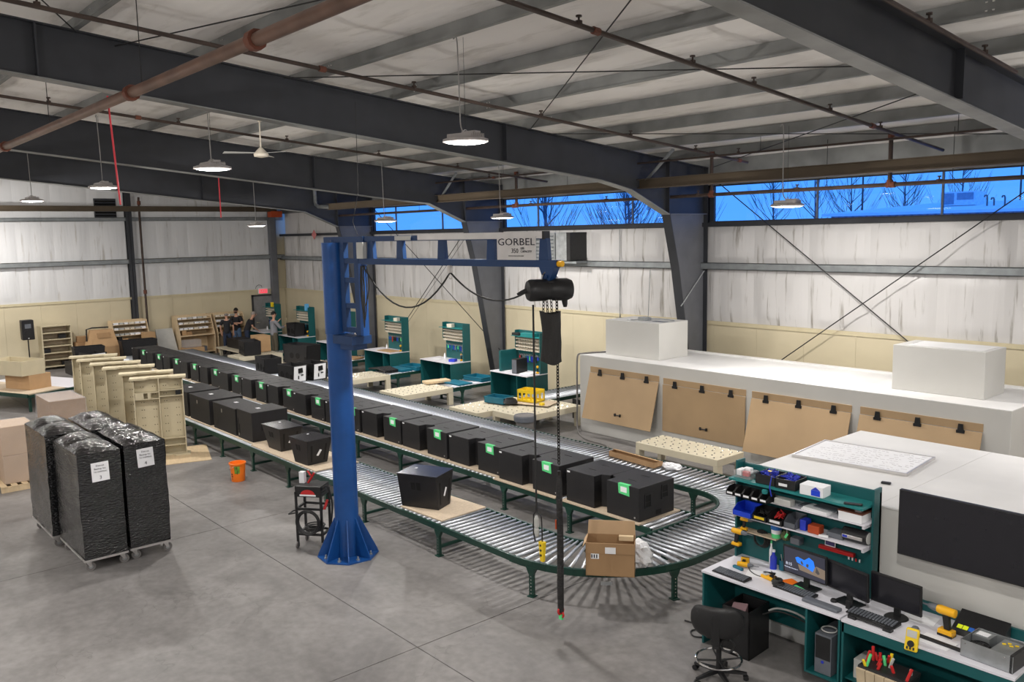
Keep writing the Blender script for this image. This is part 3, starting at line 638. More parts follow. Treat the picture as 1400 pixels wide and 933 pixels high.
def straight(label, x0, x1, y0, y1, legs, pitch=.118, rollers=True, ax='x'):
    """ax 'x': belt runs along X between x0..x1, rails at y0,y1"""
    t = thing('roller_conveyor', label, 'conveyor', (0, 0, 0))
    R = lambda pts: [(p[0], p[1]) if ax == 'x' else (p[1], p[0]) for p in pts]
    for y in (y0, y1): rail_poly(R([(x0, y), (x1, y)])).build('side_rail', 'green', t)
    b = MB(); L = (y1-y0)-.05
    b.cyl((0, -L/2, 0), (0, L/2, 0), RR, n=12); b.m = 1; b.cyl((0, -L/2-.015, 0), (0, L/2+.015, 0), .012, n=6)
    me = b.mesh('roller', ['roller', 'wire']); me.polygons.foreach_set('use_smooth', [len(p.vertices) == 4 for p in me.polygons])
    n = int((x1-x0)/pitch)
    for i in range(n):
        x = x1-pitch*(i+.5)
        if ax == 'x': inst('roller', me, t, (x, (y0+y1)/2, ZR))
        else: inst('roller', me, t, ((y0+y1)/2, x, ZR), (0, 0, PI/2))
    for x in legs:
        for y in (y0, y1):
            if ax == 'x': inst('support_post', post_me, t, (x, y, 0))
            else: inst('support_post', post_me, t, (y, x, 0), (0, 0, PI/2))
        q = MB()
        if ax == 'x': q.box(x-.02, x+.02, y0, y1, .12, .16)
        else: q.box(y0, y1, x-.02, x+.02, .12, .16)
        q.build('cross_brace', 'green', t)
    return t
XC = -8.30
straight('front roller conveyor, mostly empty, passing behind the blue mast', -24.2, XC, 7.05, 8.05, (-23.8, -22.3, -21.0, -19.45, -17.89, -16.32, -14.74, -13.3, -12.0, -9.91))
straight('middle roller conveyor carrying the long row of black cabinets', -33.0, -7.62, 9.13, 10.12, (-32.5, -30, -28, -26, -24, -22, -20.5, -18.9, -17.27, -15.7, -14.06, -12.48, -10.87, -9.28))
straight('back roller conveyor of bright rollers behind the black cabinets', -33.2, XC, 11.12, 12.12, (-32.5, -30, -27.5, -25, -22.5, -20.1, -18, -16, -14, -12, -10, -8.4))
# U turn
t = thing('curved_roller_conveyor', 'curved end of the roller conveyor making a half turn', 'conveyor', (0, 0, 0))
def uturn(off, n=14):
    r = 1.25+off; pts = [(XC+r*math.cos(-PI/2+PI/2*i/n), 8.80+r*math.sin(-PI/2+PI/2*i/n)-0) for i in range(n+1)]
    pts += [(XC+r*math.cos(PI/2*i/n), 10.37+r*math.sin(PI/2*i/n)) for i in range(n+1)]
    return pts
rail_poly(uturn(.50), h0=.385).build('outer_rail', 'green', t); rail_poly(uturn(-.50)).build('inner_rail', 'green', t)
def path(s):   # centre line -> point, normal(outwards)
    r = 1.25; q = PI/2*r; st = 10.37-8.80
    if s < q: a = -PI/2+s/r; return (XC+r*math.cos(a), 8.80+r*math.sin(a)), (math.cos(a), math.sin(a))
    if s < q+st: return (XC+r, 8.80+s-q), (1, 0)
    a = (s-q-st)/r; return (XC+r*math.cos(a), 10.37+r*math.sin(a)), (math.cos(a), math.sin(a))
tot = PI*1.25+1.57; n = 46
b = MB(); b.cyl((-.475, 0, 0), (.475, 0, 0), .017, .027, n=12); b.m = 1; b.cyl((-.49, 0, 0), (.49, 0, 0), .011, n=6); mt = b.mesh('tapered_roller', ['roller', 'wire'])
mt.polygons.foreach_set('use_smooth', [len(p.vertices) == 4 for p in mt.polygons])
for i in range(n):
    (px, py), (nx, ny) = path(tot*(i+.5)/n); inst('tapered_roller', mt, t, (px, py, ZR), (0, 0, math.atan2(ny, nx)))
for s, side in ((tot*.30, 1), (tot*.05, 1), (tot*.52, 1), (tot*.72, 1), (tot*.93, 1), (tot*.12, -1), (tot*.45, -1), (tot*.80, -1)):
    (px, py), (nx, ny) = path(s); o = .5*side; inst('support_post', post_me, t, (px+nx*o, py+ny*o, 0), (0, 0, math.atan2(ny, nx)+PI/2))
b = MB(); b.cbox((-6.85, 7.36, .43), (.14, .012, .05), Matrix.Rotation(.79, 3, 'Z')); b.build('joint_plate', 'galv', t)

# ================================================================== BLACK CABINETS
HB = .500
def board(lb, x0, x1, y0, y1, grp=None, rz=0):
    cx, cy = (x0+x1)/2, (y0+y1)/2; w, d = (x1-x0)/2, (y1-y0)/2
    o = MB().box(-w, w, -d, d, 0, .02).build('slip_board', 'board', loc=(cx, cy, .4825)); o.rotation_euler = (0, 0, rz)
    return tag(o, lb, 'board', grp)
def cab_left(Wd=.735, D=.80, H=.505):
    t = thing('speaker_cabinet', 'x', 'cabinet'); b = MB(); f = .60
    b.prism([(0, 0), (f, 0), (f, .16), (Wd, .22), (Wd, D), (0, D)], 0, H); b.build('body', 'black', t, bevel=.006)
    b = MB(); b.box(f+.002, f+.006, .02, .14, .08, .42); b.build('connector_panel', 'black_pl', t)
    MB().box(.02, .08, -.004, 0, H-.045, H-.02).build('white_sticker', 'paper', t)
    b = MB(); b.box(.25, .40, .25, .262, H, H+.004); b.box(.25, .40, .55, .562, H, H+.004); b.build('rigging_slot', 'black_deep', t)
    return t
def cab_right(Wd=.63, D=.80, H=.505):
    t = thing('speaker_cabinet', 'x', 'cabinet'); b = MB()
    b.prism([(0, 0), (Wd, 0), (Wd, D), (-.115, D), (-.115, .26), (0, .20)], 0, H); b.build('body', 'black', t, bevel=.006)
    b = MB()
    for y0, z0 in ((.14, .20), (.52, .27)):
        b.box(Wd, Wd+.008, y0-.015, y0, z0-.03, z0+.19); b.box(Wd, Wd+.008, y0+.12, y0+.135, z0-.03, z0+.19); b.box(Wd, Wd+.008, y0, y0+.12, z0+.17, z0+.19); b.box(Wd, Wd+.008, y0, y0+.12, z0-.03, z0-.01)
    b.build('handle_rim', 'black_pl', t)
    b = MB()
    for y0, z0 in ((.14, .20), (.52, .27)): b.box(Wd-.002, Wd+.003, y0, y0+.12, z0+.07, z0+.165); b.box(Wd-.002, Wd+.003, y0, y0+.12, z0-.005, z0+.055)
    b.box(Wd, Wd+.003, .38, .50, .03, .10); b.build('recessed_handle', 'black_deep', t)
    b = MB(); b.box(-.016, -.004, .10, .14, .30, .35); b.build('red_connector', 'red', t)
    b = MB(); b.cyl((.55, -.006, .05), (.55, 0, .05), .014, n=8); b.build('corner_plug', 'alu', t)
    b = MB(); g = [(.24, -.006, .505), (.44, -.006, .515), (.45, -.012, .36), (.26, -.012, .345)]
    b.hexa([(.24, -.004, .36), (.45, -.004, .345), (.45, .0, .345), (.24, .0, .36)], [(.23, -.006, .509), (.44, -.006, .512), (.44, .05, .512), (.23, .05, .509)]); b.build('green_tape_tag', 'green_tape', t)
    MB().box(.28, .40, -.0075, -.0055, .39, .47).build('tag_note', 'paper', t)
    b = MB(); b.box(.2, .36, .25, .262, .505, .509); b.box(.2, .36, .55, .562, .505, .509); b.build('rigging_slot', 'black_deep', t)
    return t
CL, CR = cab_left(), cab_right()
gx = [-8.15-.02, -9.84, -11.40, -12.98, -14.53, -16.08, -17.63, -19.15, -20.67, -22.2, -23.73, -25.26, -26.8, -28.35, -29.9]
rj = random.Random(3)
for i, g in enumerate(gx):
    xr = g-.34; dy = rj.uniform(-.02, .02)+(.0 if i < 2 else .10)
    w_ = 'first (nearest)' if i == 0 else ORD[i]
    lbR = 'black cabinet with green tape, %s tagged one from the near end of middle conveyor' % ORD[i]
    lbL = 'black cabinet without tape, %s untagged one from the near end of middle conveyor' % ORD[i]
    for src, x, lb in ((CL, xr-.862, lbL), (CR, xr, lbR)):
        c = src if i == 0 else dup(src)
        c.location = (x, 9.17+dy, .505); c['label'] = lb[:200]; c['group'] = 'black cabinets on the middle conveyor'
    board('particle board under the %s cabinet pair from the near end of middle conveyor' % ORD[i], xr-.94, xr+.60 if i else xr+.68, 9.10+(.0 if i < 2 else .10), 10.05+(.0 if i < 2 else .05), 'particle boards on the middle conveyor')
# plain cabinets on the front conveyor
def cab_plain(w, d, h, label, loc, rz=0, slots=True, turned=False):
    t = thing('speaker_cabinet', label, 'cabinet', loc, rz, 'black cabinets on the front conveyor')
    MB().box(0, w, 0, d, 0, h).build('body', 'black', t, bevel=.006)
    MB().box(-.004, w+.004, -.004, d+.004, h, h+.018).build('lid', 'black', t, bevel=.004)
    b = MB()
    if turned: b.box(.04, .07, -.003, 0, .16, .42); b.box(.10, .13, -.003, 0, .10, .30); b.box(w, w+.003, .2, .32, .22, .38)
    else: b.box(w, w+.003, d*.6, d*.6+.10, .34, .44); b.box(w, w+.003, d*.6+.02, d*.6+.12, .22, .30)
    b.build('handle_cutout', 'black_deep', t)
    MB().box(w*.35, w*.35+.12, .30, .38, h+.018, h+.020).build('white_sticker', 'paper', t)
    b = MB(); b.box(w*.38, w*.38+.04, -.004, 0, h-.16, h-.08) if not turned else b.box(.06, .09, -.006, 0, .05, .10); b.build('latch', 'alu', t)
    return t
cab_plain(1.15, .80, .57, 'big black cabinet on the front conveyor, half hidden by the upright cream panels', (-21.4, 7.21, .505))
cab_plain(1.20, .80, .57, 'big black cabinet on the front conveyor, second one right of the upright panels', (-20.08, 7.20, .505))
cab_plain(1.22, .62, .57, 'big black cabinet on the front conveyor with a turned cabinet against its right end', (-18.66, 7.20, .505))
cab_plain(.74, .80, .60, 'black cabinet turned sideways at the right end of the big ones, with connector slots', (-17.36, 7.20, .505), turned=True)
def cab_taper(label, loc, rz, w0, w1, d0, d1, h, stick=(0, 0)):
    """w: width at bottom/top, d: depth bottom/top, origin at base centre"""
    t = thing('tapered_speaker_cabinet', label, 'cabinet', loc, rz, 'tapered black cabinets on the front conveyor')
    B = [(-w0/2, -d0/2, 0), (w0/2, -d0/2, 0), (w0/2, d0/2, 0), (-w0/2, d0/2, 0)]; T = [(-w1/2, -d1/2, h), (w1/2, -d1/2, h), (w1/2, d1/2, h), (-w1/2, d1/2, h)]
    MB().hexa(B, T).build('body', 'black', t, bevel=.006)
    b = MB(); e = .006; b.box(-w1/2-e, w1/2+e, -d1/2-e, d1/2+e, h, h+.014); b.build('lid', 'screen', t, bevel=.004)
    f = lambda u, z, s=-1: (u*(w0+(w1-w0)*z/h), s*(d0+(d1-d0)*z/h)/2, z)
    def patch(u0, u1, z0, z1, off=.003):
        a = [f(u0, z0), f(u1, z0), f(u1, z1), f(u0, z1)]
        return [(p[0], p[1]-off, p[2]) for p in a]+[(p[0], p[1]+.002, p[2]) for p in a]
    b = MB(); vs = patch(-.17, -.07, h*.55, h*.78); b._add(vs, [(0, 1, 2, 3), (0, 4, 5, 1), (1, 5, 6, 2), (2, 6, 7, 3), (3, 7, 4, 0)]); vs = patch(-.03, .07, h*.55, h*.78); b._add(vs, [(0, 1, 2, 3), (0, 4, 5, 1), (1, 5, 6, 2), (2, 6, 7, 3), (3, 7, 4, 0)])
    b.build('recessed_handle', 'black_deep', t)
    # right side: slot and shipping label
    g = lambda v, z, o: ((w0+(w1-w0)*z/h)/2+o, v*(d0+(d1-d0)*z/h), z)
    b = MB(); a = [g(-.36, h*.12, .003), g(-.28, h*.12, .003), g(-.28, h*.8, .003), g(-.36, h*.8, .003)]; b.quad(*a); a = [g(.26, h*.12, .003), g(.34, h*.12, .003), g(.34, h*.8, .003), g(.26, h*.8, .003)]; b.quad(*a); b.build('rigging_slot', 'black_deep', t)
    b = MB(); a = [g(-.10, h*.36, .004), g(-.0, h*.33, .004), g(.14, h*.56, .004), g(.04, h*.60, .004)]; b.quad(*a); b.build('shipping_label', 'paper', t)
    MB().box(-w1*.32, -w1*.27, d1*.1, d1*.18, h+.014, h+.017).build('white_dot', 'paper', t)
    return t
cab_taper('lone tapered black cabinet on a board right of the blue mast', (-10.74, 7.42, .505), .42, .66, .70, .36, .54, .535)
cab_taper('tapered black cabinet nearest the blue mast, on its left', (-14.40, 7.36, .505), .06, .46, .66, .42, .52, .47)
cab_taper('tapered black cabinet standing between the turned cabinet and the one by the mast', (-15.75, 7.45, .505), .02, .52, .78, .36, .50, .47)
board('particle board sheet under the lone tapered cabinet right of the mast', -11.0, -9.98, 7.12, 8.0, rz=.05)
board('particle board sheet under the two tapered cabinets left of the mast', -16.5, -13.75, 7.1, 8.0)
board('particle board sheet under the turned cabinet on the front conveyor', -18.75, -16.52, 7.17, 8.0)
board('particle board sheet under the far big cabinets of the front conveyor', -21.5, -18.8, 7.17, 8.0)

# ================================================================== CARTON ETC ON CONVEYORS
t = thing('open_carton', 'open brown cardboard carton standing on the curved conveyor', 'box', (-6.98, 7.58, .484), .685)
b = MB(); w, d, h = .60, .34, .42
b.box(-w/2, w/2, -d/2, -d/2+.006, 0, h); b.box(-w/2, w/2, d/2-.006, d/2, 0, h); b.box(-w/2, -w/2+.006, -d/2, d/2, 0, h); b.box(w/2-.006, w/2, -d/2, d/2, 0, h); b.box(-w/2, w/2, -d/2, d/2, 0, .006)
b.build('carton_body', 'card_dark', t)
MB().hexa([(-w/2, d/2-.006, h), (w/2, d/2-.006, h), (w/2, d/2, h), (-w/2, d/2, h)], [(-w/2+.01, d/2+.02, h+.17), (w/2-.01, d/2+.02, h+.17), (w/2-.01, d/2+.026, h+.17), (-w/2+.01, d/2+.026, h+.17)]).build('back_flap', 'card_in', t)
MB().hexa([(-w/2, -d/2-.012, h-.13), (w/2, -d/2-.012, h-.13), (w/2, -d/2-.006, h-.13), (-w/2, -d/2-.006, h-.13)], [(-w/2, -d/2-.006, h), (w/2, -d/2-.006, h), (w/2, -d/2, h), (-w/2, -d/2, h)]).build('front_flap', 'card_dark', t)
MB().hexa([(-w/2-.04, -.15, h-.06), (-w/2-.034, -.15, h-.06), (-w/2-.034, .15, h-.06), (-w/2-.04, .15, h-.06)], [(-w/2-.006, -.15, h), (-w/2, -.15, h), (-w/2, .15, h), (-w/2-.006, .15, h)]).build('side_flap', 'card_in', t)
MB().box(-.06, .07, -d/2-.017, -d/2-.013, h-.125, h-.045).build('shipping_label', 'paper', t)
MB().box(-.235, -.135, -d/2-.004, -d/2-.001, h-.20, h-.135).build('printed_marks', 'paper', t)
b = MB()
for k in range(3): b.box(-.23+.03*k, -.215+.03*k, -d/2-.006, -d/2-.003, h-.19, h-.145)
b.build('arrow_print', 'ink', t)
MB().box(.10, .28, .0, .06, h-.02, h+.035).build('wood_scrap', 'ply', t)
# crumpled plastic bag
def blob(name, label, cat, loc, s, m, seed=0, amp=.25, fr=3.0, flat=True):
    b = MB(); n, k = 20, 12
    def fn(u, v):
        a, p = 2*PI*u, PI*v; d = Vector((math.cos(a)*math.sin(p), math.sin(a)*math.sin(p), math.cos(p))); r = 1+amp*noise.noise(d*fr+Vector((seed, 0, 0)))+amp*.5*noise.noise(d*fr*2.6+Vector((0, seed, 0)))
        z = d.z*r*s[2]; z = max(z, -s[2]*.8); return (d.x*r*s[0], d.y*r*s[1], z+s[2]*.8)
    b.grid(fn, n, k); o = b.build(name, m, loc=loc); return tag(o, label, cat)
M['bag_white'] = mat('white_plastic_film', (.78, .78, .80), .35, var=.05, bump=.6, bscale=18)
blob('plastic_bag', 'crumpled white plastic bag wedged against the open carton', 'bag', (-6.86, 8.0, .484), (.16, .15, .17), 'bag_white', 3, .35)
blob('plastic_bag', 'small clear plastic wrap beside the long flat carton', 'bag', (-9.38, 11.78, .484), (.2, .12, .06), 'bag_white', 5, .4)
t = thing('long_carton', 'long narrow brown carton lying open on the back conveyor', 'box', (-10.18, 11.70, .484), -.07)
b = MB(); b.box(-.58, .58, -.09, .09, 0, .006); b.box(-.58, .58, -.09, -.084, 0, .10); b.box(-.58, .58, .084, .09, 0, .10); b.box(-.58, -.574, -.09, .09, 0, .1); b.box(.574, .58, -.09, .09, 0, .1); b.build('carton_body', 'card_dark', t)
MB().hexa([(-.58, .0, .12), (.58, .0, .12), (.58, .09, .10), (-.58, .09, .10)], [(-.58, .0, .126), (.58, .0, .126), (.58, .095, .106), (-.58, .095, .106)]).build('lid_flap', 'card', t)
MB().hexa([(.58, -.09, .0), (.66, -.07, .05), (.66, .07, .05), (.58, .09, .0)], [(.58, -.09, .10), (.645, -.07, .13), (.645, .07, .13), (.58, .09, .10)]).build('end_flap', 'card_dark', t)

# cabinets parked on the back conveyor (open shells and two with pale amplifier plates)
def shell(label, loc, rz, w=.75, d=.55, h=.52, plate=False, taper=.12):
    t = thing('cabinet_shell', label, 'cabinet', loc, rz, 'unfinished black cabinets')
    b = MB(); e = .02
    P = lambda x, y, z: (x*(1-(taper if y < 0 else 0)*(1-z/h)), y, z)
    b.hexa([P(-w/2+taper*.5, -d/2, 0), P(w/2-taper*.5, -d/2, 0), P(w/2-taper*.5, d/2, 0), P(-w/2+taper*.5, d/2, 0)], [(-w/2, -d/2, h), (-w/2+e, -d/2, h), (-w/2+e, d/2, h), (-w/2, d/2, h)]) if False else None
    B = [(-w/2+taper/2, -d/2, 0), (w/2-taper/2, -d/2, 0), (w/2-taper/2, d/2, 0), (-w/2+taper/2, d/2, 0)]
    T = [(-w/2, -d/2, h), (w/2, -d/2, h), (w/2, d/2, h), (-w/2, d/2, h)]
    def wall(i, j):
        a, c, p, q = [Vector(v) for v in (B[i], B[j], T[j], T[i])]; cen = Vector((0, 0, h/2)); nrm = (c-a).cross(q-a).normalized()
        if nrm.dot(a-cen) < 0: nrm = -nrm
        o = -nrm*e; b._add([a, c, p, q, a+o, c+o, p+o, q+o], [(0, 1, 2, 3), (7, 6, 5, 4), (0, 4, 5, 1), (1, 5, 6, 2), (2, 6, 7, 3), (3, 7, 4, 0)])
    for i in range(4): wall(i, (i+1) % 4)
    b.box(-w/2+taper/2, w/2-taper/2, -d/2, d/2, 0, e); b.build('shell', 'black', t)
    b = MB()
    for x in (-.17, .12): 
        b.lathe([(.001, 0), (.10, 0), (.10, .006), (.001, .006)], 16, (x, -d/2-.003, h*.42), 'y')
    b.box(w/2-.16, w/2-.06, -d/2-.004, -d/2, .1, .24); b.build('port_hole', 'black_deep', t)
    if plate:
        MB().hexa([(w/2-taper/2+.002, -d/2+.04, .02), (w/2-taper/2+.012, -d/2+.04, .02), (w/2-taper/2+.012, d/2-.06, .02), (w/2-taper/2+.002, d/2-.06, .02)], [(w/2+.002, -d/2+.04, h-.02), (w/2+.012, -d/2+.04, h-.02), (w/2+.012, d/2-.06, h-.02), (w/2+.002, d/2-.06, h-.02)]).build('pale_side_plate', 'paper', t)
        b = MB(); b.cbox((w/2+.005, .0, h*.7), (.03, .14, .14), Matrix.Rotation(.1, 3, 'X')); b.cbox((w/2-.015, .06, h*.42), (.03, .07, .03)); b.cbox((w/2-.02, -.06, h*.3), (.03, .02, .10)); b.build('plate_cutout', 'black_deep', t)
    return t
shell('open black cabinet shell on the back conveyor, left of the two pale plated ones', (-25.3, 11.62, .485), -.12, .95, .55, .5)
shell('black cabinet shell with pale side plate on the back conveyor, nearer one', (-23.2, 11.40, .485), .10, .85, .50, .5, True)
shell('black cabinet shell with pale side plate on the back conveyor, farther one', (-23.2, 12.05, .485), .10, .85, .50, .5, True)
# ================================================================== JIB CRANE
t = thing('jib_crane', 'tall blue jib crane mast with trussed arm and sign', 'crane', (-10.90, 6.10, 0))
b = MB(); b.cyl((0, 0, .02), (0, 0, 3.32), .175, n=32); b.build('mast', 'blue', t, smooth=True)
b = MB(); b.cyl((-.02, -.03, 3.32), (-.02, -.03, 4.62), .15, n=32); b.build('upper_mast', 'blue', t, smooth=True)
b = MB(); P6 = [(.45*math.cos(a), .45*math.sin(a)) for a in [2*PI*(k+.35)/8 for k in range(8)]]; b.prism(P6, 0, .02); b.build('base_plate', 'blue', t)
for k in range(8):
    a = 2*PI*(k+.35)/8; b = MB(); b.T = Matrix.Rotation(a, 4, 'Z')
    b.prism([(.16, .02), (.435, .02), (.435, .05), (.185, .58), (.16, .58)], -.008, .008, 'y'); b.build('gusset', 'blue', t)
    b = MB(); b.T = Matrix.Rotation(a+PI/8, 4, 'Z'); b.cyl((.35, 0, .02), (.35, 0, .035), .03, n=8); b.cyl((.35, 0, .03), (.35, 0, .075), .013, n=8); b.build('anchor_bolt', 'galv', t)
# arm frame of reference: x along the arm
ar = math.atan2(6.55-6.10, -6.75+10.90); RT = Matrix.Rotation(ar, 4, 'Z')
b = MB(); b.T = RT; b.box(-.2, .72, -.045, .045, 4.62, 4.70); b.cyl((0, 0, 4.58), (0, 0, 4.66), .06, n=12)
b.box(.17, .26, -.04, .04, 3.36, 4.64)
for z in (3.36, 3.70, 4.06, 4.33): b.box(.26, .50, -.035, .035, z, z+.07)
b.box(.5, .60, -.05, .05, 3.33, 4.64); b.build('hinge_frame', 'blue_dark', t)
b = MB(); b.T = RT; b.box(.60, .66, -.05, .05, 3.33, 4.33); b.build('cable_tray', 'blue', t)
b = MB(); b.T = RT; b.box(.1, .55, -.17, .17, 3.20, 3.32); b.box(.2, .5, -.12, .12, 3.12, 3.2); b.build('lower_bracket', 'blue_dark', t)
b = MB(); b.T = RT; b.cyl((.42, .0, 3.32), (.42, 0, 3.40), .03, n=8); b.build('bracket_bolt', 'chrome', t)
AL = 4.12
b = MB(); b.T = RT; b.box(.5, AL-.18, -.03, .03, 4.63, 4.70); b.build('upper_chord', 'blue_dark', t)
b = MB(); b.T = RT; b.box(.5, AL+.02, -.045, .045, 4.32, 4.40); b.build('lower_chord', 'blue_dark', t)
for x, w in ((.80, .10), (1.42, .10), (2.22, .10), (3.08, .10), (3.90, .10)):
    b = MB(); b.T = RT; b.hexa([(x-.02, -.03, 4.39), (x+w+.02, -.03, 4.39), (x+w+.02, .03, 4.39), (x-.02, .03, 4.39)], [(x, -.03, 4.64), (x+w, -.03, 4.64), (x+w, .03, 4.64), (x, .03, 4.64)]); b.build('web_post', 'blue_dark', t)
b = MB(); b.T = RT; b.box(1.85, AL-.16, -.045, .045, 4.64, 4.715); b.build('power_rail_cover', 'alu', t)
b = MB(); b.T = RT; b.box(AL-.17, AL-.14, -.05, .05, 4.63, 4.72); b.build('rail_end_cap', 'black_pl', t)
b = MB(); b.T = RT; b.box(1.4, 1.72, -.05, -.045, 4.64, 4.695); b.build('warning_plate', 'grey_lt', t)
b = MB(); b.T = RT; b.box(3.26, 3.86, -.052, -.046, 4.40, 4.665); b.build('sign_plate', 'alu', t)
def armtext(s, size, x, z, sx=1.0, al='CENTER'):
    p = RT @ Vector((x, -.0545, z)); return text(s, size, t, p, (PI/2, 0, ar), 'ink', sx=sx, align=al)
armtext('GORBEL', .115, 3.56, 4.60, 1.35); armtext('350', .075, 3.54, 4.50); armtext('LBS.\nCAPACITY', .036, 3.63, 4.512, 1.0, 'LEFT'); armtext('CLEVELAND WORKSTATION CRANES', .014, 3.56, 4.445)
b = MB(); b.T = RT; b.cyl((AL, 0, 4.36), (AL+.08, 0, 4.36), .035, n=10); b.build('yellow_bumper', 'tool_yellow', t)
b = MB(); b.T = RT; b.prism([(AL-.22, 4.32), (AL+.0, 4.32), (AL-.06, 4.20), (AL-.09, 4.15), (AL-.14, 4.15), (AL-.17, 4.20)], -.05, .05, 'y'); b.cyl((AL-.11, -.07, 4.22), (AL-.11, .07, 4.22), .02, n=8); b.build('trolley', 'blue_dark', t)
b = MB(); b.T = RT; b.box(.64, .78, -.10, -.04, 4.40, 4.62); b.build('junction_box', 'grey_lt', t)
b = MB(); b.tube([RT @ Vector((.55, -.0, 4.72)), RT @ Vector((.45, 0, 4.9)), RT @ Vector((.6, 0, 5.3)), RT @ Vector((.62, 0, 6.5))], .004, 6); b.build('supply_cable', 'wire', t)
# festoon cable
def sag(a, c, d, n=14):
    a, c = Vector(a), Vector(c); return [a.lerp(c, i/n)+Vector((0, 0, -d*4*(i/n)*(1-i/n))) for i in range(n+1)]
b = MB(); q0 = RT @ Vector((.72, -.06, 4.30)); q1 = RT @ Vector((2.45, -.05, 4.24)); q2 = RT @ Vector((3.76, -.12, 4.04))
b.tube(sag(q0, q1, .50), .011, 6); b.tube(sag(q1, q2, .20), .011, 6)
for k, (dx, dz) in enumerate(((.03, .75), (-.03, .65), (.06, .55), (0, .85))):
    a = q0+Vector((-.06, 0, .0)); c = a+(RT @ Vector((.06+dx, 0, 0))); b.cable([a, a+Vector((dx, 0, -dz*.5)), (a+c)/2+Vector((0, 0, -dz)), c+Vector((dx, 0, -dz*.5)), c], .008, 5)
b.build('festoon_cable', 'wire', t)
b = MB(); b.cbox(q1+Vector((0, 0, .04)), (.05, .05, .09)); b.torus(tuple(q1-Vector((0, 0, .05))), .03, .005, 12, 4, 'y'); b.build('cable_trolley', 'alu', t)
# ---------- hoist
HP = RT @ Vector((AL-.11, 0, 0)); HP = (HP.x-10.90, HP.y+6.10)
h = thing('chain_hoist', 'black electric chain hoist with a chain bag hanging from the arm end', 'hoist', (HP[0], HP[1], 4.07))
ha = math.radians(66); RH = Matrix.Rotation(ha, 4, 'Z')
b = MB(); b.T = RH; b.lathe([(.03, -.27), (.105, -.26), (.122, -.23), (.122, -.05), (.112, -.03), (.112, .02), (.125, .04), (.125, .20), (.105, .25), (.05, .265)], 24, (0, 0, 0), 'x'); b.build('motor_body', 'black_pl', h, smooth=True)
b = MB(); b.T = RH; b.cbox((0, 0, .02), (.16, .15, .17)); b.build('gear_housing', 'black_pl', h, bevel=.02)
b = MB(); b.T = RH; b.torus((0, 0, .12), .09, .012, 12, 6, 'y', 0, PI); b.cyl((0, 0, .20), (0, 0, .24), .02, n=8); b.build('suspension_hook', 'chrome', h)
b = MB(); b.T = RH; b.tube([(-.26, .02, -.0), (-.32, .03, -.02), (-.37, .04, -.04)], .022, 8, rs=[.03, .022, .012]); b.build('cable_gland', 'black_pl', h)
b = MB(); b.T = RH; b.tube([(.17, 0, -.09), (.18, 0, -.17), (.18, 0, -.2)], .025, 8, rs=[.04, .03, .02]); b.build('limit_block', 'black_pl', h)
def chain(p0, p1, mb, L=.045, r=.006, w=.014):
    p0, p1 = Vector(p0), Vector(p1); n = max(2, int((p1-p0).length/(L*.72)))
    for i in range(n):
        c = p0.lerp(p1, (i+.5)/n); a = i % 2
        pts = [(w*math.cos(q)*(1 if a else 0), w*math.cos(q)*(0 if a else 1), L/2*math.sin(q)) for q in [2*PI*k/8 for k in range(8)]]+[(w*(1 if a else 0), w*(0 if a else 1), 0)]
        mb.tube([c+Vector(p) for p in pts], r, 4)
b = MB(); chain((-.08, -.02, -.10), (-.09, -.02, -.26), b); chain((.02, 0, -.10), (.03, 0, -.26), b); chain((-.05, .0, -.10), (-.04, 0, -.26), b); b.build('bag_chains', 'chain', h)['kind'] = 'stuff'
b = MB()
def bagf(u, v):
    a = 2*PI*u; w = .135 if 1 else 0; sq = 1/max(abs(math.cos(a)), abs(math.sin(a)))**.7
    z = -.25-.57*v; r = (1-.12*math.sin(v*PI)+.05*noise.noise(Vector((a*1.5, v*4, 3))))
    return (math.cos(a)*.125*sq*r+.02*math.sin(v*3), math.sin(a)*.075*sq*r, z+.015*math.sin(a*2))
b.grid(bagf, 28, 18); M['bag_black'] = mat('black_canvas', (.022, .021, .02), .75, var=.3, bump=.8, bscale=16, stretch=(1, 1, .4)); b.build('chain_bag', 'bag_black', h)
lx, ly = .09, .02
b = MB(); chain((lx, ly, -.10), (lx, ly, -1.98), b, .05, .007, .016); b.build('load_chain', 'chain', h)['kind'] = 'stuff'
# control pendant
cp = thing('control_pendant', 'yellow push button pendant hanging from a thin black cable', 'controller', (HP[0]-.17, HP[1]-.10, 1.15))
MB().cyl((0, 0, .35), (0, 0, 2.75), .012, n=6).build('cable', 'wire', cp)
b = MB(); b.tube([(0, 0, .36), (-.05, 0, .30), (-.055, 0, .08), (-.03, 0, -.02)], .009, 6); b.tube([(0, 0, .36), (.06, .02, .3), (.07, .02, .12), (.07, .02, .0)], .008, 6); b.build('cable_loop', 'wire', cp)
b = MB(); b.lathe([(.018, .05), (.03, .09), (.03, .13), (.02, .15), (.03, .17), (.03, .26), (.014, .3)], 10, (-.0, 0, 0)); b.build('plug', 'grey_lt', cp)
b = MB(); b.hexa([(.045, 0, -.24), (.095, 0, -.24), (.095, .04, -.24), (.045, .04, -.24)], [(.03, -.01, .0), (.11, -.01, .0), (.11, .05, .0), (.03, .05, .0)]); b.build('button_box', 'yellow', cp, bevel=.008)
b = MB()
for k in range(3): b.cyl((.07, -.012, -.04-.06*k), (.07, .0, -.04-.06*k), .014, n=8)
b.build('push_buttons', 'black_pl', cp)
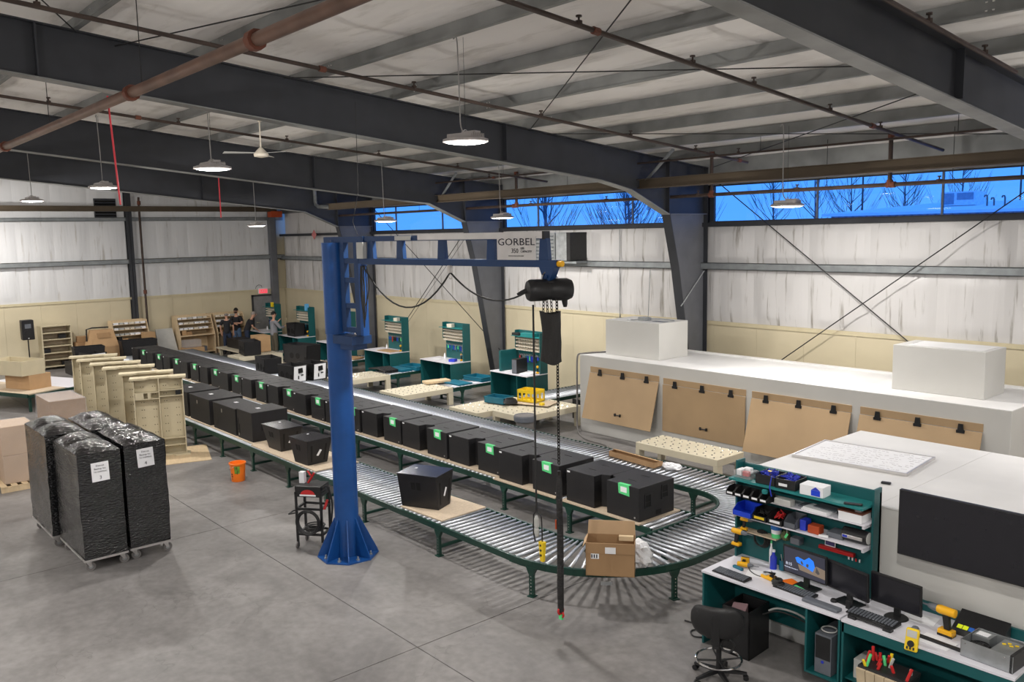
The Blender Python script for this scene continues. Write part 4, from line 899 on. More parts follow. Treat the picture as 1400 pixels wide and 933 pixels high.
# lifting tube
tb = thing('lifting_strap', 'black sleeved lifting tube hanging down before the conveyor', 'strap', (HP[0]+lx, HP[1]+ly, .27))
b = MB(); b.tube([(0, 0, .06), (0, .0, .4), (.008, 0, 1.0), (-.004, 0, 1.5), (0, 0, 1.62), (0, 0, 1.72)], .035, 10, rs=[.036, .040, .038, .036, .03, .018]); b.build('sleeve', mat('black_nylon', (.018, .017, .017), .6, bump=1, bscale=30, var=.4), tb)
MB().box(-.045, -.025, -.03, .03, 1.05, 1.16).build('red_label', 'orange_steel', tb)
b = MB(); b.cyl((0, 0, 1.68), (0, 0, 1.74), .022, n=8); b.build('swivel', 'chain', tb)
b = MB(); b.torus((0, 0, .07), .04, .014, 12, 6, 'x'); b.torus((.01, 0, .03), .035, .012, 12, 6, 'y'); b.build('red_shackle', 'red', tb)
MB().box(-.02, .03, -.015, .015, -.03, .03).build('green_tag', 'green_tape', tb)

# ================================================================== WELDING CART
t = thing('welding_cart', 'black wheeled welding cart with cable coil beside the mast', 'cart', (-11.62, 5.93, 0), math.radians(38))
b = MB()
for x in (-.20, .20):
    for y in (-.15, .15): b.box(x-.016, x+.016, y-.016, y+.016, .02, .88)
for z in (.20, .60, .84):
    b.box(-.2, .2, -.166, -.134, z, z+.03); b.box(-.2, .2, .134, .166, z, z+.03); b.box(-.216, -.184, -.15, .15, z, z+.03); b.box(.184, .216, -.15, .15, z, z+.03)
b.build('frame', 'black_pl', t)
b = MB(); b.box(-.21, .21, -.16, .16, .80, .97); b.build('top_box', 'black_pl', t, bevel=.01)
b = MB(); pts = [(.12*math.cos(a)-.0, .12*math.sin(a)*.75) for a in [PI*k/10 for k in range(11)]]; b.prism([(x, z+.83) for x, z in pts], -.168, -.162, 'y'); b.build('red_half_dial', 'red', t)
MB().box(-.13, .13, -.169, -.163, .82, .845).build('white_strip', 'paper', t)
MB().box(-.20, -.11, -.02, .06, .97, 1.15).build('white_bottle', 'paper', t, bevel=.01)
b = MB(); b.cyl((-.06, 0, .98), (.05, 0, 1.14), .018, n=6); b.cyl((.0, -.02, 1.1), (-.07, .02, 1.16), .014, n=6); b.build('red_handle', 'red', t)
b = MB(); b.torus((0, -.19, .42), .17, .024, 28, 6, 'y'); b.torus((0, -.205, .42), .19, .013, 28, 6, 'y'); b.build('hose_ring', 'rubber' if 0 else 'black_pl', t)
b = MB()
for k in range(6): b.torus((.02*math.sin(k), -.02+.02*k, .24+.02*(k % 3)), .10+.01*k, .012, 18, 5, 'z')
b.build('coiled_cable', 'wire', t)
b = MB(); b.cable([(.2, -.1, .9), (.3, -.12, .98), (.36, -.1, .7), (.33, -.1, .4), (.3, -.05, .25)], .014, 6); b.tube([(-.2, -.15, .55), (-.32, -.17, .53), (-.32, -.02, .53), (-.2, .0, .55)], .012, 6); b.build('hose', 'wire', t)
b = MB(); b.cyl((.25, -.15, .62), (.29, -.1, .76), .02, n=6); b.build('red_clamp', 'red', t)
for x in (-.2, .2):
    for y in (-.17, .17): MB().cyl((x-.012, y, .05), (x+.012, y, .05), .05, n=12).build('wheel', 'rubber', t)

# ================================================================== ORANGE BUCKET
t = thing('orange_bucket', 'orange plastic bucket with dented side standing on the floor', 'bucket', (-15.86, 6.53, 0))
b = MB(); nb = 28
prof_o = [(.125, 0), (.128, .01), (.14, .18), (.150, .33), (.162, .335), (.164, .365), (.155, .37)]; prof_i = [(.148, .365), (.142, .33), (.122, .02), (.001, .015)]
pr_ = prof_o+prof_i
def bf(u, v):
    i = v*(len(pr_)-1); k = min(int(i), len(pr_)-2); f = i-k; r = pr_[k][0]*(1-f)+pr_[k+1][0]*f; z = pr_[k][1]*(1-f)+pr_[k+1][1]*f; a = 2*PI*u
    d = math.exp(-((z-.19)/.06)**2)*math.exp(-((math.sin((a-math.radians(222))/2)/.20)**2))*.05
    return ((r-d)*math.cos(a), (r-d)*math.sin(a), z)
b.grid(bf, 32, len(pr_)-1); b._add([(prof_o[0][0]*math.cos(2*PI*k/20), prof_o[0][0]*math.sin(2*PI*k/20), 0) for k in range(20)], [tuple(range(19, -1, -1))]); b.build('body', 'orange', t, smooth=True)
def curved(mb, a0, a1, z0, z1, r0, r1, o=.002, n=4):
    mb.grid(lambda u, v: ((r0+(r1-r0)*v+o)*math.cos(math.radians(a0+(a1-a0)*u)), (r0+(r1-r0)*v+o)*math.sin(math.radians(a0+(a1-a0)*u)), z0+(z1-z0)*v), n, 1)
b = MB(); curved(b, -48, -8, .17, .32, .140, .150); b.build('green_sticker', mat('olive_green_sticker', (.16, .30, .03), .5, var=.6, scale=14), t)
b = MB(); curved(b, -30, -26, .16, .32, .141, .151, .004, 1); b.build('black_mark', 'ink', t)
b = MB(); curved(b, -82, -68, .14, .17, .138, .140); curved(b, -80, -66, .10, .125, .135, .137); curved(b, -78, -72, .05, .075, .131, .133); b.build('printed_letters', 'ink', t)
b = MB(); b.tube([(.163*math.cos(a), .163*math.sin(a), .33-.10*math.sin(a-math.radians(140))) for a in [math.radians(140+18*k) for k in range(11)]], .003, 5); b.build('wire_handle', 'chrome', t)

# ================================================================== WRAPPED CARTS
def cart(lb, x, y, num=None, w=1.33, d=.58, top=1.80, seed=1.0):
    """x,y: front right(-y) corner at floor; extends to -x and +y"""
    t = thing('wrapped_cart', lb, 'cart', (x, y, 0), 0, 'black wrapped carts')
    b = MB(); z0 = .20
    nx, ny, nz = 24, 12, 30
    def dis(X, Y, Z):
        n = noise.noise(Vector((X*3+seed, Y*3, Z*7)))*.012+noise.noise(Vector((X*1.2, Y*1.2+seed, Z*1.3)))*.016; return n
    def top_z(u, v):   # two humps along x, bevelled rim
        e = min(1, min(u, 1-u)*7, min(v, 1-v)*3.2); hump = .07*abs(math.sin(2*PI*u))**.7*math.sin(PI*v)**.5
        return top-.10*(1-e)**1.5*0-.05+.05*e+hump+.012*noise.noise(Vector((u*5+v*7, v*6, seed)))
    b.grid(lambda u, v: (-w*u, 0+dis(-w*u, 0, z0+(top_z(u, 0)-z0)*v)-.0, z0+(top_z(u, 0)-z0)*v), nx, nz)
    b.grid(lambda u, v: (-w*(1-u), d+dis(-w*(1-u), d, v*2), z0+(top_z(1-u, 1)-z0)*v), nx, nz)
    b.grid(lambda u, v: (0+dis(0, d*u, z0+(top_z(0, u)-z0)*v), d*u, z0+(top_z(0, u)-z0)*v), ny, nz)
    b.grid(lambda u, v: (-w+dis(5, d*(1-u), v*2), d*(1-u), z0+(top_z(1, 1-u)-z0)*v), ny, nz)
    b.grid(lambda u, v: (-w*(1-u)+0, d*v, top_z(1-u, v)), nx, ny)
    b.box(-w, 0, 0, d, z0-.002, z0); b.build('stretch_wrap', 'film', t, smooth=True)
    MB().box(-w-.01, .01, -.01, d+.01, z0-.035, z0-.003).build('dolly_frame', 'alu', t)
    for X in (-.10, -w+.10):
        for Y in (.06, d-.06):
            b = MB(); b.box(X-.045, X+.045, Y-.045, Y+.045, z0-.05, z0-.036); b.prism([(Y-.04, z0-.05), (Y+.04, z0-.05), (Y+.012+.03, .06), (Y-.012+.03, .06)], X-.032, X-.026, 'x'); b.prism([(Y-.04, z0-.05), (Y+.04, z0-.05), (Y+.012+.03, .06), (Y-.012+.03, .06)], X+.026, X+.032, 'x')
            f = b.build('caster_fork', 'alu', t)
            b = MB(); b.cyl((X-.022, Y+.03, .066), (X+.022, Y+.03, .066), .066, n=20); b.m = 1; b.cyl((X-.025, Y+.03, .066), (X+.025, Y+.03, .066), .032, n=12)
            b.build('caster_wheel', ['rubber', 'galv'], f)
    if num:
        dz = {3: 1.58, 4: 1.66}[num]; a = .04 if num == 4 else 0.02
        R = Matrix.Rotation(a, 3, 'X'); b = MB(); b.cbox((.022, d*.50, dz-.13), (.002, .235, .275), R); b.build('paper_notice', 'paper', t)
        for s, sz, z in (('Detroit', .036, -.04), ('Backup Inc.', .036, -.085), ('TO SHIPPING', .030, -.13), (str(num), .07, -.215)):
            text(s, sz, t, (.0245, d*.50, dz+z), (PI/2, 0, PI/2), 'ink')
    return t
cart('black wrapped cart with white notice numbered 3, front left of the four', -12.84, 2.98, 3, seed=1.2, top=1.78)
cart('black wrapped cart with white notice numbered 4, front right of the four', -12.88, 3.62, 4, seed=5.7, top=1.80)
cart('black wrapped cart without notice, back left of the four', -14.28, 2.90, seed=9.1, top=1.82)
cart('black wrapped cart without notice, back right of the four', -14.30, 3.55, seed=13.3, top=1.80)

# ================================================================== UPRIGHT CREAM PANELS
def panel(lb, x, y, rz, front=False):
    t = thing('upright_panel', lb, 'panel', (x, y, .03), rz, 'upright cream panels'); W_, H_ = 1.0, 1.70
    MB().box(-.20, -.185, 0, W_, 0, H_).build('perforated_back', 'beige', t)
    b = MB(); b.box(-.185, 0, 0, .022, 0, H_); b.build('side_board', 'beige', t); b = MB(); b.box(-.185, 0, W_-.022, W_, 0, H_); b.build('side_board', 'beige', t)
    b = MB(); b.prism([(-.22, -.06), (.07, -.06), (.07, .26), (-.03, .33), (-.03, .70), (.07, .77), (.07, W_+.07), (-.22, W_+.07)], H_, H_+.045); b.build('top_rail', 'beige', t, bevel=.003)
    b = MB(); b.prism([(-.22, -.06), (.07, -.06), (.07, .26), (-.03, .33), (-.03, .70), (.07, .77), (.07, W_+.07), (-.22, W_+.07)], -.03, .015); b.build('bottom_rail', 'beige', t, bevel=.003)
    b = MB()
    for r_ in range(9):
        for c_ in (.14, .19, .38, .43, .60, .65, .84, .89): b.box(-.1855, -.183, c_-.008, c_+.008, .15+.17*r_, .166+.17*r_)
    o = b.build('drilled_holes', 'black_deep', t); o['kind'] = 'stuff'
    if front:
        MB().box(-.18, -.005, .50, .52, 0, H_).build('divider', 'beige', t)
        for y0, y1, z in ((.022, .50, 1.26), (.52, .978, 1.30), (.022, .50, 1.40), (.52, .978, 1.43), (.022, .5, .33), (.52, .978, .36), (.52, .978, .20)):
            MB().box(-.17, -.005, y0, y1, z, z+.018).build('shelf', 'beige', t)
        for y0, y1 in ((.03, .20), (.28, .34)): MB().box(-.02, -.005, y0, y1, 1.28, 1.40).build('cover_block', 'beige', t)
        MB().box(-.06, -.02, .84, .95, 1.32, 1.42).build('black_socket', 'black_pl', t)
    return t
rzp = math.radians(-20)
for i, (x, y) in enumerate(((-18.98, 5.62), (-19.86, 5.66), (-21.1, 5.66), (-22.05, 5.64), (-23.05, 5.6), (-23.85, 5.62))):
    panel('upright cream shelf panel, %s from the right' % ('first and fully visible, first' if i == 0 else ORD[i]), x, y, rzp, i == 0)
o = MB().box(-.75, .75, -.72, .72, 0, .012).build('plywood_sheet', 'ply', loc=(-18.72, 6.3, 0)); o.rotation_euler = (0, 0, -.3); tag(o, 'thin plywood sheet lying under the first upright panel', 'board')

# ================================================================== LEFT EDGE: pallets, cartons
t = thing('pallet_stack', 'x', 'pallet', (-18.75, 3.30, 0)); t['label'] = 'wooden pallet at the left edge under wrapped cartons'
for k in range(5): MB().box(-.55, .55, -.40+.18*k, -.30+.18*k, .10, .12).build('deck_board', 'ply', t)
for x in (-.5, 0, .5): MB().box(x-.04, x+.04, -.40, .42, 0, .10).build('stringer', 'ply', t)
for i, (z0, z1, dx) in enumerate(((.12, .66, 0), (.665, 1.22, -.03))):
    c_ = thing('wrapped_carton', ('lower' if i == 0 else 'upper')+' film wrapped carton on the left edge pallet', 'box', (-18.80+dx, 3.28, z0)); MB().box(-.42, .42, -.28, .30, 0, z1-z0).build('carton', 'card_in', c_, bevel=.005); MB().box(-.43, .43, -.29, .31, .001, z1-z0+.008).build('film_wrap', 'film_clear', c_, bevel=.01)
c_ = thing('tall_carton', 'plain brown carton cut by the left edge on a low black dolly', 'box', (-19.7, 2.6, .12)); MB().box(-.4, .4, -.45, .42, 0, 1.0).build('carton', 'card', c_, bevel=.005); 
tag(MB().box(-.42, .42, -.47, .44, .03, .115).build('flat_dolly', 'black_pl', loc=(-19.7, 2.6, 0)), 'low black dolly under the plain carton at the left edge', 'dolly')
c_ = thing('wrapped_carton', 'big film wrapped carton standing behind the black wrapped carts', 'box', (-21.0, 4.65, .14)); MB().box(-.62, .62, -.36, .36, 0, 1.12).build('carton', 'card_dark', c_, bevel=.005)
def drp(u, v):
    a = 2*PI*u; sq = 1/max(abs(math.cos(a)), abs(math.sin(a))); s_ = 1+.10*v*v+.04*v*noise.noise(Vector((a*2, v*3, 1)))
    return (.635*math.cos(a)*sq*s_, .375*math.sin(a)*sq*s_, 1.135-.75*v)
b = MB(); b.grid(drp, 40, 8); b.box(-.63, .63, -.37, .37, 1.125, 1.135); b.build('film_wrap', 'film_clear', c_)
p_ = thing('pallet_stack', 'wooden pallet under the big film wrapped carton', 'pallet', (-21.0, 4.65, 0))
for k in range(5): MB().box(-.62, .62, -.40+.18*k, -.28+.18*k, .10, .12).build('deck_board', 'ply', p_)
for x in (-.56, 0, .56): MB().box(x-.04, x+.04, -.40, .44, 0, .10).build('stringer', 'ply', p_)
# carts on left of conveyors: low transport table with carton
t = thing('low_conveyor_table', 'low white topped conveyor table at the left with a carton on it', 'table', (-28.0, 5.5, 0), math.radians(24))
MB().box(-2.2, 1.2, -1.0, .15, .50, .53).build('table_top', 'board', t); MB().box(-2.2, 1.2, .17, 1.5, .47, .50).build('pale_sheet', 'desktop', t)
b = MB(); b.box(-2.2, 1.25, .15, .20, .42, .51); b.build('rail', 'green', t); MB().box(1.2, 1.25, -1.0, 1.5, .42, .50).build('rail', 'green', t); MB().box(-2.2, 1.2, -1.04, -1.0, .42, .52).build('rail', 'green', t)
for x in (-1.9, -.3, 1.1):
    for y in (-.9, 1.3): MB().box(x-.03, x+.03, y-.03, y+.03, 0, .46).build('leg', 'green', t)
tag(MB().box(-.52, .52, -.34, .34, 0, .42).build('closed_carton', 'card', loc=(-27.75, 5.35, .532), bevel=.006), 'closed brown carton on the low table at the left', 'box')
bpy.data.objects['closed_carton'].rotation_euler = (0, 0, math.radians(24))
t = thing('cream_crate', 'shallow cream painted wooden crate standing on the closed carton', 'crate', (-27.75, 5.15, .957), math.radians(24))
for a in ((-.9, .6, -.36, -.34), (-.9, .6, .34, .36)): MB().box(a[0], a[1], a[2], a[3], 0, .42).build('long_side', 'beige', t)
for a in ((-.9, -.88), (.58, .60)): MB().box(a[0], a[1], -.34, .34, 0, .42).build('end_board', 'beige', t)
MB().box(-.88, .58, -.34, .34, 0, .02).build('bottom_board', 'beige', t)
# speaker on stand
t = thing('stand_speaker', 'black loudspeaker on a tripod pole by the far wall, left', 'speaker', (-34.95, 6.85, 0))
MB().cyl((0, 0, .25), (0, 0, 1.22), .022, n=10).build('pole', 'black_pl', t)
for k in range(3):
    a = 2*PI*k/3; MB().cyl((0, 0, .45), (.42*math.cos(a), .42*math.sin(a), .02), .014, n=6).build('leg', 'black_pl', t)
MB().box(-.16, .16, -.20, .20, 1.20, 1.92).build('speaker_box', 'black', t, bevel=.02)
b = MB(); b.lathe([(.15, 0), (.15, .006), (.02, .006)], 20, (.161, 0, 1.42), 'x'); b.build('woofer', 'black_pl', t); MB().box(.16, .168, -.10, .10, 1.62, 1.78).build('horn', 'grey_pl', t); MB().box(.161, .165, -.02, .02, 1.25, 1.28).build('badge', 'paper', t)
# cream shelf rack
t = thing('cream_shelf_rack', 'cream painted shelf rack with six shelves by the far wall', 'shelf', (-35.2, 7.0, 0))
y0, y1 = .32, 1.30
for y in (y0, y1): MB().box(-.35, .25, y-.02, y+.02, 0.06, 1.62).build('side_panel', 'beige', t)
MB().box(-.35, -.33, y0, y1, .06, 1.62).build('back_panel', 'board', t)
for k in range(7): MB().box(-.33, .25, y0+.02, y1-.02, .10+.25*k, .135+.25*k).build('shelf_board', 'beige', t)
for k, (a, c_) in enumerate(((1.0, 1.38), (.45, .88), (1.05, .38))): tag(MB().box(-.1, .12, -.12, .12, 0, .15).build('small_black_box', 'black_pl', loc=(-35.1, 7.0+a, c_-(.0))), 'small black box on a shelf of the cream rack, number %s' % ['upper right', 'lower left', 'bottom right'][k], 'box')
for o in bpy.data.objects:
    if o.name.startswith('small_black_box'): o['label'] = o['label'].replace(', number ', ', ')
bpy.data.objects['small_black_box'].location.z = 1.137; bpy.data.objects['small_black_box.001'].location.z = .637; bpy.data.objects['small_black_box.002'].location.z = .137

# birch plywood racks
def ply_rack(lb, y, w, x=-35.1, h=1.62, seed=0):
    t = thing('plywood_rack', lb, 'shelf', (x, y, 0)); 
    for yy in (0, w): MB().prism([(-.45, 0), (.42, 0), (.42, .85), (.05, h), (-.45, h)], yy-.012, yy+.012, 'y').build('side_panel', 'ply', t)
    MB().box(-.45, -.44, 0, w, 0, h).build('back_panel', 'ply', t); MB().box(-.43, .42, .012, w-.012, .80, .84).build('work_shelf', 'ply', t)
    for z, xf in ((1.04, .25), (1.26, .2), (1.46, .12)): MB().box(-.43, xf, .012, w-.012, z, z+.02).build('shelf_board', 'ply', t)
    MB().box(-.43, .42, .012, w-.012, .10, .12).build('shelf_board', 'ply', t); MB().box(.04, .06, .012, w-.012, h-.09, h).build('top_fascia', 'ply', t)
    r_ = random.Random(seed); k = 0
    for z, xf in ((1.06, .13), (1.28, .09), (1.48, .02)):
        yy = .05; nb_ = 0
        while yy < w-.22:
            ww = r_.uniform(.13, .2); k += 1
            o = MB().box(-.12, .1, 0, ww, 0, .075).build('small_parts_bin', r_.choice(['paper', 'bin', 'bin', 'paper', 'grey_lt']), loc=(x+xf, y+yy, z)); nb_ += 1; tag(o, 'small parts bin, %s from left, %s shelf, %s' % (ORD[nb_-1], {1.06: 'low', 1.28: 'mid', 1.48: 'top'}[z], lb.split(',')[0]), 'bin', 'bins on the '+lb.split(',')[0]); yy += ww+.04
    for q in range(5):
        s_ = r_.uniform(.10, .22); zz = .84 if q < 2 else .12; yy = .12+q*(w-.4)/5
        o = MB().box(-.12, .12, -s_/2, s_/2, 0, r_.uniform(.08, .22)).build('loose_box', r_.choice(['card_dark', 'grey_pl', 'card', 'black_pl']), loc=(x+.15, y+yy+.1, zz), bevel=.01); tag(o, 'loose box, %s from left, %s shelf, %s' % (ORD[q if q < 2 else q-2], 'work' if q < 2 else 'bottom', lb.split(',')[0]), 'box', 'loose boxes in the '+lb.split(',')[0])
    return t
ply_rack('left plywood rack of the far pair, before the gable wall', 12.25, 1.42, seed=1)
ply_rack('right plywood rack of the far pair, nearer the people', 13.80, 1.25, seed=2)
ply_rack('low plywood rack by the black riser pipe, partly hidden by cartons', 9.75, 1.30, seed=3, x=-35.0)
# clutter between
def simple(name, lb, cat, x0, x1, y0, y1, z0, z1, m, rz=0, grp=None, bevel=.006):
    o = MB().box(-(x1-x0)/2, (x1-x0)/2, -(y1-y0)/2, (y1-y0)/2, 0, z1-z0).build(name, m, loc=((x0+x1)/2, (y0+y1)/2, z0), bevel=bevel); o.rotation_euler = (0, 0, rz); return tag(o, lb, cat, grp)
t = thing('tall_open_carton', 'big torn open brown carton left of the low plywood rack', 'box', (-34.3, 9.15, .0), .1)
MB().box(-.4, .4, -.5, .5, 0, .80).build('carton', 'card', t, bevel=.01); MB().hexa([(-.3, -.5, .8), (.40, -.5, .8), (.40, .5, .8), (-.3, .5, .8)], [(-.2, -.35, 1.42), (.10, -.35, 1.42), (.10, .42, 1.40), (-.2, .42, 1.40)]).build('slanted_top', 'card', t)
MB().hexa([(.22, -.2, 1.12), (.27, -.2, 1.12), (.27, .25, 1.12), (.22, .25, 1.12)], [(.13, -.2, 1.3), (.18, -.2, 1.3), (.18, .25, 1.3), (.13, .25, 1.3)]).build('torn_hole', 'card_dark', t)
b = MB(); b.tube([(-.1, -.48, 1.0), (-.1, -.46, 1.45), (0, -.3, 1.5), (0, .3, 1.48)], .03, 6); b.build('black_strap', 'wire', t)
simple('small_carton', 'small brown carton on top of the black crates, far left', 'box', -35.2, -34.85, 8.5, 8.85, .925, 1.15, 'card_dark')
simple('small_carton', 'flat brown carton behind the black crates, far left', 'box', -35.3, -34.75, 8.42, 9.0, .0, .92, 'card_dark')
simple('open_top_carton', 'brown carton standing on the low plywood rack shelf', 'box', -34.75, -34.3, 10.75, 11.15, .84, 1.14, 'card')
shell('black cabinet shell standing on the far end of the back conveyor line, left', (-32.8, 8.3, .45), 1.5, 1.0, .6, .55)
simple('black_crate', 'dark crate under the black shell at the far end', 'crate', -33.7, -32.2, 7.7, 8.85, .0, .44, 'black_pl')
shell('wide black cabinet shell near the black riser pipe', (-33.8, 10.3, .42), 1.55, 1.3, .6, .55)
simple('black_crate', 'dark crate under the wide black shell near the riser pipe', 'crate', -34.2, -33.25, 9.7, 10.95, .0, .41, 'black_pl')
t = shell('black cabinet shell with pale plate at the far left end', (-31.5, 8.1, .42), .3, .7, .6, .5, True); simple('black_crate', 'dark crate under the pale plated shell at the far left', 'crate', -31.9, -31.0, 7.7, 8.5, 0, .41, 'black_pl')
t = thing('pale_tub', 'pale folding board leaning beside the plywood rack', 'board', (-34.9, 11.75, 0), .1); MB().hexa([(.1, -.35, .0), (.14, -.35, 0), (.14, .45, 0), (.1, .45, 0)], [(-.3, -.3, 1.15), (-.26, -.3, 1.15), (-.26, .40, 1.15), (-.3, .40, 1.15)]).build('board', 'grey_lt', t)
simple('wrapped_bundle', 'film wrapped bundle at the foot of the left plywood rack', 'box', -34.4, -33.9, 12.1, 12.9, .0, .42, 'card'); simple('wrapped_bundle', 'grey wrapped bundle on top of the foot bundle by the plywood rack', 'box', -34.35, -33.95, 12.15, 12.8, .43, .72, 'film_clear')

# ================================================================== TEAL WORKBENCHES
# meshes shared between benches
def bench(lb, x0, w, yf=15.10, seed=0, cups=True, h=2.0):
    """front left corner (x0,yf); desk height .87; hutch at the back"""
    t = thing('workbench', lb, 'workbench', (x0, yf, 0)); d = .75
    MB().box(-.01, w+.01, -.01, d, .845, .87).build('desktop', 'desktop', t)
    MB().box(0, .022, 0, d, 0, .845).build('side_panel', 'teal', t); MB().box(w-.022, w, 0, d+.02, 0, .845).build('side_panel', 'teal', t)
    MB().box(.022, w-.022, d-.02, d, 0.05, .845).build('back_panel', 'teal', t); MB().box(w*.72, w*.72+.02, .0, d-.02, 0, .845).build('divider', 'teal', t)
    hx = .38 if cups else .0
    MB().box(hx, w, d-.012, d+.02, .87, h).build('hutch_panel', 'teal', t); MB().box(w-.022, w, d-.26, d-.012, .87, h).build('hutch_side', 'teal', t); MB().box(hx, hx+.022, d-.14, d-.012, 1.5, h).build('hutch_side', 'teal', t)
    MB().box(hx-.04, w-.022, d-.25, d-.012, h-.16, h-.145).build('top_shelf', 'teal_light', t)
    b = MB(); b.box(hx+.1, w-.08, d-.05, d-.035, 1.28, 1.31); b.build('tool_rail', 'alu', t)
    for k in range(4): MB().box(hx+.02, w-.06, d-.03, d-.014, 1.45+.10*k, 1.47+.10*k).build('bin_rail', 'black_pl', t)
    return t
binme = None
def bin_mesh():
    b = MB(); w, d, h = .080, .11, .06
    b.box(0, w, 0, d, 0, .004); b.box(0, .004, 0, d, 0, h); b.box(w-.004, w, 0, d, 0, h); b.box(0, w, d-.004, d, 0, h+.01); b.box(0, w, 0, .004, 0, h*.55)
    return b.mesh('parts_bin', 'bin')
binme = bin_mesh()
rows_nm = ['bottom', 'lower middle', 'upper middle', 'top']
def bins(lbn, x0, w, yf=15.10, hx=.38, n=None):
    n = int((w-hx-.10)/.106)
    for r_ in range(4):
        for k in range(n):
            o = bpy.data.objects.new('parts_bin', binme); C.objects.link(o); o.location = (x0+hx+.04+k*.106, yf+.75-.145, 1.44+.10*r_)
            tag(o, 'ivory parts bin, %s from left, %s row, %s' % (ORD[k], rows_nm[r_], lbn), 'bin', 'parts bins, %s row, %s' % (rows_nm[r_], lbn))
def drill(lb, loc, rz=0, s=1.0, m='tool_yellow', lying=False):
    t = thing('cordless_drill', lb, 'drill', loc, rz, 'yellow cordless drills'); t.scale = (s, s, s)
    if lying: t.rotation_euler = (PI/2, 0, rz)
    b = MB(); b.lathe([(.02, -.09), (.032, -.085), (.034, .03), (.028, .05)], 12, (0, 0, .19), 'x'); b.build('motor_housing', m, t, smooth=True)
    b = MB(); b.lathe([(.027, .05), (.027, .085), (.016, .12), (.008, .125), (.004, .2)], 10, (0, 0, .19), 'x'); b.build('chuck', 'grey_pl', t)
    b = MB(); b.hexa([(-.055, -.018, .05), (-.01, -.018, .05), (-.01, .018, .05), (-.055, .018, .05)], [(-.04, -.018, .17), (.01, -.018, .17), (.01, .018, .17), (-.04, .018, .17)]); b.build('grip', 'black_pl', t, bevel=.005)
    MB().box(-.08, .03, -.035, .035, 0, .05).build('battery', m, t, bevel=.006); MB().box(-.08, .03, -.036, .036, .0, .018).build('battery_base', 'black_pl', t)
    return t
def bottle(lb, loc, m, r=.035, h=.18, capm='paper', grp=None):
    t = thing('bottle', lb, 'bottle', loc, 0, grp); b = MB(); b.lathe([(r, 0), (r, h*.7), (r*.45, h*.85), (r*.45, h)], 12); b.build('body', m, t, smooth=True); b = MB(); b.cyl((0, 0, h), (0, 0, h*1.12), r*.5, n=10); b.build('cap', capm, t); return t
def hand_tools(lbn, x0, yf, hx, w, seed, n=12):
    r_ = random.Random(seed); cols_ = ['cable_blue', 'black_pl', 'red', 'tote', 'cable_blue', 'black_pl', 'green_tape', 'galv']
    for k in range(n):
        x = x0+hx+.12+k*(w-hx-.35)/n; m = cols_[r_.randrange(len(cols_))]; l = r_.uniform(.10, .20)
        t = thing('hand_tool', 'hand tool %s from left on rail of %s' % (ORD[k], lbn), 'tool', (x, yf+.75-.045, 1.30), 0, 'hand tools of the '+lbn)
        b = MB(); b.tube([(0, -.02, 0), (.01, -.022, -l*.5), (.016, -.02, -l)], .011, 6); b.tube([(0, -.02, 0), (-.012, -.022, -l*.5), (-.018, -.02, -l)], .011, 6); b.build('handles', m, t); b = MB(); b.cbox((0, -.02, .02), (.022, .012, .06)); b.build('jaws', 'galv', t)
def tote(lb, loc, rz=0, w=.6, d=.36, h=.12, m='tote'):
    t = thing('tote_tray', lb, 'tray', loc, rz); b = MB(); e = .012
    b.box(-w/2, w/2, -d/2, d/2, 0, e); b.box(-w/2, w/2, -d/2, -d/2+e, 0, h); b.box(-w/2, w/2, d/2-e, d/2, 0, h); b.box(-w/2, -w/2+e, -d/2, d/2, 0, h); b.box(w/2-e, w/2, -d/2, d/2, 0, h); b.build('tray_body', m, t)
    b = MB(); b.box(-w/2-.012, w/2+.012, -d/2-.012, -d/2, h-.02, h); b.box(-w/2-.012, w/2+.012, d/2, d/2+.012, h-.02, h); b.box(-w/2-.012, -w/2, -d/2, d/2, h-.02, h); b.box(w/2, w/2+.012, -d/2, d/2, h-.02, h); b.build('rim', m, t); return t
BN = [('workbench beside the white booth', -18.47, 1.55), ('workbench second from the white booth', -21.92, 1.58), ('workbench third from the white booth', -25.25, 1.60), ('workbench just behind the blue mast', -28.65, 1.60), ('workbench the grey shirted man faces', -31.75, 1.60), ('farthest workbench near the exit door', -34.35, 1.50)]
for i, (nm, x, w) in enumerate(BN):
    yf = 15.10 if i < 5 else 15.0
    bench('teal '+nm+(', with ivory bin rows' if i != 5 else ', partly behind a man'), x, w, yf, i); bins(nm, x, w, yf); hand_tools(nm, x, yf, .38, w, i*7+1, 12 if i < 4 else 9)
    if i < 5: drill('yellow drill at the right end of the '+nm, (x+w-.14, yf+.52, .872), -.6 if i % 2 else 2.4, 1.0)
    bottle('white bottle standing at the back of the '+nm, (x+.48, yf+.6, .872), 'paper', .03, .14)
    o = MB().box(-.14, .14, -.1, .1, 0, .004).build('paper_sheet', 'paper', loc=(x+.4+.05*i, yf+.3, .8715)); o.rotation_euler = (0, 0, .3*i); tag(o, 'paper sheet lying on the '+nm, 'paper')
simple('cardboard_piece', 'cardboard piece lying on the workbench third from the white booth', 'box', -24.6, -23.8, 15.2, 15.6, .872, .892, 'card', bevel=0)
o = simple('blue_box', 'small blue box on the second workbench from the white booth', 'box', -20.72, -20.52, 15.3, 15.5, .872, .95, 'cable_blue', .4); 
t = thing('desktop_computer', 'black desktop computer tower standing on the workbench beside the white booth', 'computer', (-17.55, 15.40, .872), .1); MB().box(-.09, .09, -.22, .22, 0, .40).build('case', 'black_pl', t, bevel=.006); MB().box(-.085, .085, -.225, -.22, .02, .38).build('front_bezel', 'grey_pl', t); 
simple('paper_pile', 'pile of white cable and papers on the workbench beside the white booth', 'paper', -17.4, -17.05, 15.25, 15.6, .872, .90, 'paper', .3)
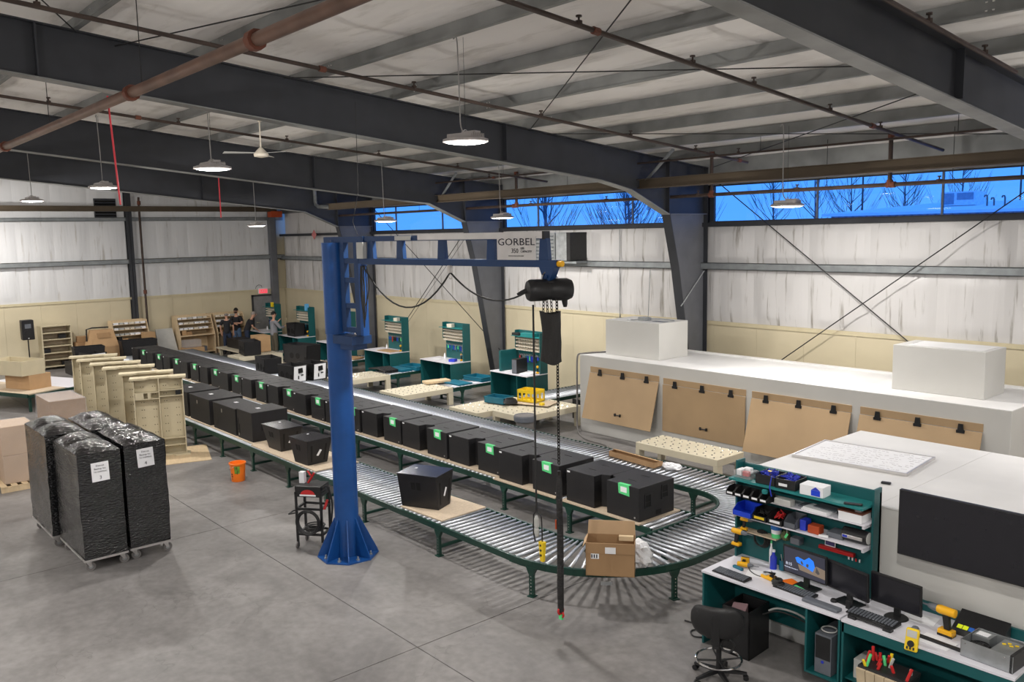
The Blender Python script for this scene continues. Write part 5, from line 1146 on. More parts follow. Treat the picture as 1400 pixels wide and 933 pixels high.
tag(MB().box(0, .5, -.1, .1, 0, .09).build('top_tray', 'teal_light', loc=(-17.75, 15.72, 1.857)), 'teal tray on the top shelf of the workbench beside the booth', 'tray')
simple('tool_bundle', 'dark tool bundle on the top shelf of the workbench beside the booth', 'tool', -18.12, -17.82, 15.62, 15.82, 1.857, 1.93, 'black_pl')
simple('blue_canister', 'blue canister on top of the workbench the grey shirted man faces', 'bottle', -30.55, -30.42, 15.65, 15.78, 1.857, 2.12, 'bin_blue' if 0 else mat('light_blue_can', (.12, .4, .7), .4)); simple('yellow_jug', 'pale yellow jug on top of the farthest workbench', 'jug', -33.45, -33.35, 15.6, 15.7, 1.857, 2.05, 'yellow')
simple('cream_box', 'cream carton on the top shelf of the second workbench', 'box', -21.2, -21.02, 15.63, 15.8, 1.857, 1.97, 'bin', .3); simple('cream_box', 'cream carton on the top shelf of the third workbench', 'box', -24.2, -24.05, 15.63, 15.8, 1.857, 1.97, 'bin', .3)
for nm, x in (('second workbench from the white booth', -21.0), ('third workbench from the white booth', -24.5)): drill('yellow drill hanging under the desk of the '+nm, (x, 15.62, .30), 1.0, 1.2)
for nm, x in (('second', -21.0), ('third', -24.5)): simple('black_case', 'black tool case under the desk of the %s workbench' % nm, 'case', x-.25, x+.2, 15.45, 15.8, 0.0, .295, 'black_pl')
simple('side_rack', 'small teal side rack left of the workbench beside the white booth', 'shelf', -18.2, -18.12, 15.2, 15.9, .872, 1.45, 'teal')
# feeder conveyors between benches and ball transfer tables
for nm, xr in (('beside the white booth', -15.6), ('second from the booth', -18.75), ('third from the booth', -22.0), ('nearly hidden behind the mast', -25.45), ('farthest, near the men', -29.0)):
    t = straight('short green roller conveyor running to the wall, '+nm, 14.05 if xr != -15.6 else 14.35, 16.9, xr-1.0, xr, (14.3 if xr != -15.6 else 14.6, 16.6), ax='y')
ball_me = None
def ball_table(lb, x0, x1, y0, y1, z=.50, legs=True, nx=6, ny=8):
    t = thing('ball_transfer_table', lb, 'table', (x0, y0, 0)); W_, D_ = x1-x0, y1-y0
    MB().box(0, W_, 0, D_, z-.14, z).build('table_top', 'beige_metal', t, bevel=.008)
    for a in (0, W_-.09):
        for c_ in (0, D_-.16): MB().box(a, a+.09, c_, c_+.16, 0, z-.14).build('leg', 'beige_metal', t)
    b = MB()
    for i in range(nx):
        for j in range(ny):
            px, py = W_*(i+.5+.25*(j % 2)-.125)/nx, D_*(j+.5)/ny; b.lathe([(.017, z), (.017, z+.006), (.011, z+.014), (.003, z+.019)], 8, (px, py, 0))
    o = b.build('ball_casters', 'chrome', t); o['kind'] = 'stuff'; return t
ball_table('cream ball transfer table second from the booth, running toward the back conveyor', -19.95, -18.80, 12.35, 14.02, z=.48)
ball_table('cream ball transfer table third from the booth', -23.1, -21.98, 12.35, 14.02, z=.48)
ball_table('cream ball transfer table just left of the mast', -26.6, -25.45, 12.35, 14.02, z=.48)
ball_table('cream ball transfer table near the men at the far end', -30.3, -29.25, 12.35, 14.02, z=.48)
ball_table('cream ball transfer table with tool clutter beside the grey bin', -16.75, -15.62, 12.35, 14.3, z=.48)
ball_table('cream ball transfer table with a white sheet right of the clutter', -15.55, -14.45, 12.75, 14.65, z=.50)
ball_table('cream ball transfer table in front of the white booth hatches', -11.08, -9.12, 12.78, 13.62, z=.50, nx=10, ny=6)
t = thing('pale_sheet', 'thin white board lying on the clutter table by the yellow crate', 'board', (-15.5, 13.9, .535), .35); MB().box(-.75, .65, -.3, .3, 0, .012).build('sheet', 'board', t)
tote('teal tray left of the yellow crate on the ball table', (-16.2, 13.5, .50), .2, .62, .40, .16)
t = thing('yellow_crate', 'bright yellow plastic basket on the ball table', 'crate', (-15.55, 14.0, .55), .25)
for a in ((-.28, .28, -.2, -.185), (-.28, .28, .185, .2)):
    b = MB(); b.box(a[0], a[1], a[2], a[3], 0, .05); b.box(a[0], a[1], a[2], a[3], .22, .30)
    for k in range(5): b.box(-.28+.13*k, -.24+.13*k, a[2], a[3], .05, .22)
    b.build('basket_side', 'yellow', t)
for a in (-.28, .265):
    b = MB(); b.box(a, a+.015, -.2, .2, 0, .05); b.box(a, a+.015, -.2, .2, .22, .3); b.box(a, a+.015, -.03, .03, .05, .22); b.box(a, a+.015, -.2, -.16, .05, .22); b.box(a, a+.015, .16, .2, .05, .22); b.build('basket_end', 'yellow', t)
MB().box(-.28, .28, -.2, .2, 0, .012).build('basket_floor', 'yellow', t)
b = MB()
for k in range(5): b.torus((0, 0, .03+.02*k), .17-.012*k, .016, 20, 5, 'z')
tag(b.build('coiled_hose', 'wire', loc=(-15.7, 13.45, .545)), 'black coiled hose lying on the ball table before the yellow basket', 'hose')
simple('tape_roll', 'small yellow roll on the ball table right of the basket', 'tape', -15.02, -14.92, 13.78, 13.88, .55, .61, 'yellow')
t = thing('grey_trash_bin', 'grey round bin with liner standing by the back conveyor', 'bin', (-14.15, 12.55, 0)); b = MB(); b.lathe([(.17, 0), (.22, .55), (.25, .56), (.25, .62)], 20); b.build('body', 'rubber', t, smooth=True); b = MB(); b.lathe([(.255, .50), (.26, .60), (.24, .63), (.2, .6)], 20, caps=False); b.build('liner', 'grey_pl', t)
drill('yellow tool lying on the floor shelf left of the white booth', (-14.55, 15.5, .505), .5, 1.4); tag(MB().box(-.5, .4, -.4, .4, 0, .50).build('low_stand', 'black_pl', loc=(-14.7, 15.5, 0)), 'low dark stand between workbench and white booth', 'stand')
tote('teal open tray on the short conveyor of the third workbench', (-22.4, 15.2, .485), .1, .85, .55, .12); simple('tray_lid', 'flat teal lid on the short conveyor of the third workbench', 'tray', -22.9, -22.1, 14.5, 14.9, .485, .56, 'tote')
tote('teal open tray on the short conveyor of the second workbench', (-19.25, 15.3, .485), .05, .8, .5, .12); simple('tray_lid', 'flat teal lid on the short conveyor of the second workbench', 'tray', -19.7, -18.85, 14.25, 14.75, .485, .52, 'tote')
simple('wood_offcuts', 'tan wood offcuts on the end of the second ball table', 'wood', -19.9, -19.55, 13.75, 14.5, .505, .57, 'ply', -.2)
b = MB()
for k in range(7): b.tube([(-.5+.02*k, -.2+.07*k, .03), (0, -.2+.07*k, .09), (.5, -.22+.07*k, .04)], .035, 6)
tag(b.build('strap_bundle', 'black_pl', loc=(-22.75, 14.25, .505)), 'bundle of black straps on the short conveyor of the third workbench', 'strap')
t = thing('open_carton_flaps', 'flattened open carton on the short conveyor behind the mast', 'box', (-25.95, 15.0, .485), .3); MB().box(-.35, .35, -.25, .25, 0, .05).build('carton', 'card_dark', t); MB().hexa([(-.35, -.25, .05), (-.33, -.25, .05), (-.33, .25, .05), (-.35, .25, .05)], [(-.55, -.25, .3), (-.53, -.25, .3), (-.53, .25, .3), (-.55, .25, .3)]).build('flap', 'card', t)
simple('flat_stack', 'stack of flat cream boards on the ball table just left of the mast', 'board', -26.5, -25.5, 12.5, 13.9, .505, .54, 'board')
shell('open black cabinet shell on the short conveyor behind the mast', (-26.1, 13.2, .545), .25, 1.2, .6, .62)
shell('black cabinet shell on the workbench the grey shirted man faces', (-30.85, 15.38, .872), 0, .75, .42, .50)
shell('black cabinet shell on the far ball table below a brown carton', (-29.8, 13.0, .50), -.2, 1.0, .6, .5)
simple('brown_carton', 'brown carton on top of the far black shell by the dark shirted man', 'box', -30.6, -29.95, 13.4, 13.9, .505, 1.10, 'card')
simple('black_case', 'long low black case on the pale bench before the plywood racks', 'case', -33.6, -32.1, 13.7, 14.4, .36, .72, 'black_pl')
t = thing('low_bench', 'low pale bench before the plywood racks', 'bench', (-33.0, 13.9, 0)); MB().box(-1.0, 1.2, -.5, .7, .30, .35).build('bench_top', 'beige_metal', t)
for a in (-.9, 1.0):
    for c_ in (-.4, .55): MB().box(a, a+.1, c_, c_+.1, 0, .30).build('leg', 'beige_metal', t)
# ================================================================== PEOPLE
def skin_mesh(name, verts, edges, radii, m, parent, root=0, sub=2):
    me = bpy.data.meshes.new(name); me.from_pydata(verts, edges, []); o = bpy.data.objects.new(name, me); C.objects.link(o)
    md = o.modifiers.new('skin', 'SKIN'); md.use_smooth_shade = True; md.branch_smoothing = .3
    for i, v in enumerate(me.skin_vertices[0].data): r_ = radii[i]; v.radius = r_ if isinstance(r_, tuple) else (r_, r_); v.use_root = (i == root)
    sb = o.modifiers.new('sub', 'SUBSURF'); sb.levels = sub; sb.render_levels = sub; me.materials.append(M[m]); o.parent = parent; return o
def person(lb, loc, rz, shirt, pants, hairm, skin='skin', bend=0.0, arms=None, cap=False, long_sleeve=False, bald=False, H=1.76, beard=False):
    t = thing('person', lb, 'person', loc, rz); s = H/1.76
    def V(x, y, z):  # forward = +x ; bend above hip
        if z > .95 and bend: dz = z-.95; x, z = x+math.sin(bend)*dz, .95+math.cos(bend)*dz
        return (x*s, y*s, z*s)
    A = arms or [((.05, .27, 1.12), (.22, .24, 1.02)), ((.05, -.27, 1.12), (.22, -.24, 1.02))]
    vs = [V(0, 0, .95), V(0, 0, 1.15), V(0, 0, 1.36), V(.01, 0, 1.47), V(.02, 0, 1.54), V(.03, 0, 1.62), V(.03, 0, 1.70)]
    ed = [(0, 1), (1, 2), (2, 3), (3, 4), (4, 5), (5, 6)]; rd = [.09*s, .09*s, .09*s, .05*s, .052*s, (.078*s, .092*s), (.07*s, .08*s)]
    for sg, (el, hd) in ((1, A[0]), (-1, A[1])):
        k = len(vs); el, hd = V(*el), V(*hd); vs += [V(0, sg*.19, 1.40), el, hd]; ed += [(2, k), (k, k+1), (k+1, k+2)]; rd += [.045*s, .038*s, .030*s]
        d = (Vector(hd)-Vector(el)).normalized(); p = Vector(hd)+d*.06*s; k2 = len(vs); vs.append(tuple(p)); ed.append((k+2, k2)); rd.append((.036*s, .018*s))
        side = d.cross(Vector((0, 0, 1))); side = side.normalized() if side.length > .1 else Vector((0, 1, 0))
        for q in range(4):
            b0 = p+side*(q-1.5)*.021*s; L = (.065, .078, .074, .058)[q]*s; k3 = len(vs); vs += [tuple(b0+d*.03*s), tuple(b0+d*(.03*s+L)-Vector((0, 0, .02*s)))]; ed += [(k2, k3), (k3, k3+1)]; rd += [.0095*s, .008*s]
        k3 = len(vs); vs += [tuple(Vector(hd)+d*.02*s+side*sg*.035*s), tuple(Vector(hd)+d*.07*s+side*sg*.055*s)]; ed += [(k+2, k3), (k3, k3+1)]; rd += [.011*s, .009*s]
    for sg in (1, -1):
        k = len(vs); vs += [V(0, sg*.095, .88), V(.02, sg*.11, .50), V(-.01, sg*.12, .09), V(.14, sg*.135, .03)]; ed += [(0, k), (k, k+1), (k+1, k+2), (k+2, k+3)]; rd += [.065*s, .055*s, .04*s, (.038*s, .028*s)]
    skin_mesh('body', vs, ed, rd, skin, t)
    # shirt
    vs = [V(0, 0, .82), V(0, 0, .96), V(0, 0, 1.12), V(0, 0, 1.34), V(.01, 0, 1.47)]; ed = [(0, 1), (1, 2), (2, 3), (3, 4)]; rd = [.150*s, .155*s, .145*s, .145*s, .085*s]
    for sg, (el, hd) in ((1, A[0]), (-1, A[1])):
        k = len(vs)+1; e_ = Vector(V(*el)); h_ = Vector(V(*hd)); sh = Vector(V(0, sg*.19, 1.39)); vs += [V(0, sg*.10, 1.37), tuple(sh)]; ed += [(3, k-1), (k-1, k)]; rd += [.10*s, .078*s]
        if long_sleeve: vs += [tuple(e_), tuple(e_.lerp(h_, .88))]; ed += [(k, k+1), (k+1, k+2)]; rd += [.06*s, .045*s]
        else: vs += [tuple(sh.lerp(e_, .75))]; ed += [(k, k+1)]; rd += [.068*s]
    skin_mesh('shirt', vs, ed, rd, shirt, t)
    vs = [V(0, 0, 1.02), V(0, 0, .90)]; ed = [(0, 1)]; rd = [.15*s, .15*s]
    for sg in (1, -1): k = len(vs); vs += [V(0, sg*.095, .84), V(.02, sg*.11, .50), V(-.01, sg*.12, .07)]; ed += [(1, k), (k, k+1), (k+1, k+2)]; rd += [.10*s, .078*s, .065*s]
    skin_mesh('trousers', vs, ed, rd, pants, t)
    for sg in (1, -1): skin_mesh('shoe', [V(-.05, sg*.12, .045), V(.06, sg*.13, .045), V(.17, sg*.14, .035)], [(0, 1), (1, 2)], [.05*s, (.052*s, .045*s), (.045*s, .034*s)], 'black_pl', t, sub=1)
    # head features
    hc = Vector(V(.03, 0, 1.665))
    def ell(name, c, r_, m, top=False, n=16, k=10, cut=None):
        b = MB(); 
        def fn(u, v):
            a, p = 2*PI*u, PI*v*(cut or 1); return (c[0]+r_[0]*math.cos(a)*math.sin(p), c[1]+r_[1]*math.sin(a)*math.sin(p), c[2]+r_[2]*math.cos(p))
        b.grid(fn, n, k); return b.build(name, m, t, smooth=True)
    if not bald: ell('hair', (hc.x-.014*s, 0 if 1 else 0, hc.z+.012*s), (.102*s, .088*s, .112*s), hairm, cut=.56)
    else: ell('hair', (hc.x-.025*s, 0, hc.z-.01*s), (.085*s, .083*s, .06*s), hairm, cut=.9)
    b = MB(); b.cbox((hc.x+.098*s, 0, hc.z-.01*s), (.03*s, .02*s, .035*s)); b.build('nose', skin, t, bevel=.005)
    for sg in (1, -1): b = MB(); b.lathe([(.001, 0), (.010*s, .004*s), (.001, .008*s)], 8, (hc.x+.082*s, sg*.032*s, hc.z+.018*s), 'x'); b.build('eye', 'ink', t); ell('ear', (hc.x-.005*s, sg*.088*s, hc.z-.005*s), (.018*s, .010*s, .03*s), skin, n=8, k=6)
    b = MB(); b.cbox((hc.x+.088*s, 0, hc.z-.055*s), (.012*s, .045*s, .010*s)); b.build('mouth', 'red' if 0 else 'skin_d', t)
    if beard: ell('beard', (hc.x+.03*s, 0, hc.z-.06*s), (.066*s, .066*s, .055*s), hairm, n=12, k=8)
    if cap: ell('cap', (hc.x-.004*s, 0, hc.z+.035*s), (.108*s, .095*s, .095*s), 'shirt_black', cut=.55); b = MB(); b.cbox((hc.x+.12*s, 0, hc.z+.045*s), (.09*s, .12*s, .012*s)); b.build('cap_brim', 'shirt_black', t, bevel=.004) 
    return t
person('person in grey long sleeved shirt and olive trousers seen from behind, hands raised', (-31.55, 14.80, 0), PI/2, 'shirt_grey', 'pants', 'hair', long_sleeve=True, arms=[((.12, .28, 1.16), (.32, .26, 1.36)), ((.14, -.28, 1.14), (.36, -.22, 1.20))], cap=False, H=1.82)
person('person in black t-shirt with grey hair bending over the farthest workbench', (-33.55, 14.55, 0), math.radians(75), 'shirt_black', 'jeans', 'hair_g', bend=.42, arms=[((.12, .24, 1.14), (.36, .16, 1.00)), ((.12, -.24, 1.14), (.38, -.14, .98))], H=1.76)
person('bald person in black t-shirt standing by the plywood rack with back turned', (-34.1, 13.95, 0), math.radians(150), 'shirt_black', 'jeans', 'hair_g', bald=True, arms=[((.0, .26, 1.14), (.10, .24, .90)), ((.0, -.26, 1.14), (.10, -.24, .90))], H=1.72)
person('person in black beanie and printed black t-shirt with arms crossed', (-34.5, 14.55, 0), math.radians(-55), 'shirt_black', 'jeans_l', 'hair', cap=False, arms=[((.06, .27, 1.16), (.24, -.06, 1.18)), ((.06, -.27, 1.16), (.25, .08, 1.14))], H=1.82, beard=True)
# ================================================================== WHITE BOOTH (long) WITH HATCHES
t = thing('white_booth', 'long white booth with four brown hinged hatches along its front', 'booth', (-14.1, 14.27, 0))
L_, D_, H_ = 9.34, 2.15, 1.83
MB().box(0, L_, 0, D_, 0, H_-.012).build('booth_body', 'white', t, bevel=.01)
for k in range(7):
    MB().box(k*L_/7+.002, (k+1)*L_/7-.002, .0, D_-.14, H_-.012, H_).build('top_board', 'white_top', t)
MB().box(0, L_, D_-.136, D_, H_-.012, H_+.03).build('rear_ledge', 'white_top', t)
hat = [(.36, 2.40, 1.585, True), (2.52, 4.58, 1.56, False), (4.72, 6.76, 1.555, True), (6.92, 8.94, 1.56, True)]
for k, (a, c_, ztp, tilt) in enumerate(hat):
    MB().box(a, c_, -.016, 0, ztp-.13, ztp).build('hatch_header', 'mdf', t)
    zb = .41; o = .30 if tilt else .03; z1 = ztp-.14
    MB().hexa([(a-.0, -o-.018, zb), (c_, -o-.018, zb), (c_, -o, zb), (a, -o, zb)], [(a, -.036, z1), (c_, -.036, z1), (c_, -.018, z1), (a, -.018, z1)]).build('hatch_door', 'mdf', t); hd = [o for o in bpy.data.objects if o.name.startswith('hatch_door')][-1]
    for f in (.16, .5, .84):
        x = a+(c_-a)*f; b = MB(); b.prism([(x-.035, z1+.10), (x+.035, z1+.10), (x+.045, z1+.005), (x+.065, z1-.005), (x+.065, z1-.05), (x-.065, z1-.05), (x-.065, z1-.005), (x-.045, z1+.005)], -.058, -.034, 'y'); b.build('hinge', 'black_pl', t)
    x = (a+c_)/2+(.06 if k != 2 else .5); zh = .62; yh = -.018-o*(1-(zh-zb)/(z1-zb))
    b = MB(); b.box(x-.09, x-.06, yh-.05, yh-.015, zh-.03, zh+.03); b.box(x+.06, x+.09, yh-.05, yh-.015, zh-.03, zh+.03); b.cyl((x-.09, yh-.045, zh), (x+.09, yh-.045, zh), .012, n=8); b.build('hatch_handle', 'black_pl', hd)
    if tilt: MB().box(a+.05, c_-.03, -.006, -.001, zb+.0, z1).build('dark_opening', 'grey_lt', t)
t = thing('roof_box', 'white box on top of the long booth by the middle column', 'box', (-13.68, 14.72, 1.832)); MB().box(0, 1.60, 0, 1.02, 0, .82).build('box_body', 'white', t, bevel=.006)
b = MB(); b.box(.75, .98, .28, .48, .821, .90); b.build('junction_box', 'galv', t); b = MB(); b.tube([(.9, .4, .86), (1.05, .5, .86), (1.3, .55, .86), (1.55, .6, .84)], .012, 6); b.tube([(.95, .4, .9), (.95, .42, 1.2), (.97, .45, 2.0)], .008, 6); b.tube([(.75, .35, .84), (.6, .2, .83), (.45, .25, .83)], .01, 6); b.build('conduit', 'galv', t)
MB().box(1.15, 1.5, .3, .45, .821, .826).build('top_vent', 'grey_pl', t)
t = thing('roof_box', 'white box on top of the long booth at the right, with open square hole', 'box', (-6.92, 14.86, 1.832)); MB().box(0, 1.53, 0, .88, 0, .79).build('box_body', 'white', t, bevel=.006); MB().box(.18, .48, .36, .58, .7905, .793).build('square_hole', 'black_deep', t); MB().box(.2, 1.45, .1, .8, .791, .796).build('lid_panel', 'white_top', t)
simple('wall_shelf_bracket', 'beige bracket unit behind the left roof box', 'bracket', -14.1, -13.5, 16.3, 16.9, 1.87, 2.4, 'beige')
b = MB(); b.cable([(-14.13, 14.3, 1.84), (-14.16, 14.24, 1.7), (-14.15, 14.22, .8), (-14.14, 14.2, .25), (-13.9, 14.0, .03), (-13.3, 13.65, .02), (-12.6, 13.55, .02), (-12.3, 13.2, .02), (-12.5, 12.95, .02)], .022, 6); b.tube([(-13.0, 15.6, 2.0-.15), (-13.7, 15.0, 1.86), (-14.0, 14.6, 1.85), (-14.13, 14.3, 1.84)], .02, 6)
tag(b.build('grey_cable', 'rubber'), 'thick grey cable running down the left end of the booth onto the floor', 'cable')
t = thing('wall_conduit', 'thin conduit with outlet box on the wall left of the roof box', 'pipe', (-15.6, 17.37, 0)); MB().cyl((0, -.02, 1.8), (0, -.02, 4.75), .012, n=6).build('conduit', 'galv', t); MB().box(-.07, .07, -.06, 0, 1.66, 1.8).build('outlet_box', 'galv', t)

# ================================================================== NEAR WHITE BOOTH (BOOTH 2)
t = thing('low_white_booth', 'large white flat topped booth behind the near desks', 'booth', (-5.74, 8.46, 0))
MB().box(0, 8.6, 0, 2.98, 0, 1.818).build('booth_body', 'white', t, bevel=.008)
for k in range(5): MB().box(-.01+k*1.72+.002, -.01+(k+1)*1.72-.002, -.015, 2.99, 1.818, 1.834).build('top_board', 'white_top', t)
MB().box(0, 8.6, -.012, 0, .0, .14).build('skirting', 'white_top', t)
t = thing('whiteboard', 'framed whiteboard with faint handwriting lying on the low white booth', 'whiteboard', (-5.02, 10.07, 1.836), .095)
MB().box(-.68, .68, -.47, .47, .012, .024).build('writing_surface', 'paper', t)
for a in ((-.70, .70, -.49, -.47), (-.70, .70, .47, .49)): MB().box(a[0], a[1], a[2], a[3], .0, .034).build('frame_side', 'alu', t)
for a in ((-.70, -.68), (.68, .70)): MB().box(a[0], a[1], -.47, .47, .0, .034).build('frame_side', 'alu', t)
b = MB(); r_ = random.Random(5)
for row in range(9):
    x = -.62+r_.uniform(0, .08); y = .38-row*.095+r_.uniform(-.01, .01)
    while x < .60:
        w_ = r_.uniform(.02, .07)
        if r_.random() < .72: b.cbox((x+w_/2, y+r_.uniform(-.012, .012), .0248), (w_, r_.uniform(.004, .010), .001), Matrix.Rotation(r_.uniform(-.6, .6), 3, 'Z'))
        x += w_+.015
b.build('handwriting', 'grey_lt' if 0 else mat('marker_grey', (.38, .36, .38), .6), t)['kind'] = 'stuff'
tag(MB().box(-.60, .60, -.45, .45, 0, .03).build('second_board', 'black_pl', loc=(-4.86, 10.22, 1.8345)), 'second dark backed board', 'board'); bpy.data.objects.remove(bpy.data.objects['second_board'], do_unlink=True)
simple('marker_eraser', 'small dark connector lying alone on the low white booth top', 'connector', -4.36, -4.26, 9.18, 9.23, 1.836, 1.86, 'black_pl', .2)
# TV
t = thing('wall_television', 'large black flat television on the front of the low white booth', 'television', (-3.705, 8.20, 1.465))
MB().box(0, 1.32, 0, .05, 0, .66).build('television_body', 'black_pl', t, bevel=.006); MB().box(.012, 1.308, -.002, 0, .015, .648).build('screen_glass', 'screen', t); MB().box(.4, .9, .05, .245, .15, .45).build('wall_mount', 'black_pl', t)

# ================================================================== NEAR TEAL DESKS
ZD = .87
t = thing('hutch_desk', 'near teal desk with shelved hutch, white top and two monitors', 'desk', (-5.65, 7.66, 0)); W2, D2 = 1.66, .76
MB().box(-.01, W2, -.012, D2, ZD-.025, ZD).build('desktop', 'desktop', t, bevel=.002)
for x in (0, W2-.024): MB().box(x, x+.022, 0, D2, 0, ZD-.025).build('side_panel', 'teal', t)
MB().box(.022, W2-.024, D2-.16, D2-.14, .26, ZD-.025).build('modesty_panel', 'teal', t)
MB().box(1.28, 1.30, .0, D2-.16, .16, ZD-.025).build('divider', 'teal', t); MB().box(1.30, W2-.024, .0, D2-.16, .16, .18).build('computer_shelf', 'teal', t)
MB().box(0, W2, D2-.02, D2+.02, ZD, 1.98).build('hutch_back', 'teal', t)
for x in (0.0, W2-.022): MB().box(x, x+.022, D2-.14, D2+.02, ZD, 2.03).build('hutch_side', 'teal', t)
MB().box(0.022, W2-.022, D2-.005, D2+.02, 1.86, 1.985).build('top_lip', 'teal', t)
MB().box(.03, W2-.03, .44, D2-.02, 1.845, 1.87).build('top_shelf', 'teal_light', t)
MB().box(.08, W2-.02, .47, D2-.02, 1.675, 1.69).build('white_shelf', 'desktop', t); MB().box(.08, W2-.03, .47, D2-.02, 1.425, 1.44).build('white_shelf', 'desktop', t)
MB().box(.02, .55, D2-.15, D2-.02, 1.20, 1.215).build('small_shelf', 'board', t)
for x in (.05, W2-.05):
    for z in (1.635, 1.385): MB().box(x-.012, x+.012, .50, D2-.02, z, z+.04).build('shelf_bracket', 'desktop', t)
MB().box(1.14, 1.22, D2-.17, D2-.16, .30, .43).build('outlet_plate', 'galv', t)
X0, Y0 = -5.65, 7.66
def at(px, py, z): return (X0+px, Y0+py, z)
# second desk
t = thing('side_desk', 'near teal desk on the right with monitor and open computer case', 'desk', (-3.97, 7.64, 0)); W3 = 1.56
MB().box(0, W3, -.012, .78, ZD-.025, ZD).build('desktop', 'desktop', t, bevel=.002); MB().box(0, W3, 0.0, .02, ZD-.13, ZD-.025).build('front_apron', 'teal', t)
for x in (0.004, W3-.024): MB().box(x, x+.022, 0, .78, 0, ZD-.025).build('side_panel', 'teal', t)
MB().box(.03, W3-.03, .74, .76, .0, ZD-.13).build('back_panel', 'teal', t); MB().box(.0, W3+.02, .76, .79, ZD, ZD+.10).build('back_splash', 'teal', t); MB().box(.03, W3-.03, .05, .72, .24, .26).build('lower_shelf', 'teal', t)
# --- monitors
def monitor(lb, x, y, w, h, rz, z0=.15, tilt=.06, base='rect', scr='screen', lean=0):
    t = thing('computer_monitor', lb, 'monitor', (x, y, ZD+.001), rz)
    R = Matrix.Rotation(tilt, 3, 'X'); b = MB(); b.cbox((0, 0, z0+h/2), (w, .028, h), R); mb_ = b.build('monitor_body', 'black_pl', t, bevel=.004)
    b = MB(); c_ = Vector((0, 0, z0+h/2))+R @ Vector((0, -.0155, 0)); b.cbox(tuple(c_), (w-.03, .002, h-.04), R); b.build('display', scr, mb_)
    MB().box(-.03, .03, .02, .05, .01, z0+.1).build('stand_neck', 'black_pl', t)
    b = MB()
    if base == 'oval': b.lathe([(.001, .012), (.10, .012), (.115, .0)], 24, (0, .02, 0), caps=False)
    else: b.box(-.13, .13, -.06, .12, 0, .012)
    b.build('stand_base', 'black_pl', t); return t, R, c_
m1, R1, c1 = monitor('left monitor on the hutch desk showing a seaside lock screen', -4.59, 8.02, .53, .31, math.radians(-4), .12)
def scrquad(pts, m, name, e=.0175, es=None):
    b = MB(); v = [tuple(Vector((0, 0, .12+.155))+R1 @ Vector((x*.53/2, -e, z*.31/2))) for x, z in pts]; b.quad(*v); return b.build(name, m, m1)
M['scr_bg'] = mat('screen_glow_dark', (.01, .01, .014), .3, emit=(.035, .035, .05), es=1.0); M['scr_sky'] = mat('screen_glow_blue', (.01, .03, .1), .3, emit=(.02, .22, .95), es=1.0, var=.3); M['scr_sand'] = mat('screen_glow_sand', (.05, .04, .03), .3, emit=(.20, .15, .11), es=1.0); M['scr_rock'] = mat('screen_glow_rock', (.02, .02, .02), .3, emit=(.06, .055, .06), es=1.0); M['scr_txt'] = mat('screen_glow_white', (.1, .1, .1), .3, emit=(.6, .65, .8), es=1.0)
scrquad([(-.93, -.9), (.93, -.9), (.93, .9), (-.93, .9)], 'scr_bg', 'screen_image')
scrquad([(-.22, -.5), (.93, -.62), (.93, .05), (.55, .15), (.35, -.15), (-.3, -.12)], 'scr_sand', 'beach_picture', .0180)
scrquad([(-.42, .30), (-.30, .42), (.0, .32), (.22, .62), (.42, .45), (.48, .05), (.38, -.35), (.15, -.2), (-.12, -.1), (-.34, 0)], 'scr_sky', 'sky_picture', .0183)
scrquad([(-.17, .12), (-.12, .22), (-.06, .08), (-.04, -.06), (-.15, -.02)], 'scr_rock', 'rock_picture', .0186); scrquad([(.08, .02), (.12, .12), (.2, .1), (.18, -.14), (.1, -.12)], 'scr_rock', 'rock_picture', .0186); scrquad([(.55, .1), (.7, -.3), (.62, -.42), (.5, -.3)], 'scr_rock', 'rock_picture', .0186)
p_ = Vector((0, 0, .275))+R1 @ Vector((-.72*.265, -.0187, -.30*.155)); text('8:15', .045, m1, tuple(p_), (PI/2+.06, 0, 0), 'scr_txt')
p_ = Vector((0, 0, .275))+R1 @ Vector((-.62*.265, -.0187, -.56*.155)); text('Wednesday, December 9', .016, m1, tuple(p_), (PI/2+.06, 0, 0), 'scr_txt')
monitor('right monitor on the hutch desk, dark and turned toward the room', -4.10, 8.00, .50, .30, math.radians(-12), .10)
monitor('dark wide monitor on the right desk with an oval foot', -3.62, 8.03, .52, .31, math.radians(-5), .10, base='oval')
# --- keyboards
def keyboard(lb, x, y, rz, w=.44, d=.14, m='black_pl'):
    t = thing('keyboard', lb, 'keyboard', (x, y, ZD+.001), rz); b = MB(); b.hexa([(-w/2, -d/2, 0), (w/2, -d/2, 0), (w/2, d/2, 0), (-w/2, d/2, 0)], [(-w/2, -d/2, .012), (w/2, -d/2, .012), (w/2, d/2, .028), (-w/2, d/2, .028)]); b.build('keyboard_body', m, t, bevel=.003)
    b = MB(); n = 15
    for r_ in range(5):
        for k in range(n):
            x_ = -w/2+.015+k*(w-.03)/n; y_ = -d/2+.012+r_*(d-.02)/5; z = .013+.016*(y_+d/2)/d; b.cbox((x_+.011, y_+.009, z+.005), (.019, .018, .010))
    o = b.build('key_caps', 'grey_pl', t); o['kind'] = 'stuff'; return t
keyboard('black keyboard at the left front corner of the hutch desk', -5.33, 7.76, math.radians(-3))
keyboard('black keyboard in front of the left monitor', -4.62, 7.88, math.radians(-3), .46)
keyboard('black keyboard in front of the oval footed monitor', -3.76, 7.86, math.radians(-2), .50)
t = thing('wrist_rest', 'black wrist rest with pen at the front edge of the hutch desk', 'rest', (-4.25, 7.76, ZD+.001), -.04); MB().box(-.20, .20, -.05, .05, 0, .035).build('pad', 'grey_pl', t, bevel=.01)
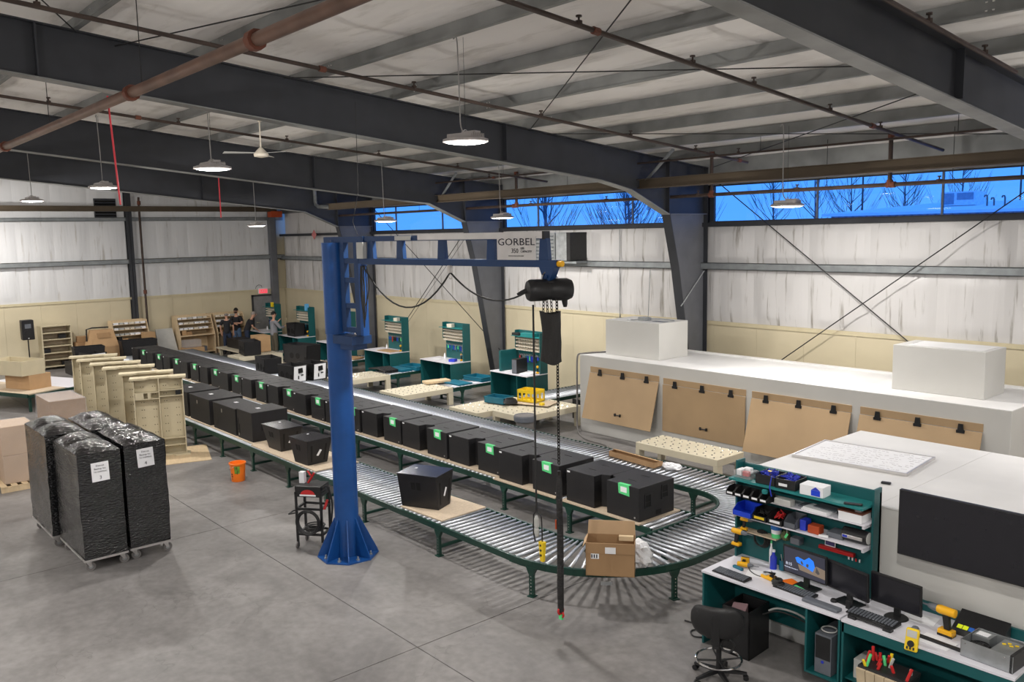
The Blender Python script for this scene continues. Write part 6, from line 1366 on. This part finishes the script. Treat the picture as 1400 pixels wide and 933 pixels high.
t = thing('computer_mouse', 'black mouse right of the keyboard on the hutch desk', 'mouse', (-4.22, 7.95, ZD+.001), .3); b = MB(); b.lathe([(.001, 0), (.035, 0), (.036, .012), (.026, .028), (.001, .034)], 14, caps=False); b.build('mouse_body', 'black_pl', t, smooth=True)
t = thing('computer_mouse', 'black mouse behind the yellow meter on the right desk', 'mouse', (-3.38, 7.93, ZD+.001), .3); b = MB(); b.lathe([(.001, 0), (.035, 0), (.036, .012), (.026, .028), (.001, .034)], 14, caps=False); b.build('mouse_body', 'grey_pl', t, smooth=True)
# meter, tape tools
def meter(lb, loc, rx, rz, case='yellow', s=1.0):
    t = thing('multimeter', lb, 'meter', loc, rz); t.rotation_euler = (rx, 0, rz); t.scale = (s, s, s); MB().box(-.05, .05, -.09, .09, 0, .04).build('meter_case', case, t, bevel=.012); MB().box(-.038, .038, .02, .075, .04, .043).build('meter_display', 'grey_lt', t); b = MB(); b.cyl((0, -.03, .04), (0, -.03, .052), .026, n=14); b.build('dial', 'black_pl', t)
    b = MB(); 
    for k in (-1, 0, 1): b.box(k*.025-.006, k*.025+.006, -.075, -.055, .04, .048)
    b.build('jack_row', 'black_pl', t); return t
meter('yellow multimeter lying in the middle of the hutch desk', (-4.99, 7.98, ZD+.001), 0, math.radians(80), 'tool_yellow')
meter('black and yellow multimeter hung over the front edge of the right desk', (-3.28, 7.655, ZD+.03), math.radians(75), .1, 'yellow', 1.15)
b = MB(); 
for k in range(5): b.torus((.012*math.sin(k*2), .01*math.cos(k), .02+.014*k), .055-.004*k, .011, 18, 5, 'z')
tag(b.build('coiled_leads', 'wire', loc=(-4.83, 7.88, ZD)), 'tangle of black leads beside the yellow multimeter', 'cable')
drill('yellow drill standing upright on the right desk', (-3.16, 8.02, ZD+.001), math.radians(175), 1.25)
drill('yellow drill lying on the left back corner of the hutch desk', (-5.42, 8.20, ZD+.04), math.radians(20), .85, lying=True)
drill('yellow drill hanging at the left end of the hutch', (-5.52, 8.16, 1.05), math.radians(0), .95)
drill('upper yellow tool hanging high at the left end of the hutch', (-5.50, 8.27, 1.22), math.radians(10), .7)
bottle('blue spray bottle standing by the hutch back panel', (-5.12, 8.26, ZD+.001), 'cable_blue', .038, .20)
t = thing('pen_cup', 'dark blue pen cup beside the blue spray bottle', 'cup', (-5.03, 8.30, ZD+.001)); b = MB(); b.lathe([(.035, 0), (.04, .12), (.036, .12), (.03, .01)], 14); b.build('cup', 'tote', t); b = MB(); b.cyl((0, 0, .02), (.02, .01, .17), .005, n=5); b.cyl((.01, 0, .02), (-.02, .0, .18), .005, n=5); b.build('pens', 'grey_lt', t)
bottle('thin green capped bottle standing behind the blue spray bottle', (-5.20, 8.34, ZD+.001), 'paper', .022, .26, 'green_tape')
for i, (x, y, rz) in enumerate(((-5.13, 8.02, .4), (-4.98, 8.16, -.2), (-3.45, 8.20, .1), (-3.14, 7.83, -.1))):
    o = MB().box(-.15, .15, -.105, .105, 0, .002).build('paper_sheet', 'paper', loc=(x, y, ZD+.001)); o.rotation_euler = (0, 0, rz); tag(o, ['paper sheet with notes left of the multimeter', 'paper sheet behind the yellow multimeter', 'paper sheet behind the oval footed monitor', 'paper sheet before the upright drill on the right desk'][i], 'paper')
simple('orange_folder', 'orange and green folder tucked under the left monitor', 'folder', -4.86, -4.66, 7.98, 8.12, ZD+.001, ZD+.008, 'orange', -.4, bevel=0); simple('green_strip', 'bright green strip under the left monitor', 'strip', -4.70, -4.56, 7.96, 8.0, ZD+.009, ZD+.014, 'green_tape', -.3, bevel=0)
simple('stapler', 'dark blue stapler at the left edge of the hutch desk', 'stapler', -5.46, -5.32, 7.95, 7.99, ZD+.001, ZD+.03, 'tote', -.2)
simple('small_camera', 'small black webcam with blue light between the desks', 'camera', -4.06, -4.01, 7.88, 7.93, ZD+.001, ZD+.09, 'black_pl')
b = MB(); b.cable([(-5.35, 8.12, ZD+.01), (-5.25, 8.0, ZD+.012), (-5.1, 7.95, ZD+.01), (-5.0, 8.05, ZD+.012), (-5.08, 8.16, ZD+.01)], .005, 5); tag(b.build('thin_cable', 'wire'), 'thin cable looping over the papers on the hutch desk', 'cable')
b = MB(); b.cyl((-.2, 0, .02), (.2, 0, .02), .014, n=8); b.box(-.22, -.14, -.03, .03, 0, .03); b.box(.14, .22, -.03, .03, 0, .03); o = b.build('clamp_bar', 'black_pl', loc=(-3.72, 7.72, ZD+.001)); o.rotation_euler = (0, 0, -.05); tag(o, 'black bar clamp along the front edge of the right desk', 'clamp')
o = MB().box(-.22, .22, -.02, .02, 0, .02).build('black_ruler', 'black_pl', loc=(-3.08, 7.80, ZD+.003)); o.rotation_euler = (0, 0, -.06); tag(o, 'thin black bar lying between the meter and the upright drill', 'bar')
# sticky note holder
t = thing('note_stand', 'black sloped stand with coloured sticky notes on the right desk', 'stand', (-2.91, 8.22, ZD+.001), -.03); MB().hexa([(-.22, -.12, 0), (.22, -.12, 0), (.22, .12, 0), (-.22, .12, 0)], [(-.22, -.09, .05), (.22, -.09, .05), (.22, .12, .17), (-.22, .12, .17)]).build('stand_body', 'black_pl', t, bevel=.004)
cx = -.18
for nm, col in (('note', 'yellow_n'), ('note', 'yellow_n'), ('note', 'blue_n'), ('note', 'pink_n'), ('note', 'pink_n'), ('note', 'green_n'), ('note', 'yellow_n')):
    M.setdefault('yellow_n', mat('yellow_note', (.80, .95, .02), .6)); M.setdefault('blue_n', mat('blue_note', (.02, .12, .5), .6)); M.setdefault('pink_n', mat('pink_note', (.85, .06, .2), .6)); M.setdefault('green_n', mat('green_note', (.05, .5, .12), .6))
    b = MB(); w_ = .046; v = [(cx, -.085, .056), (cx+w_, -.085, .056), (cx+w_, -.035, .081), (cx, -.035, .081)]; b.quad(*v); b.build('sticky_note', col, t); cx += .052
# open PC case
t = thing('open_computer_case', 'open grey computer case lying at the right end of the right desk', 'computer', (-2.66, 7.88, ZD+.001), math.radians(-4)); w, d, h = .44, .34, .155; e = .004
for a in ((-w/2, w/2, -d/2, -d/2+e), (-w/2, w/2, d/2-e, d/2)): MB().box(a[0], a[1], a[2], a[3], 0, h).build('case_side', 'galv', t)
MB().box(-w/2, -w/2+e, -d/2, d/2, 0, h).build('case_side', 'galv', t); MB().box(w/2-.03, w/2, -d/2, d/2, 0, h+.004).build('front_bezel', 'black_pl', t, bevel=.004); MB().box(-w/2, w/2, -d/2, d/2, 0, e).build('case_floor', 'grey_pl', t)
MB().box(.02, w/2-.035, -.16, .14, .06, h-.01).build('drive_cage', 'galv', t); MB().box(-w/2+.01, -.06, .02, .16, .01, h-.01).build('power_supply', 'galv', t)
b = MB(); b.lathe([(.001, h-.05), (.025, h-.05), (.025, h-.04)], 14, (-.10, -.06, 0)); b.torus((-.10, -.06, h-.045), .07, .006, 20, 5)
for k in range(6): b.cyl((-.10, -.06, h-.045), (-.10+.07*math.cos(k), -.06+.07*math.sin(k), h-.045), .004, n=4)
b.build('fan', 'black_pl', t); MB().box(-.20, -.02, -.15, .0, .01, h-.06).build('fan_shroud', 'black_deep', t)
MB().box(-.19, -.09, .05, .13, h-.0095, h-.006).build('white_label', 'paper', t)
for k in range(4): b = MB(); b.cbox((.06+.03*k, .03+.04*(k % 2), h-.004), (.03, .012, .008), Matrix.Rotation(.5, 3, 'Z')); b.build('gold_clip', 'yellow', t)
for x in (-w/2+.04, w/2-.07): b = MB(); b.cyl((x, -d/2-.004, h-.03), (x, -d/2, h-.03), .008, n=8); b.build('thumb_screw', 'chrome', t)
# tool bag under second desk, PC under desk etc
t = thing('tool_bag', 'tan tool bag full of red and green handled tools below the right desk', 'bag', (-3.42, 7.50, .38)); b = MB(); b.hexa([(-.2, -.13, 0), (.2, -.13, 0), (.2, .13, 0), (-.2, .13, 0)], [(-.24, -.15, .24), (.24, -.15, .24), (.24, .15, .24), (-.24, .15, .24)]); b.build('bag_body', 'black_pl', t, bevel=.02)
b = MB()
for k in range(5): b.hexa([(-.22+.09*k, -.165, .04), (-.14+.09*k, -.165, .04), (-.14+.09*k, -.14, .04), (-.22+.09*k, -.14, .04)], [(-.23+.09*k, -.18, .22), (-.145+.09*k, -.18, .22), (-.145+.09*k, -.15, .22), (-.23+.09*k, -.15, .22)])
b.build('tan_pockets', mat('tan_canvas', (.50, .40, .27), .8), t); MB().hexa([(.12, -.17, .03), (.2, -.17, .03), (.2, -.15, .03), (.12, -.15, .03)], [(.18, -.20, .2), (.25, -.2, .2), (.25, -.16, .2), (.18, -.16, .2)]).build('yellow_flap', 'yellow', t)
r_ = random.Random(11)
for k in range(16):
    x, y = r_.uniform(-.2, .2), r_.uniform(-.12, .12); b = MB(); b.cyl((x, y, .18), (x+r_.uniform(-.06, .06), y+r_.uniform(-.05, .05), .30+r_.uniform(0, .08)), .014, n=6); b.build('tool_handle', r_.choice(['red', 'red', 'green_tape', 'red', 'grey_lt', 'yellow', 'red']), t)
tag(MB().box(-.26, .26, -.17, .17, 0, .378).build('low_stool', 'black_pl', loc=(-3.42, 7.50, 0), bevel=.01), 'low black box carrying the tool bag', 'box')
t = thing('small_white_printer', 'small white box with dark screen on the shelf below the right desk', 'printer', (-3.75, 7.85, .262)); MB().box(-.13, .13, -.12, .12, 0, .2).build('case', 'grey_lt', t, bevel=.006); MB().box(-.06, .1, -.124, -.12, .08, .17).build('dark_screen', 'black_pl', t)
t = thing('tower_computer', 'dark computer tower on the shelf under the hutch desk', 'computer', (-4.19, 7.90, .182)); MB().box(-.09, .09, -.2, .2, 0, .42).build('case', 'grey_pl', t, bevel=.004); MB().box(-.08, .08, -.205, -.2, .16, .40).build('black_face', 'black_pl', t); b = MB(); b.lathe([(.001, 0), (.016, 0), (.016, .003)], 14, (0, -.207, .13), 'y'); b.build('blue_badge', 'cable_blue', t); b = MB(); b.torus((0, -.08, .44), .075, .008, 20, 5); b.build('cable_loop', 'grey_lt', t)
# trash bin
t = thing('waste_bin', 'black open waste bin under the left end of the hutch desk', 'bin', (-5.22, 7.88, 0), .05); b = MB(); o_, i_ = [(-.15, -.2), (.15, -.2), (.15, .2), (-.15, .2)], 1
for (a, c_) in (((-.17, -.17), (-.21, .21)), ((.155, .17), (-.21, .21))): b.box(a[0], a[1] if a[0] > 0 else -.155, c_[0], c_[1], 0, .55)
b.box(-.17, .17, -.21, -.195, 0, .55); b.box(-.17, .17, .195, .21, 0, .55); b.box(-.17, .17, -.21, .21, 0, .02); b.build('bin_body', 'black_pl', t)
b = MB(); b.cbox((-.05, -.05, .46), (.16, .2, .1), Matrix.Rotation(.4, 3, 'Z')); b.build('pink_wrapper', mat('pinkish_paper', (.45, .28, .3), .7), t)
# cables under desk
b = MB(); b.cable([(-5.05, 7.95, .45), (-4.9, 8.0, .52), (-4.7, 8.05, .5), (-4.5, 8.12, .42), (-4.46, 8.2, .38)], .010, 6); b.cable([(-4.46, 8.22, .36), (-4.5, 8.12, .25), (-4.45, 8.05, .10), (-4.35, 8.0, .05), (-4.2, 7.9, .08), (-4.15, 7.95, .16)], .012, 6); b.cable([(-4.47, 8.22, .34), (-4.42, 8.1, .2), (-4.3, 8.02, .12)], .010, 6)
tag(b.build('power_cables', 'wire'), 'black power cables hanging from the outlet under the hutch desk', 'cable')
b = MB(); b.cable([(-5.0, 7.99, .50), (-4.9, 8.04, .54), (-4.7, 8.1, .52), (-4.5, 8.18, .40)], .012, 6); tag(b.build('grey_cable', 'grey_lt'), 'grey cable stretched under the hutch desk to the outlet', 'cable')
# --- shelf contents on hutch
def openbin(lb, x, y, z, w, d, h, m, grp=None, label=None, fill=None):
    t = thing('open_bin', lb, 'bin', (x, y, z), 0, grp); e = .004; b = MB(); b.box(0, w, 0, d, 0, e); b.box(0, w, d-e, d, 0, h)
    for xx in (0, w-e): b.prism([(0, 0), (d, 0), (d, h), (d*.35, h), (0, h*.5)], xx, xx+e, 'x')
    b.box(0, w, 0, e, 0, h*.5); b.build('bin_body', m, t)
    if label: MB().box(w*.15, w*.85, -.002, 0, h*.18, h*.42).build('bin_label', label, t)
    if fill:
        r_ = random.Random(int(x*100)); b = MB()
        for k in range(9): b.tube([(w*r_.uniform(.15, .85), d*r_.uniform(.2, .9), h*.5), (w*r_.uniform(.15, .85), d*r_.uniform(.2, .9), h*r_.uniform(.7, 1.05)), (w*r_.uniform(.15, .85), d*r_.uniform(.2, .9), h*.55)], .006, 5)
        b.build('bin_contents', fill, t)['kind'] = 'stuff'
    return t
for k in range(5): openbin('small black labelled bin, %s from the left under the top shelf' % ORD[k], -5.60+.108*k, 8.02, 1.692, .10, .17, .09, 'black_pl', 'small black bins under the top shelf', 'paper')
tag(MB().lathe([(.001, -.03), (.03, -.02), (.035, 0), (.03, .02), (.001, .03)], 14, caps=False).build('teal_ball', 'teal_light', smooth=True, loc=(-5.12, 8.06, 1.815)), 'teal tape roll sitting on the fifth small black bin', 'roll')
bpy.data.objects['teal_ball'].name = 'tape_roll'
openbin('bright blue bin on the second shelf of the hutch', -5.56, 8.10, 1.442, .24, .24, .12, 'bin_blue'); openbin('black bin with yellow label on the second shelf', -5.31, 8.11, 1.442, .18, .24, .12, 'black_pl', None, 'yellow', 'wire'); openbin('black bin with red items and white label on the second shelf', -5.12, 8.12, 1.442, .18, .24, .12, 'black_pl', None, 'paper', 'red')
openbin('grey bin beside the bin with red items on the second shelf', -4.93, 8.14, 1.442, .14, .24, .12, 'grey_pl')
simple('blue_box', 'dark blue box on the second shelf right of the bins', 'box', -4.76, -4.69, 8.18, 8.3, 1.442, 1.56, 'cable_blue'); simple('battery_pack', 'orange and tan battery pack on the second shelf', 'battery', -4.66, -4.53, 8.17, 8.28, 1.442, 1.53, 'orange_steel')
simple('grey_charger', 'grey flat box on the second shelf left of the boombox', 'box', -4.46, -4.28, 8.2, 8.38, 1.442, 1.50, 'grey_pl'); simple('white_clip_strip', 'small white connector pile on the second shelf front', 'connector', -4.52, -4.42, 8.14, 8.18, 1.442, 1.462, 'paper', .4)
t = thing('boombox', 'black cylindrical boombox radio on the second shelf right end', 'radio', (-4.16, 8.26, 1.442)); b = MB(); b.lathe([(.05, -.14), (.07, -.13), (.072, 0), (.07, .13), (.06, .14)], 20, (0, 0, .074), 'x'); b.build('radio_body', 'black_pl', t, smooth=True); b = MB(); b.lathe([(.001, .141), (.062, .141), (.064, .13)], 20, (0, 0, .074), 'x', caps=False); b.build('speaker_grille', 'grey_lt', t); MB().box(-.12, .10, -.078, -.06, .05, .085).build('silver_panel', 'alu', t, bevel=.004); MB().box(-.11, -.06, -.081, -.078, .055, .08).build('blue_display', 'cable_blue', t)
simple('grey_terminal_box', 'light grey box on the white shelf right of the small black bins', 'box', -5.03, -4.83, 8.10, 8.2, 1.692, 1.76, 'grey_lt'); simple('grey_pad', 'dark grey pad on the white shelf behind the papers', 'pad', -4.80, -4.52, 8.2, 8.36, 1.692, 1.71, 'grey_pl')
for k in range(3): simple('paper_stack', 'curled white paper stack on the white shelf, %s layer' % ['bottom', 'middle', 'top'][k], 'paper', -4.72+.01*k, -4.40, 8.13, 8.30, 1.692+.012*k, 1.703+.012*k, 'paper', -.1-.03*k, bevel=0)
simple('grey_folder', 'dark grey folder resting on the curled paper stack', 'folder', -4.62, -4.36, 8.2, 8.36, 1.728, 1.735, 'grey_pl', -.1, bevel=0)
simple('thick_manual', 'thick white manual with a dark red cover on the white shelf', 'book', -4.30, -4.05, 8.14, 8.34, 1.692, 1.78, 'paper', bevel=0); simple('red_cover_book', 'dark red book lying on the thick white manual', 'book', -4.31, -4.04, 8.14, 8.34, 1.781, 1.793, 'rust', bevel=0); simple('clear_cup_box', 'small clear box on the dark red book', 'box', -4.14, -4.08, 8.17, 8.23, 1.794, 1.84, 'film_clear')
simple('remote_control', 'dark remote control on the right end of the teal top shelf', 'remote', -4.24, -4.06, 8.13, 8.18, 1.872, 1.89, 'black_pl', .35)
# top shelf
t = thing('clear_parts_box', 'clear plastic box with red and white parts, left end of the top shelf', 'box', (-5.48, 8.24, 1.872)); MB().box(-.11, .11, -.09, .09, 0, .08).build('clear_box', 'film_clear', t, bevel=.005); MB().box(-.02, .06, -.05, .0, .02, .075).build('red_part', 'red', t, bevel=.005); MB().box(-.09, -.03, -.06, .05, .02, .09).build('white_part', 'paper', t, bevel=.005); MB().box(-.05, .04, .02, .08, .03, .10).build('white_part', 'paper', t, bevel=.005)
for lb, x in (('black bin of blue cables on the top shelf, left one, with yellow tie', -5.28), ('black bin of blue cables on the top shelf, right one, with white label', -5.03)):
    t = thing('cable_bin', lb, 'bin', (x, 8.12, 1.872), .06); w, d, h, e = .235, .26, .11, .005; b = MB()
    b.box(0, w, 0, d, 0, e); b.box(0, w, 0, e, 0, h); b.box(0, w, d-e, d, 0, h); b.box(0, e, 0, d, 0, h); b.box(w-e, w, 0, d, 0, h); b.build('bin_body', 'black_pl', t)
    r_ = random.Random(int(x*77)); b = MB()
    for k in range(14): b.tube([(w*r_.uniform(.1, .9), d*r_.uniform(.1, .9), .06), (w*r_.uniform(.1, .9), d*r_.uniform(.1, .9), r_.uniform(.10, .14)), (w*r_.uniform(.1, .9), d*r_.uniform(.1, .9), r_.uniform(.08, .13)), (w*r_.uniform(.1, .9), d*r_.uniform(.1, .9), .06)], .007, 5)
    b.build('blue_cables', 'cable_blue', t)['kind'] = 'stuff'
    if x < -5.1: MB().box(.10, .14, .08, .11, .10, .14).build('yellow_tie', 'yellow', t)
    else: MB().box(.04, .14, -.003, 0, .03, .06).build('bin_label', 'paper', t); b = MB(); b.tube([(.0, .02, .1), (-.03, -.03, .12), (-.04, -.05, .0), (-.02, -.04, -.1)], .006, 5); b.build('hanging_cable', 'cable_blue', t)
t = thing('white_carton', 'white and blue printed carton on the top shelf', 'box', (-4.60, 8.20, 1.872), .05); MB().box(-.13, .13, -.09, .09, 0, .11).build('carton', 'paper', t, bevel=.003); MB().box(.0, .10, -.093, -.09, .01, .07).build('blue_print', 'bin_blue', t); b = MB(); b.quad((-.0, -.092, .072), (.1, -.092, .072), (.05, -.092, .107)); b.build('blue_triangle', 'cable_blue', t); MB().box(.1305, .1325, -.07, .07, .0, .1).build('side_flap', 'paper', t)
# hutch wall items
t = thing('tape_tub', 'round tub with blue lid, white middle and green base on the small shelf', 'tub', (-5.14, 8.34, 1.216)); b = MB(); b.lathe([(.05, 0), (.055, .05)], 18); b.build('green_base', 'green_tape', t); b = MB(); b.lathe([(.055, .05), (.058, .10)], 18); b.build('white_middle', 'paper', t); b = MB(); b.lathe([(.064, .10), (.064, .15), (.05, .16)], 18); b.build('blue_lid', 'bin_blue' if 0 else mat('lid_blue', (.02, .14, .45), .5), t)
blob('cap_cloth', 'olive green cloth beside the tub on the small shelf', 'cloth', (-5.02+.02, 8.34, 1.216), (.045, .045, .05), mat('olive_cloth', (.10, .11, .05), .9), 8, .3) if False else None
M['olive_cloth'] = mat('olive_cloth', (.10, .11, .05), .9); blob('folded_cloth', 'olive green cloth beside the tub on the small shelf', 'cloth', (-5.02, 8.34, 1.216), (.05, .05, .06), 'olive_cloth', 8, .3)
simple('paint_roller', 'grey cloth roll at the right end of the small shelf', 'roll', -4.93, -4.82, 8.28, 8.38, 1.216, 1.29, 'grey_pl')
b = MB()
for k in range(5): b.torus((0, -.015*k, 0), .10-.008*k, .008, 24, 5, 'y')
tag(b.build('hanging_hose', 'wire', loc=(-5.34, 8.37, 1.14)), 'coiled black cable hanging on the hutch back panel', 'cable')
simple('red_level', 'dark red bar hanging behind the monitors', 'level', -4.62, -4.22, 8.33, 8.38, 1.235, 1.275, 'red', .0)
t = thing('photo_card', 'small framed photo card above the dark red bar', 'picture', (-4.50, 8.36, 1.278), 0); MB().box(-.06, .06, 0, .008, 0, .10).build('frame', 'paper', t); MB().box(-.052, .052, -.002, 0, .010, .09).build('purple_picture', mat('dusk_picture', (.08, .07, .2), .5, var=.4), t)
t = thing('green_tag_card', 'pale green tag dangling from the white shelf edge', 'tag', (-4.88, 8.115, 1.36)); b = MB(); b.cbox((0, 0, 0), (.025, .002, .06), Matrix.Rotation(.5, 3, 'Y')); b.build('card', 'green_tape', t); b = MB(); b.cyl((.01, 0, .02), (.0, .01, .075), .0015, n=4); b.build('string', 'paper', t)
for k, (x, m) in enumerate(((-4.30, 'paper'), (-4.26, 'paper'), (-4.22, 'red'), (-4.18, 'paper'))): tag(MB().box(-.008, .008, -.012, 0, 0, .03).build('peg_clip', m, loc=(x, 8.40, 1.18)), 'tiny clip, %s in the row on the hutch panel right of the red bar' % ORD[k], 'clip', 'clips on the hutch panel')

# ================================================================== DRAFTING CHAIR
t = thing('drafting_chair', 'black drafting chair with chrome foot ring at the hutch desk', 'chair', (-5.05, 7.14, 0), .50)
b = MB(); b.lathe([(.001, 0), (.18, 0), (.23, .02), (.235, .05), (.20, .08), (.001, .085)], 24, (0, .04, .52), caps=False); b.build('seat', 'black_pl', t, smooth=True)
def bk(u, v):
    x = -.265+.53*u; s_ = 1-abs(2*u-1)**4*.18*1; zc = .73; hh = .165*(1-.10*abs(2*u-1)**3)
    ang = 2*PI*v; return (x, -.26+.10*(2*u-1)**2+.040*math.cos(ang), zc+hh*math.sin(ang)*(1-abs(2*u-1)**8*.6))
b = MB(); b.grid(bk, 18, 16); b._add([bk(0, k/16) for k in range(16)], [tuple(range(16))]); b._add([bk(1, k/16) for k in range(16)], [tuple(range(15, -1, -1))]); b.build('backrest', 'black_pl', t, smooth=True)
b = MB(); b.box(-.04, .04, -.30, -.26, .50, .82); b.box(-.035, .035, -.29, -.0, .46, .50); b.build('back_support', 'black_pl', t, bevel=.006)
b = MB(); b.box(-.12, .12, -.10, .12, .47, .52); b.build('tilt_mechanism', 'black_pl', t, bevel=.01)
b = MB(); b.torus((.1, -.12, .44), .07, .012, 18, 6, 'y'); b.build('tension_knob', 'black_pl', t)
MB().cyl((0, 0, .08), (0, 0, .46), .028, n=14).build('gas_column', 'black_pl', t, smooth=True)
b = MB(); b.torus((0, 0, .22), .235, .012, 40, 8); b.build('foot_ring', 'chrome', t, smooth=True)
b = MB()
for k in range(4): a = 2*PI*k/4+.4; b.cyl((0, 0, .2), (.235*math.cos(a), .235*math.sin(a), .22), .010, n=6)
b.build('ring_spokes', 'black_pl', t)
for k in range(5):
    a = 2*PI*k/5+.2; b = MB(); b.T = Matrix.Rotation(a, 4, 'Z'); b.hexa([(.02, -.025, .075), (.29, -.018, .062), (.29, .018, .062), (.02, .025, .075)], [(.02, -.02, .12), (.29, -.013, .085), (.29, .013, .085), (.02, .02, .12)]); ba_ = b.build('base_arm', 'black_pl', t)
    b = MB(); b.T = Matrix.Rotation(a, 4, 'Z'); b.cyl((.28, -.028, .028), (.28, -.008, .028), .028, n=12); b.cyl((.28, .008, .028), (.28, .028, .028), .028, n=12); b.cyl((.28, -.01, .03), (.28, .01, .03), .01, n=6); b.build('caster', 'black_pl', ba_)
b = MB(); b.cable([(-6.12, 7.95, .012), (-5.92, 7.98, .012), (-5.74, 7.92, .012), (-5.70, 7.78, .012), (-5.8, 7.70, .012), (-5.90, 7.80, .012), (-5.8, 7.92, .012), (-5.50, 7.88, .012)], .009, 6); tag(b.build('floor_cable', 'wire'), 'black cable curling on the floor left of the chair', 'cable')
ball_table('cream ball transfer table end showing beside the hutch desk', -6.0, -5.68, 8.45, 9.05, z=.62, nx=2, ny=3)
tag(MB().box(-.07, .07, -.10, .10, 0, .10).build('wood_block', 'ply', loc=(-5.84, 8.34, 0)), 'small wood block on the floor left of the hutch desk', 'block')
tag(MB().box(-.11, .09, -.14, .16, 0, .03).build('black_tray', 'black_pl', loc=(-5.84, 8.80, .645)), 'black tray on the cream table left of the hutch', 'tray')
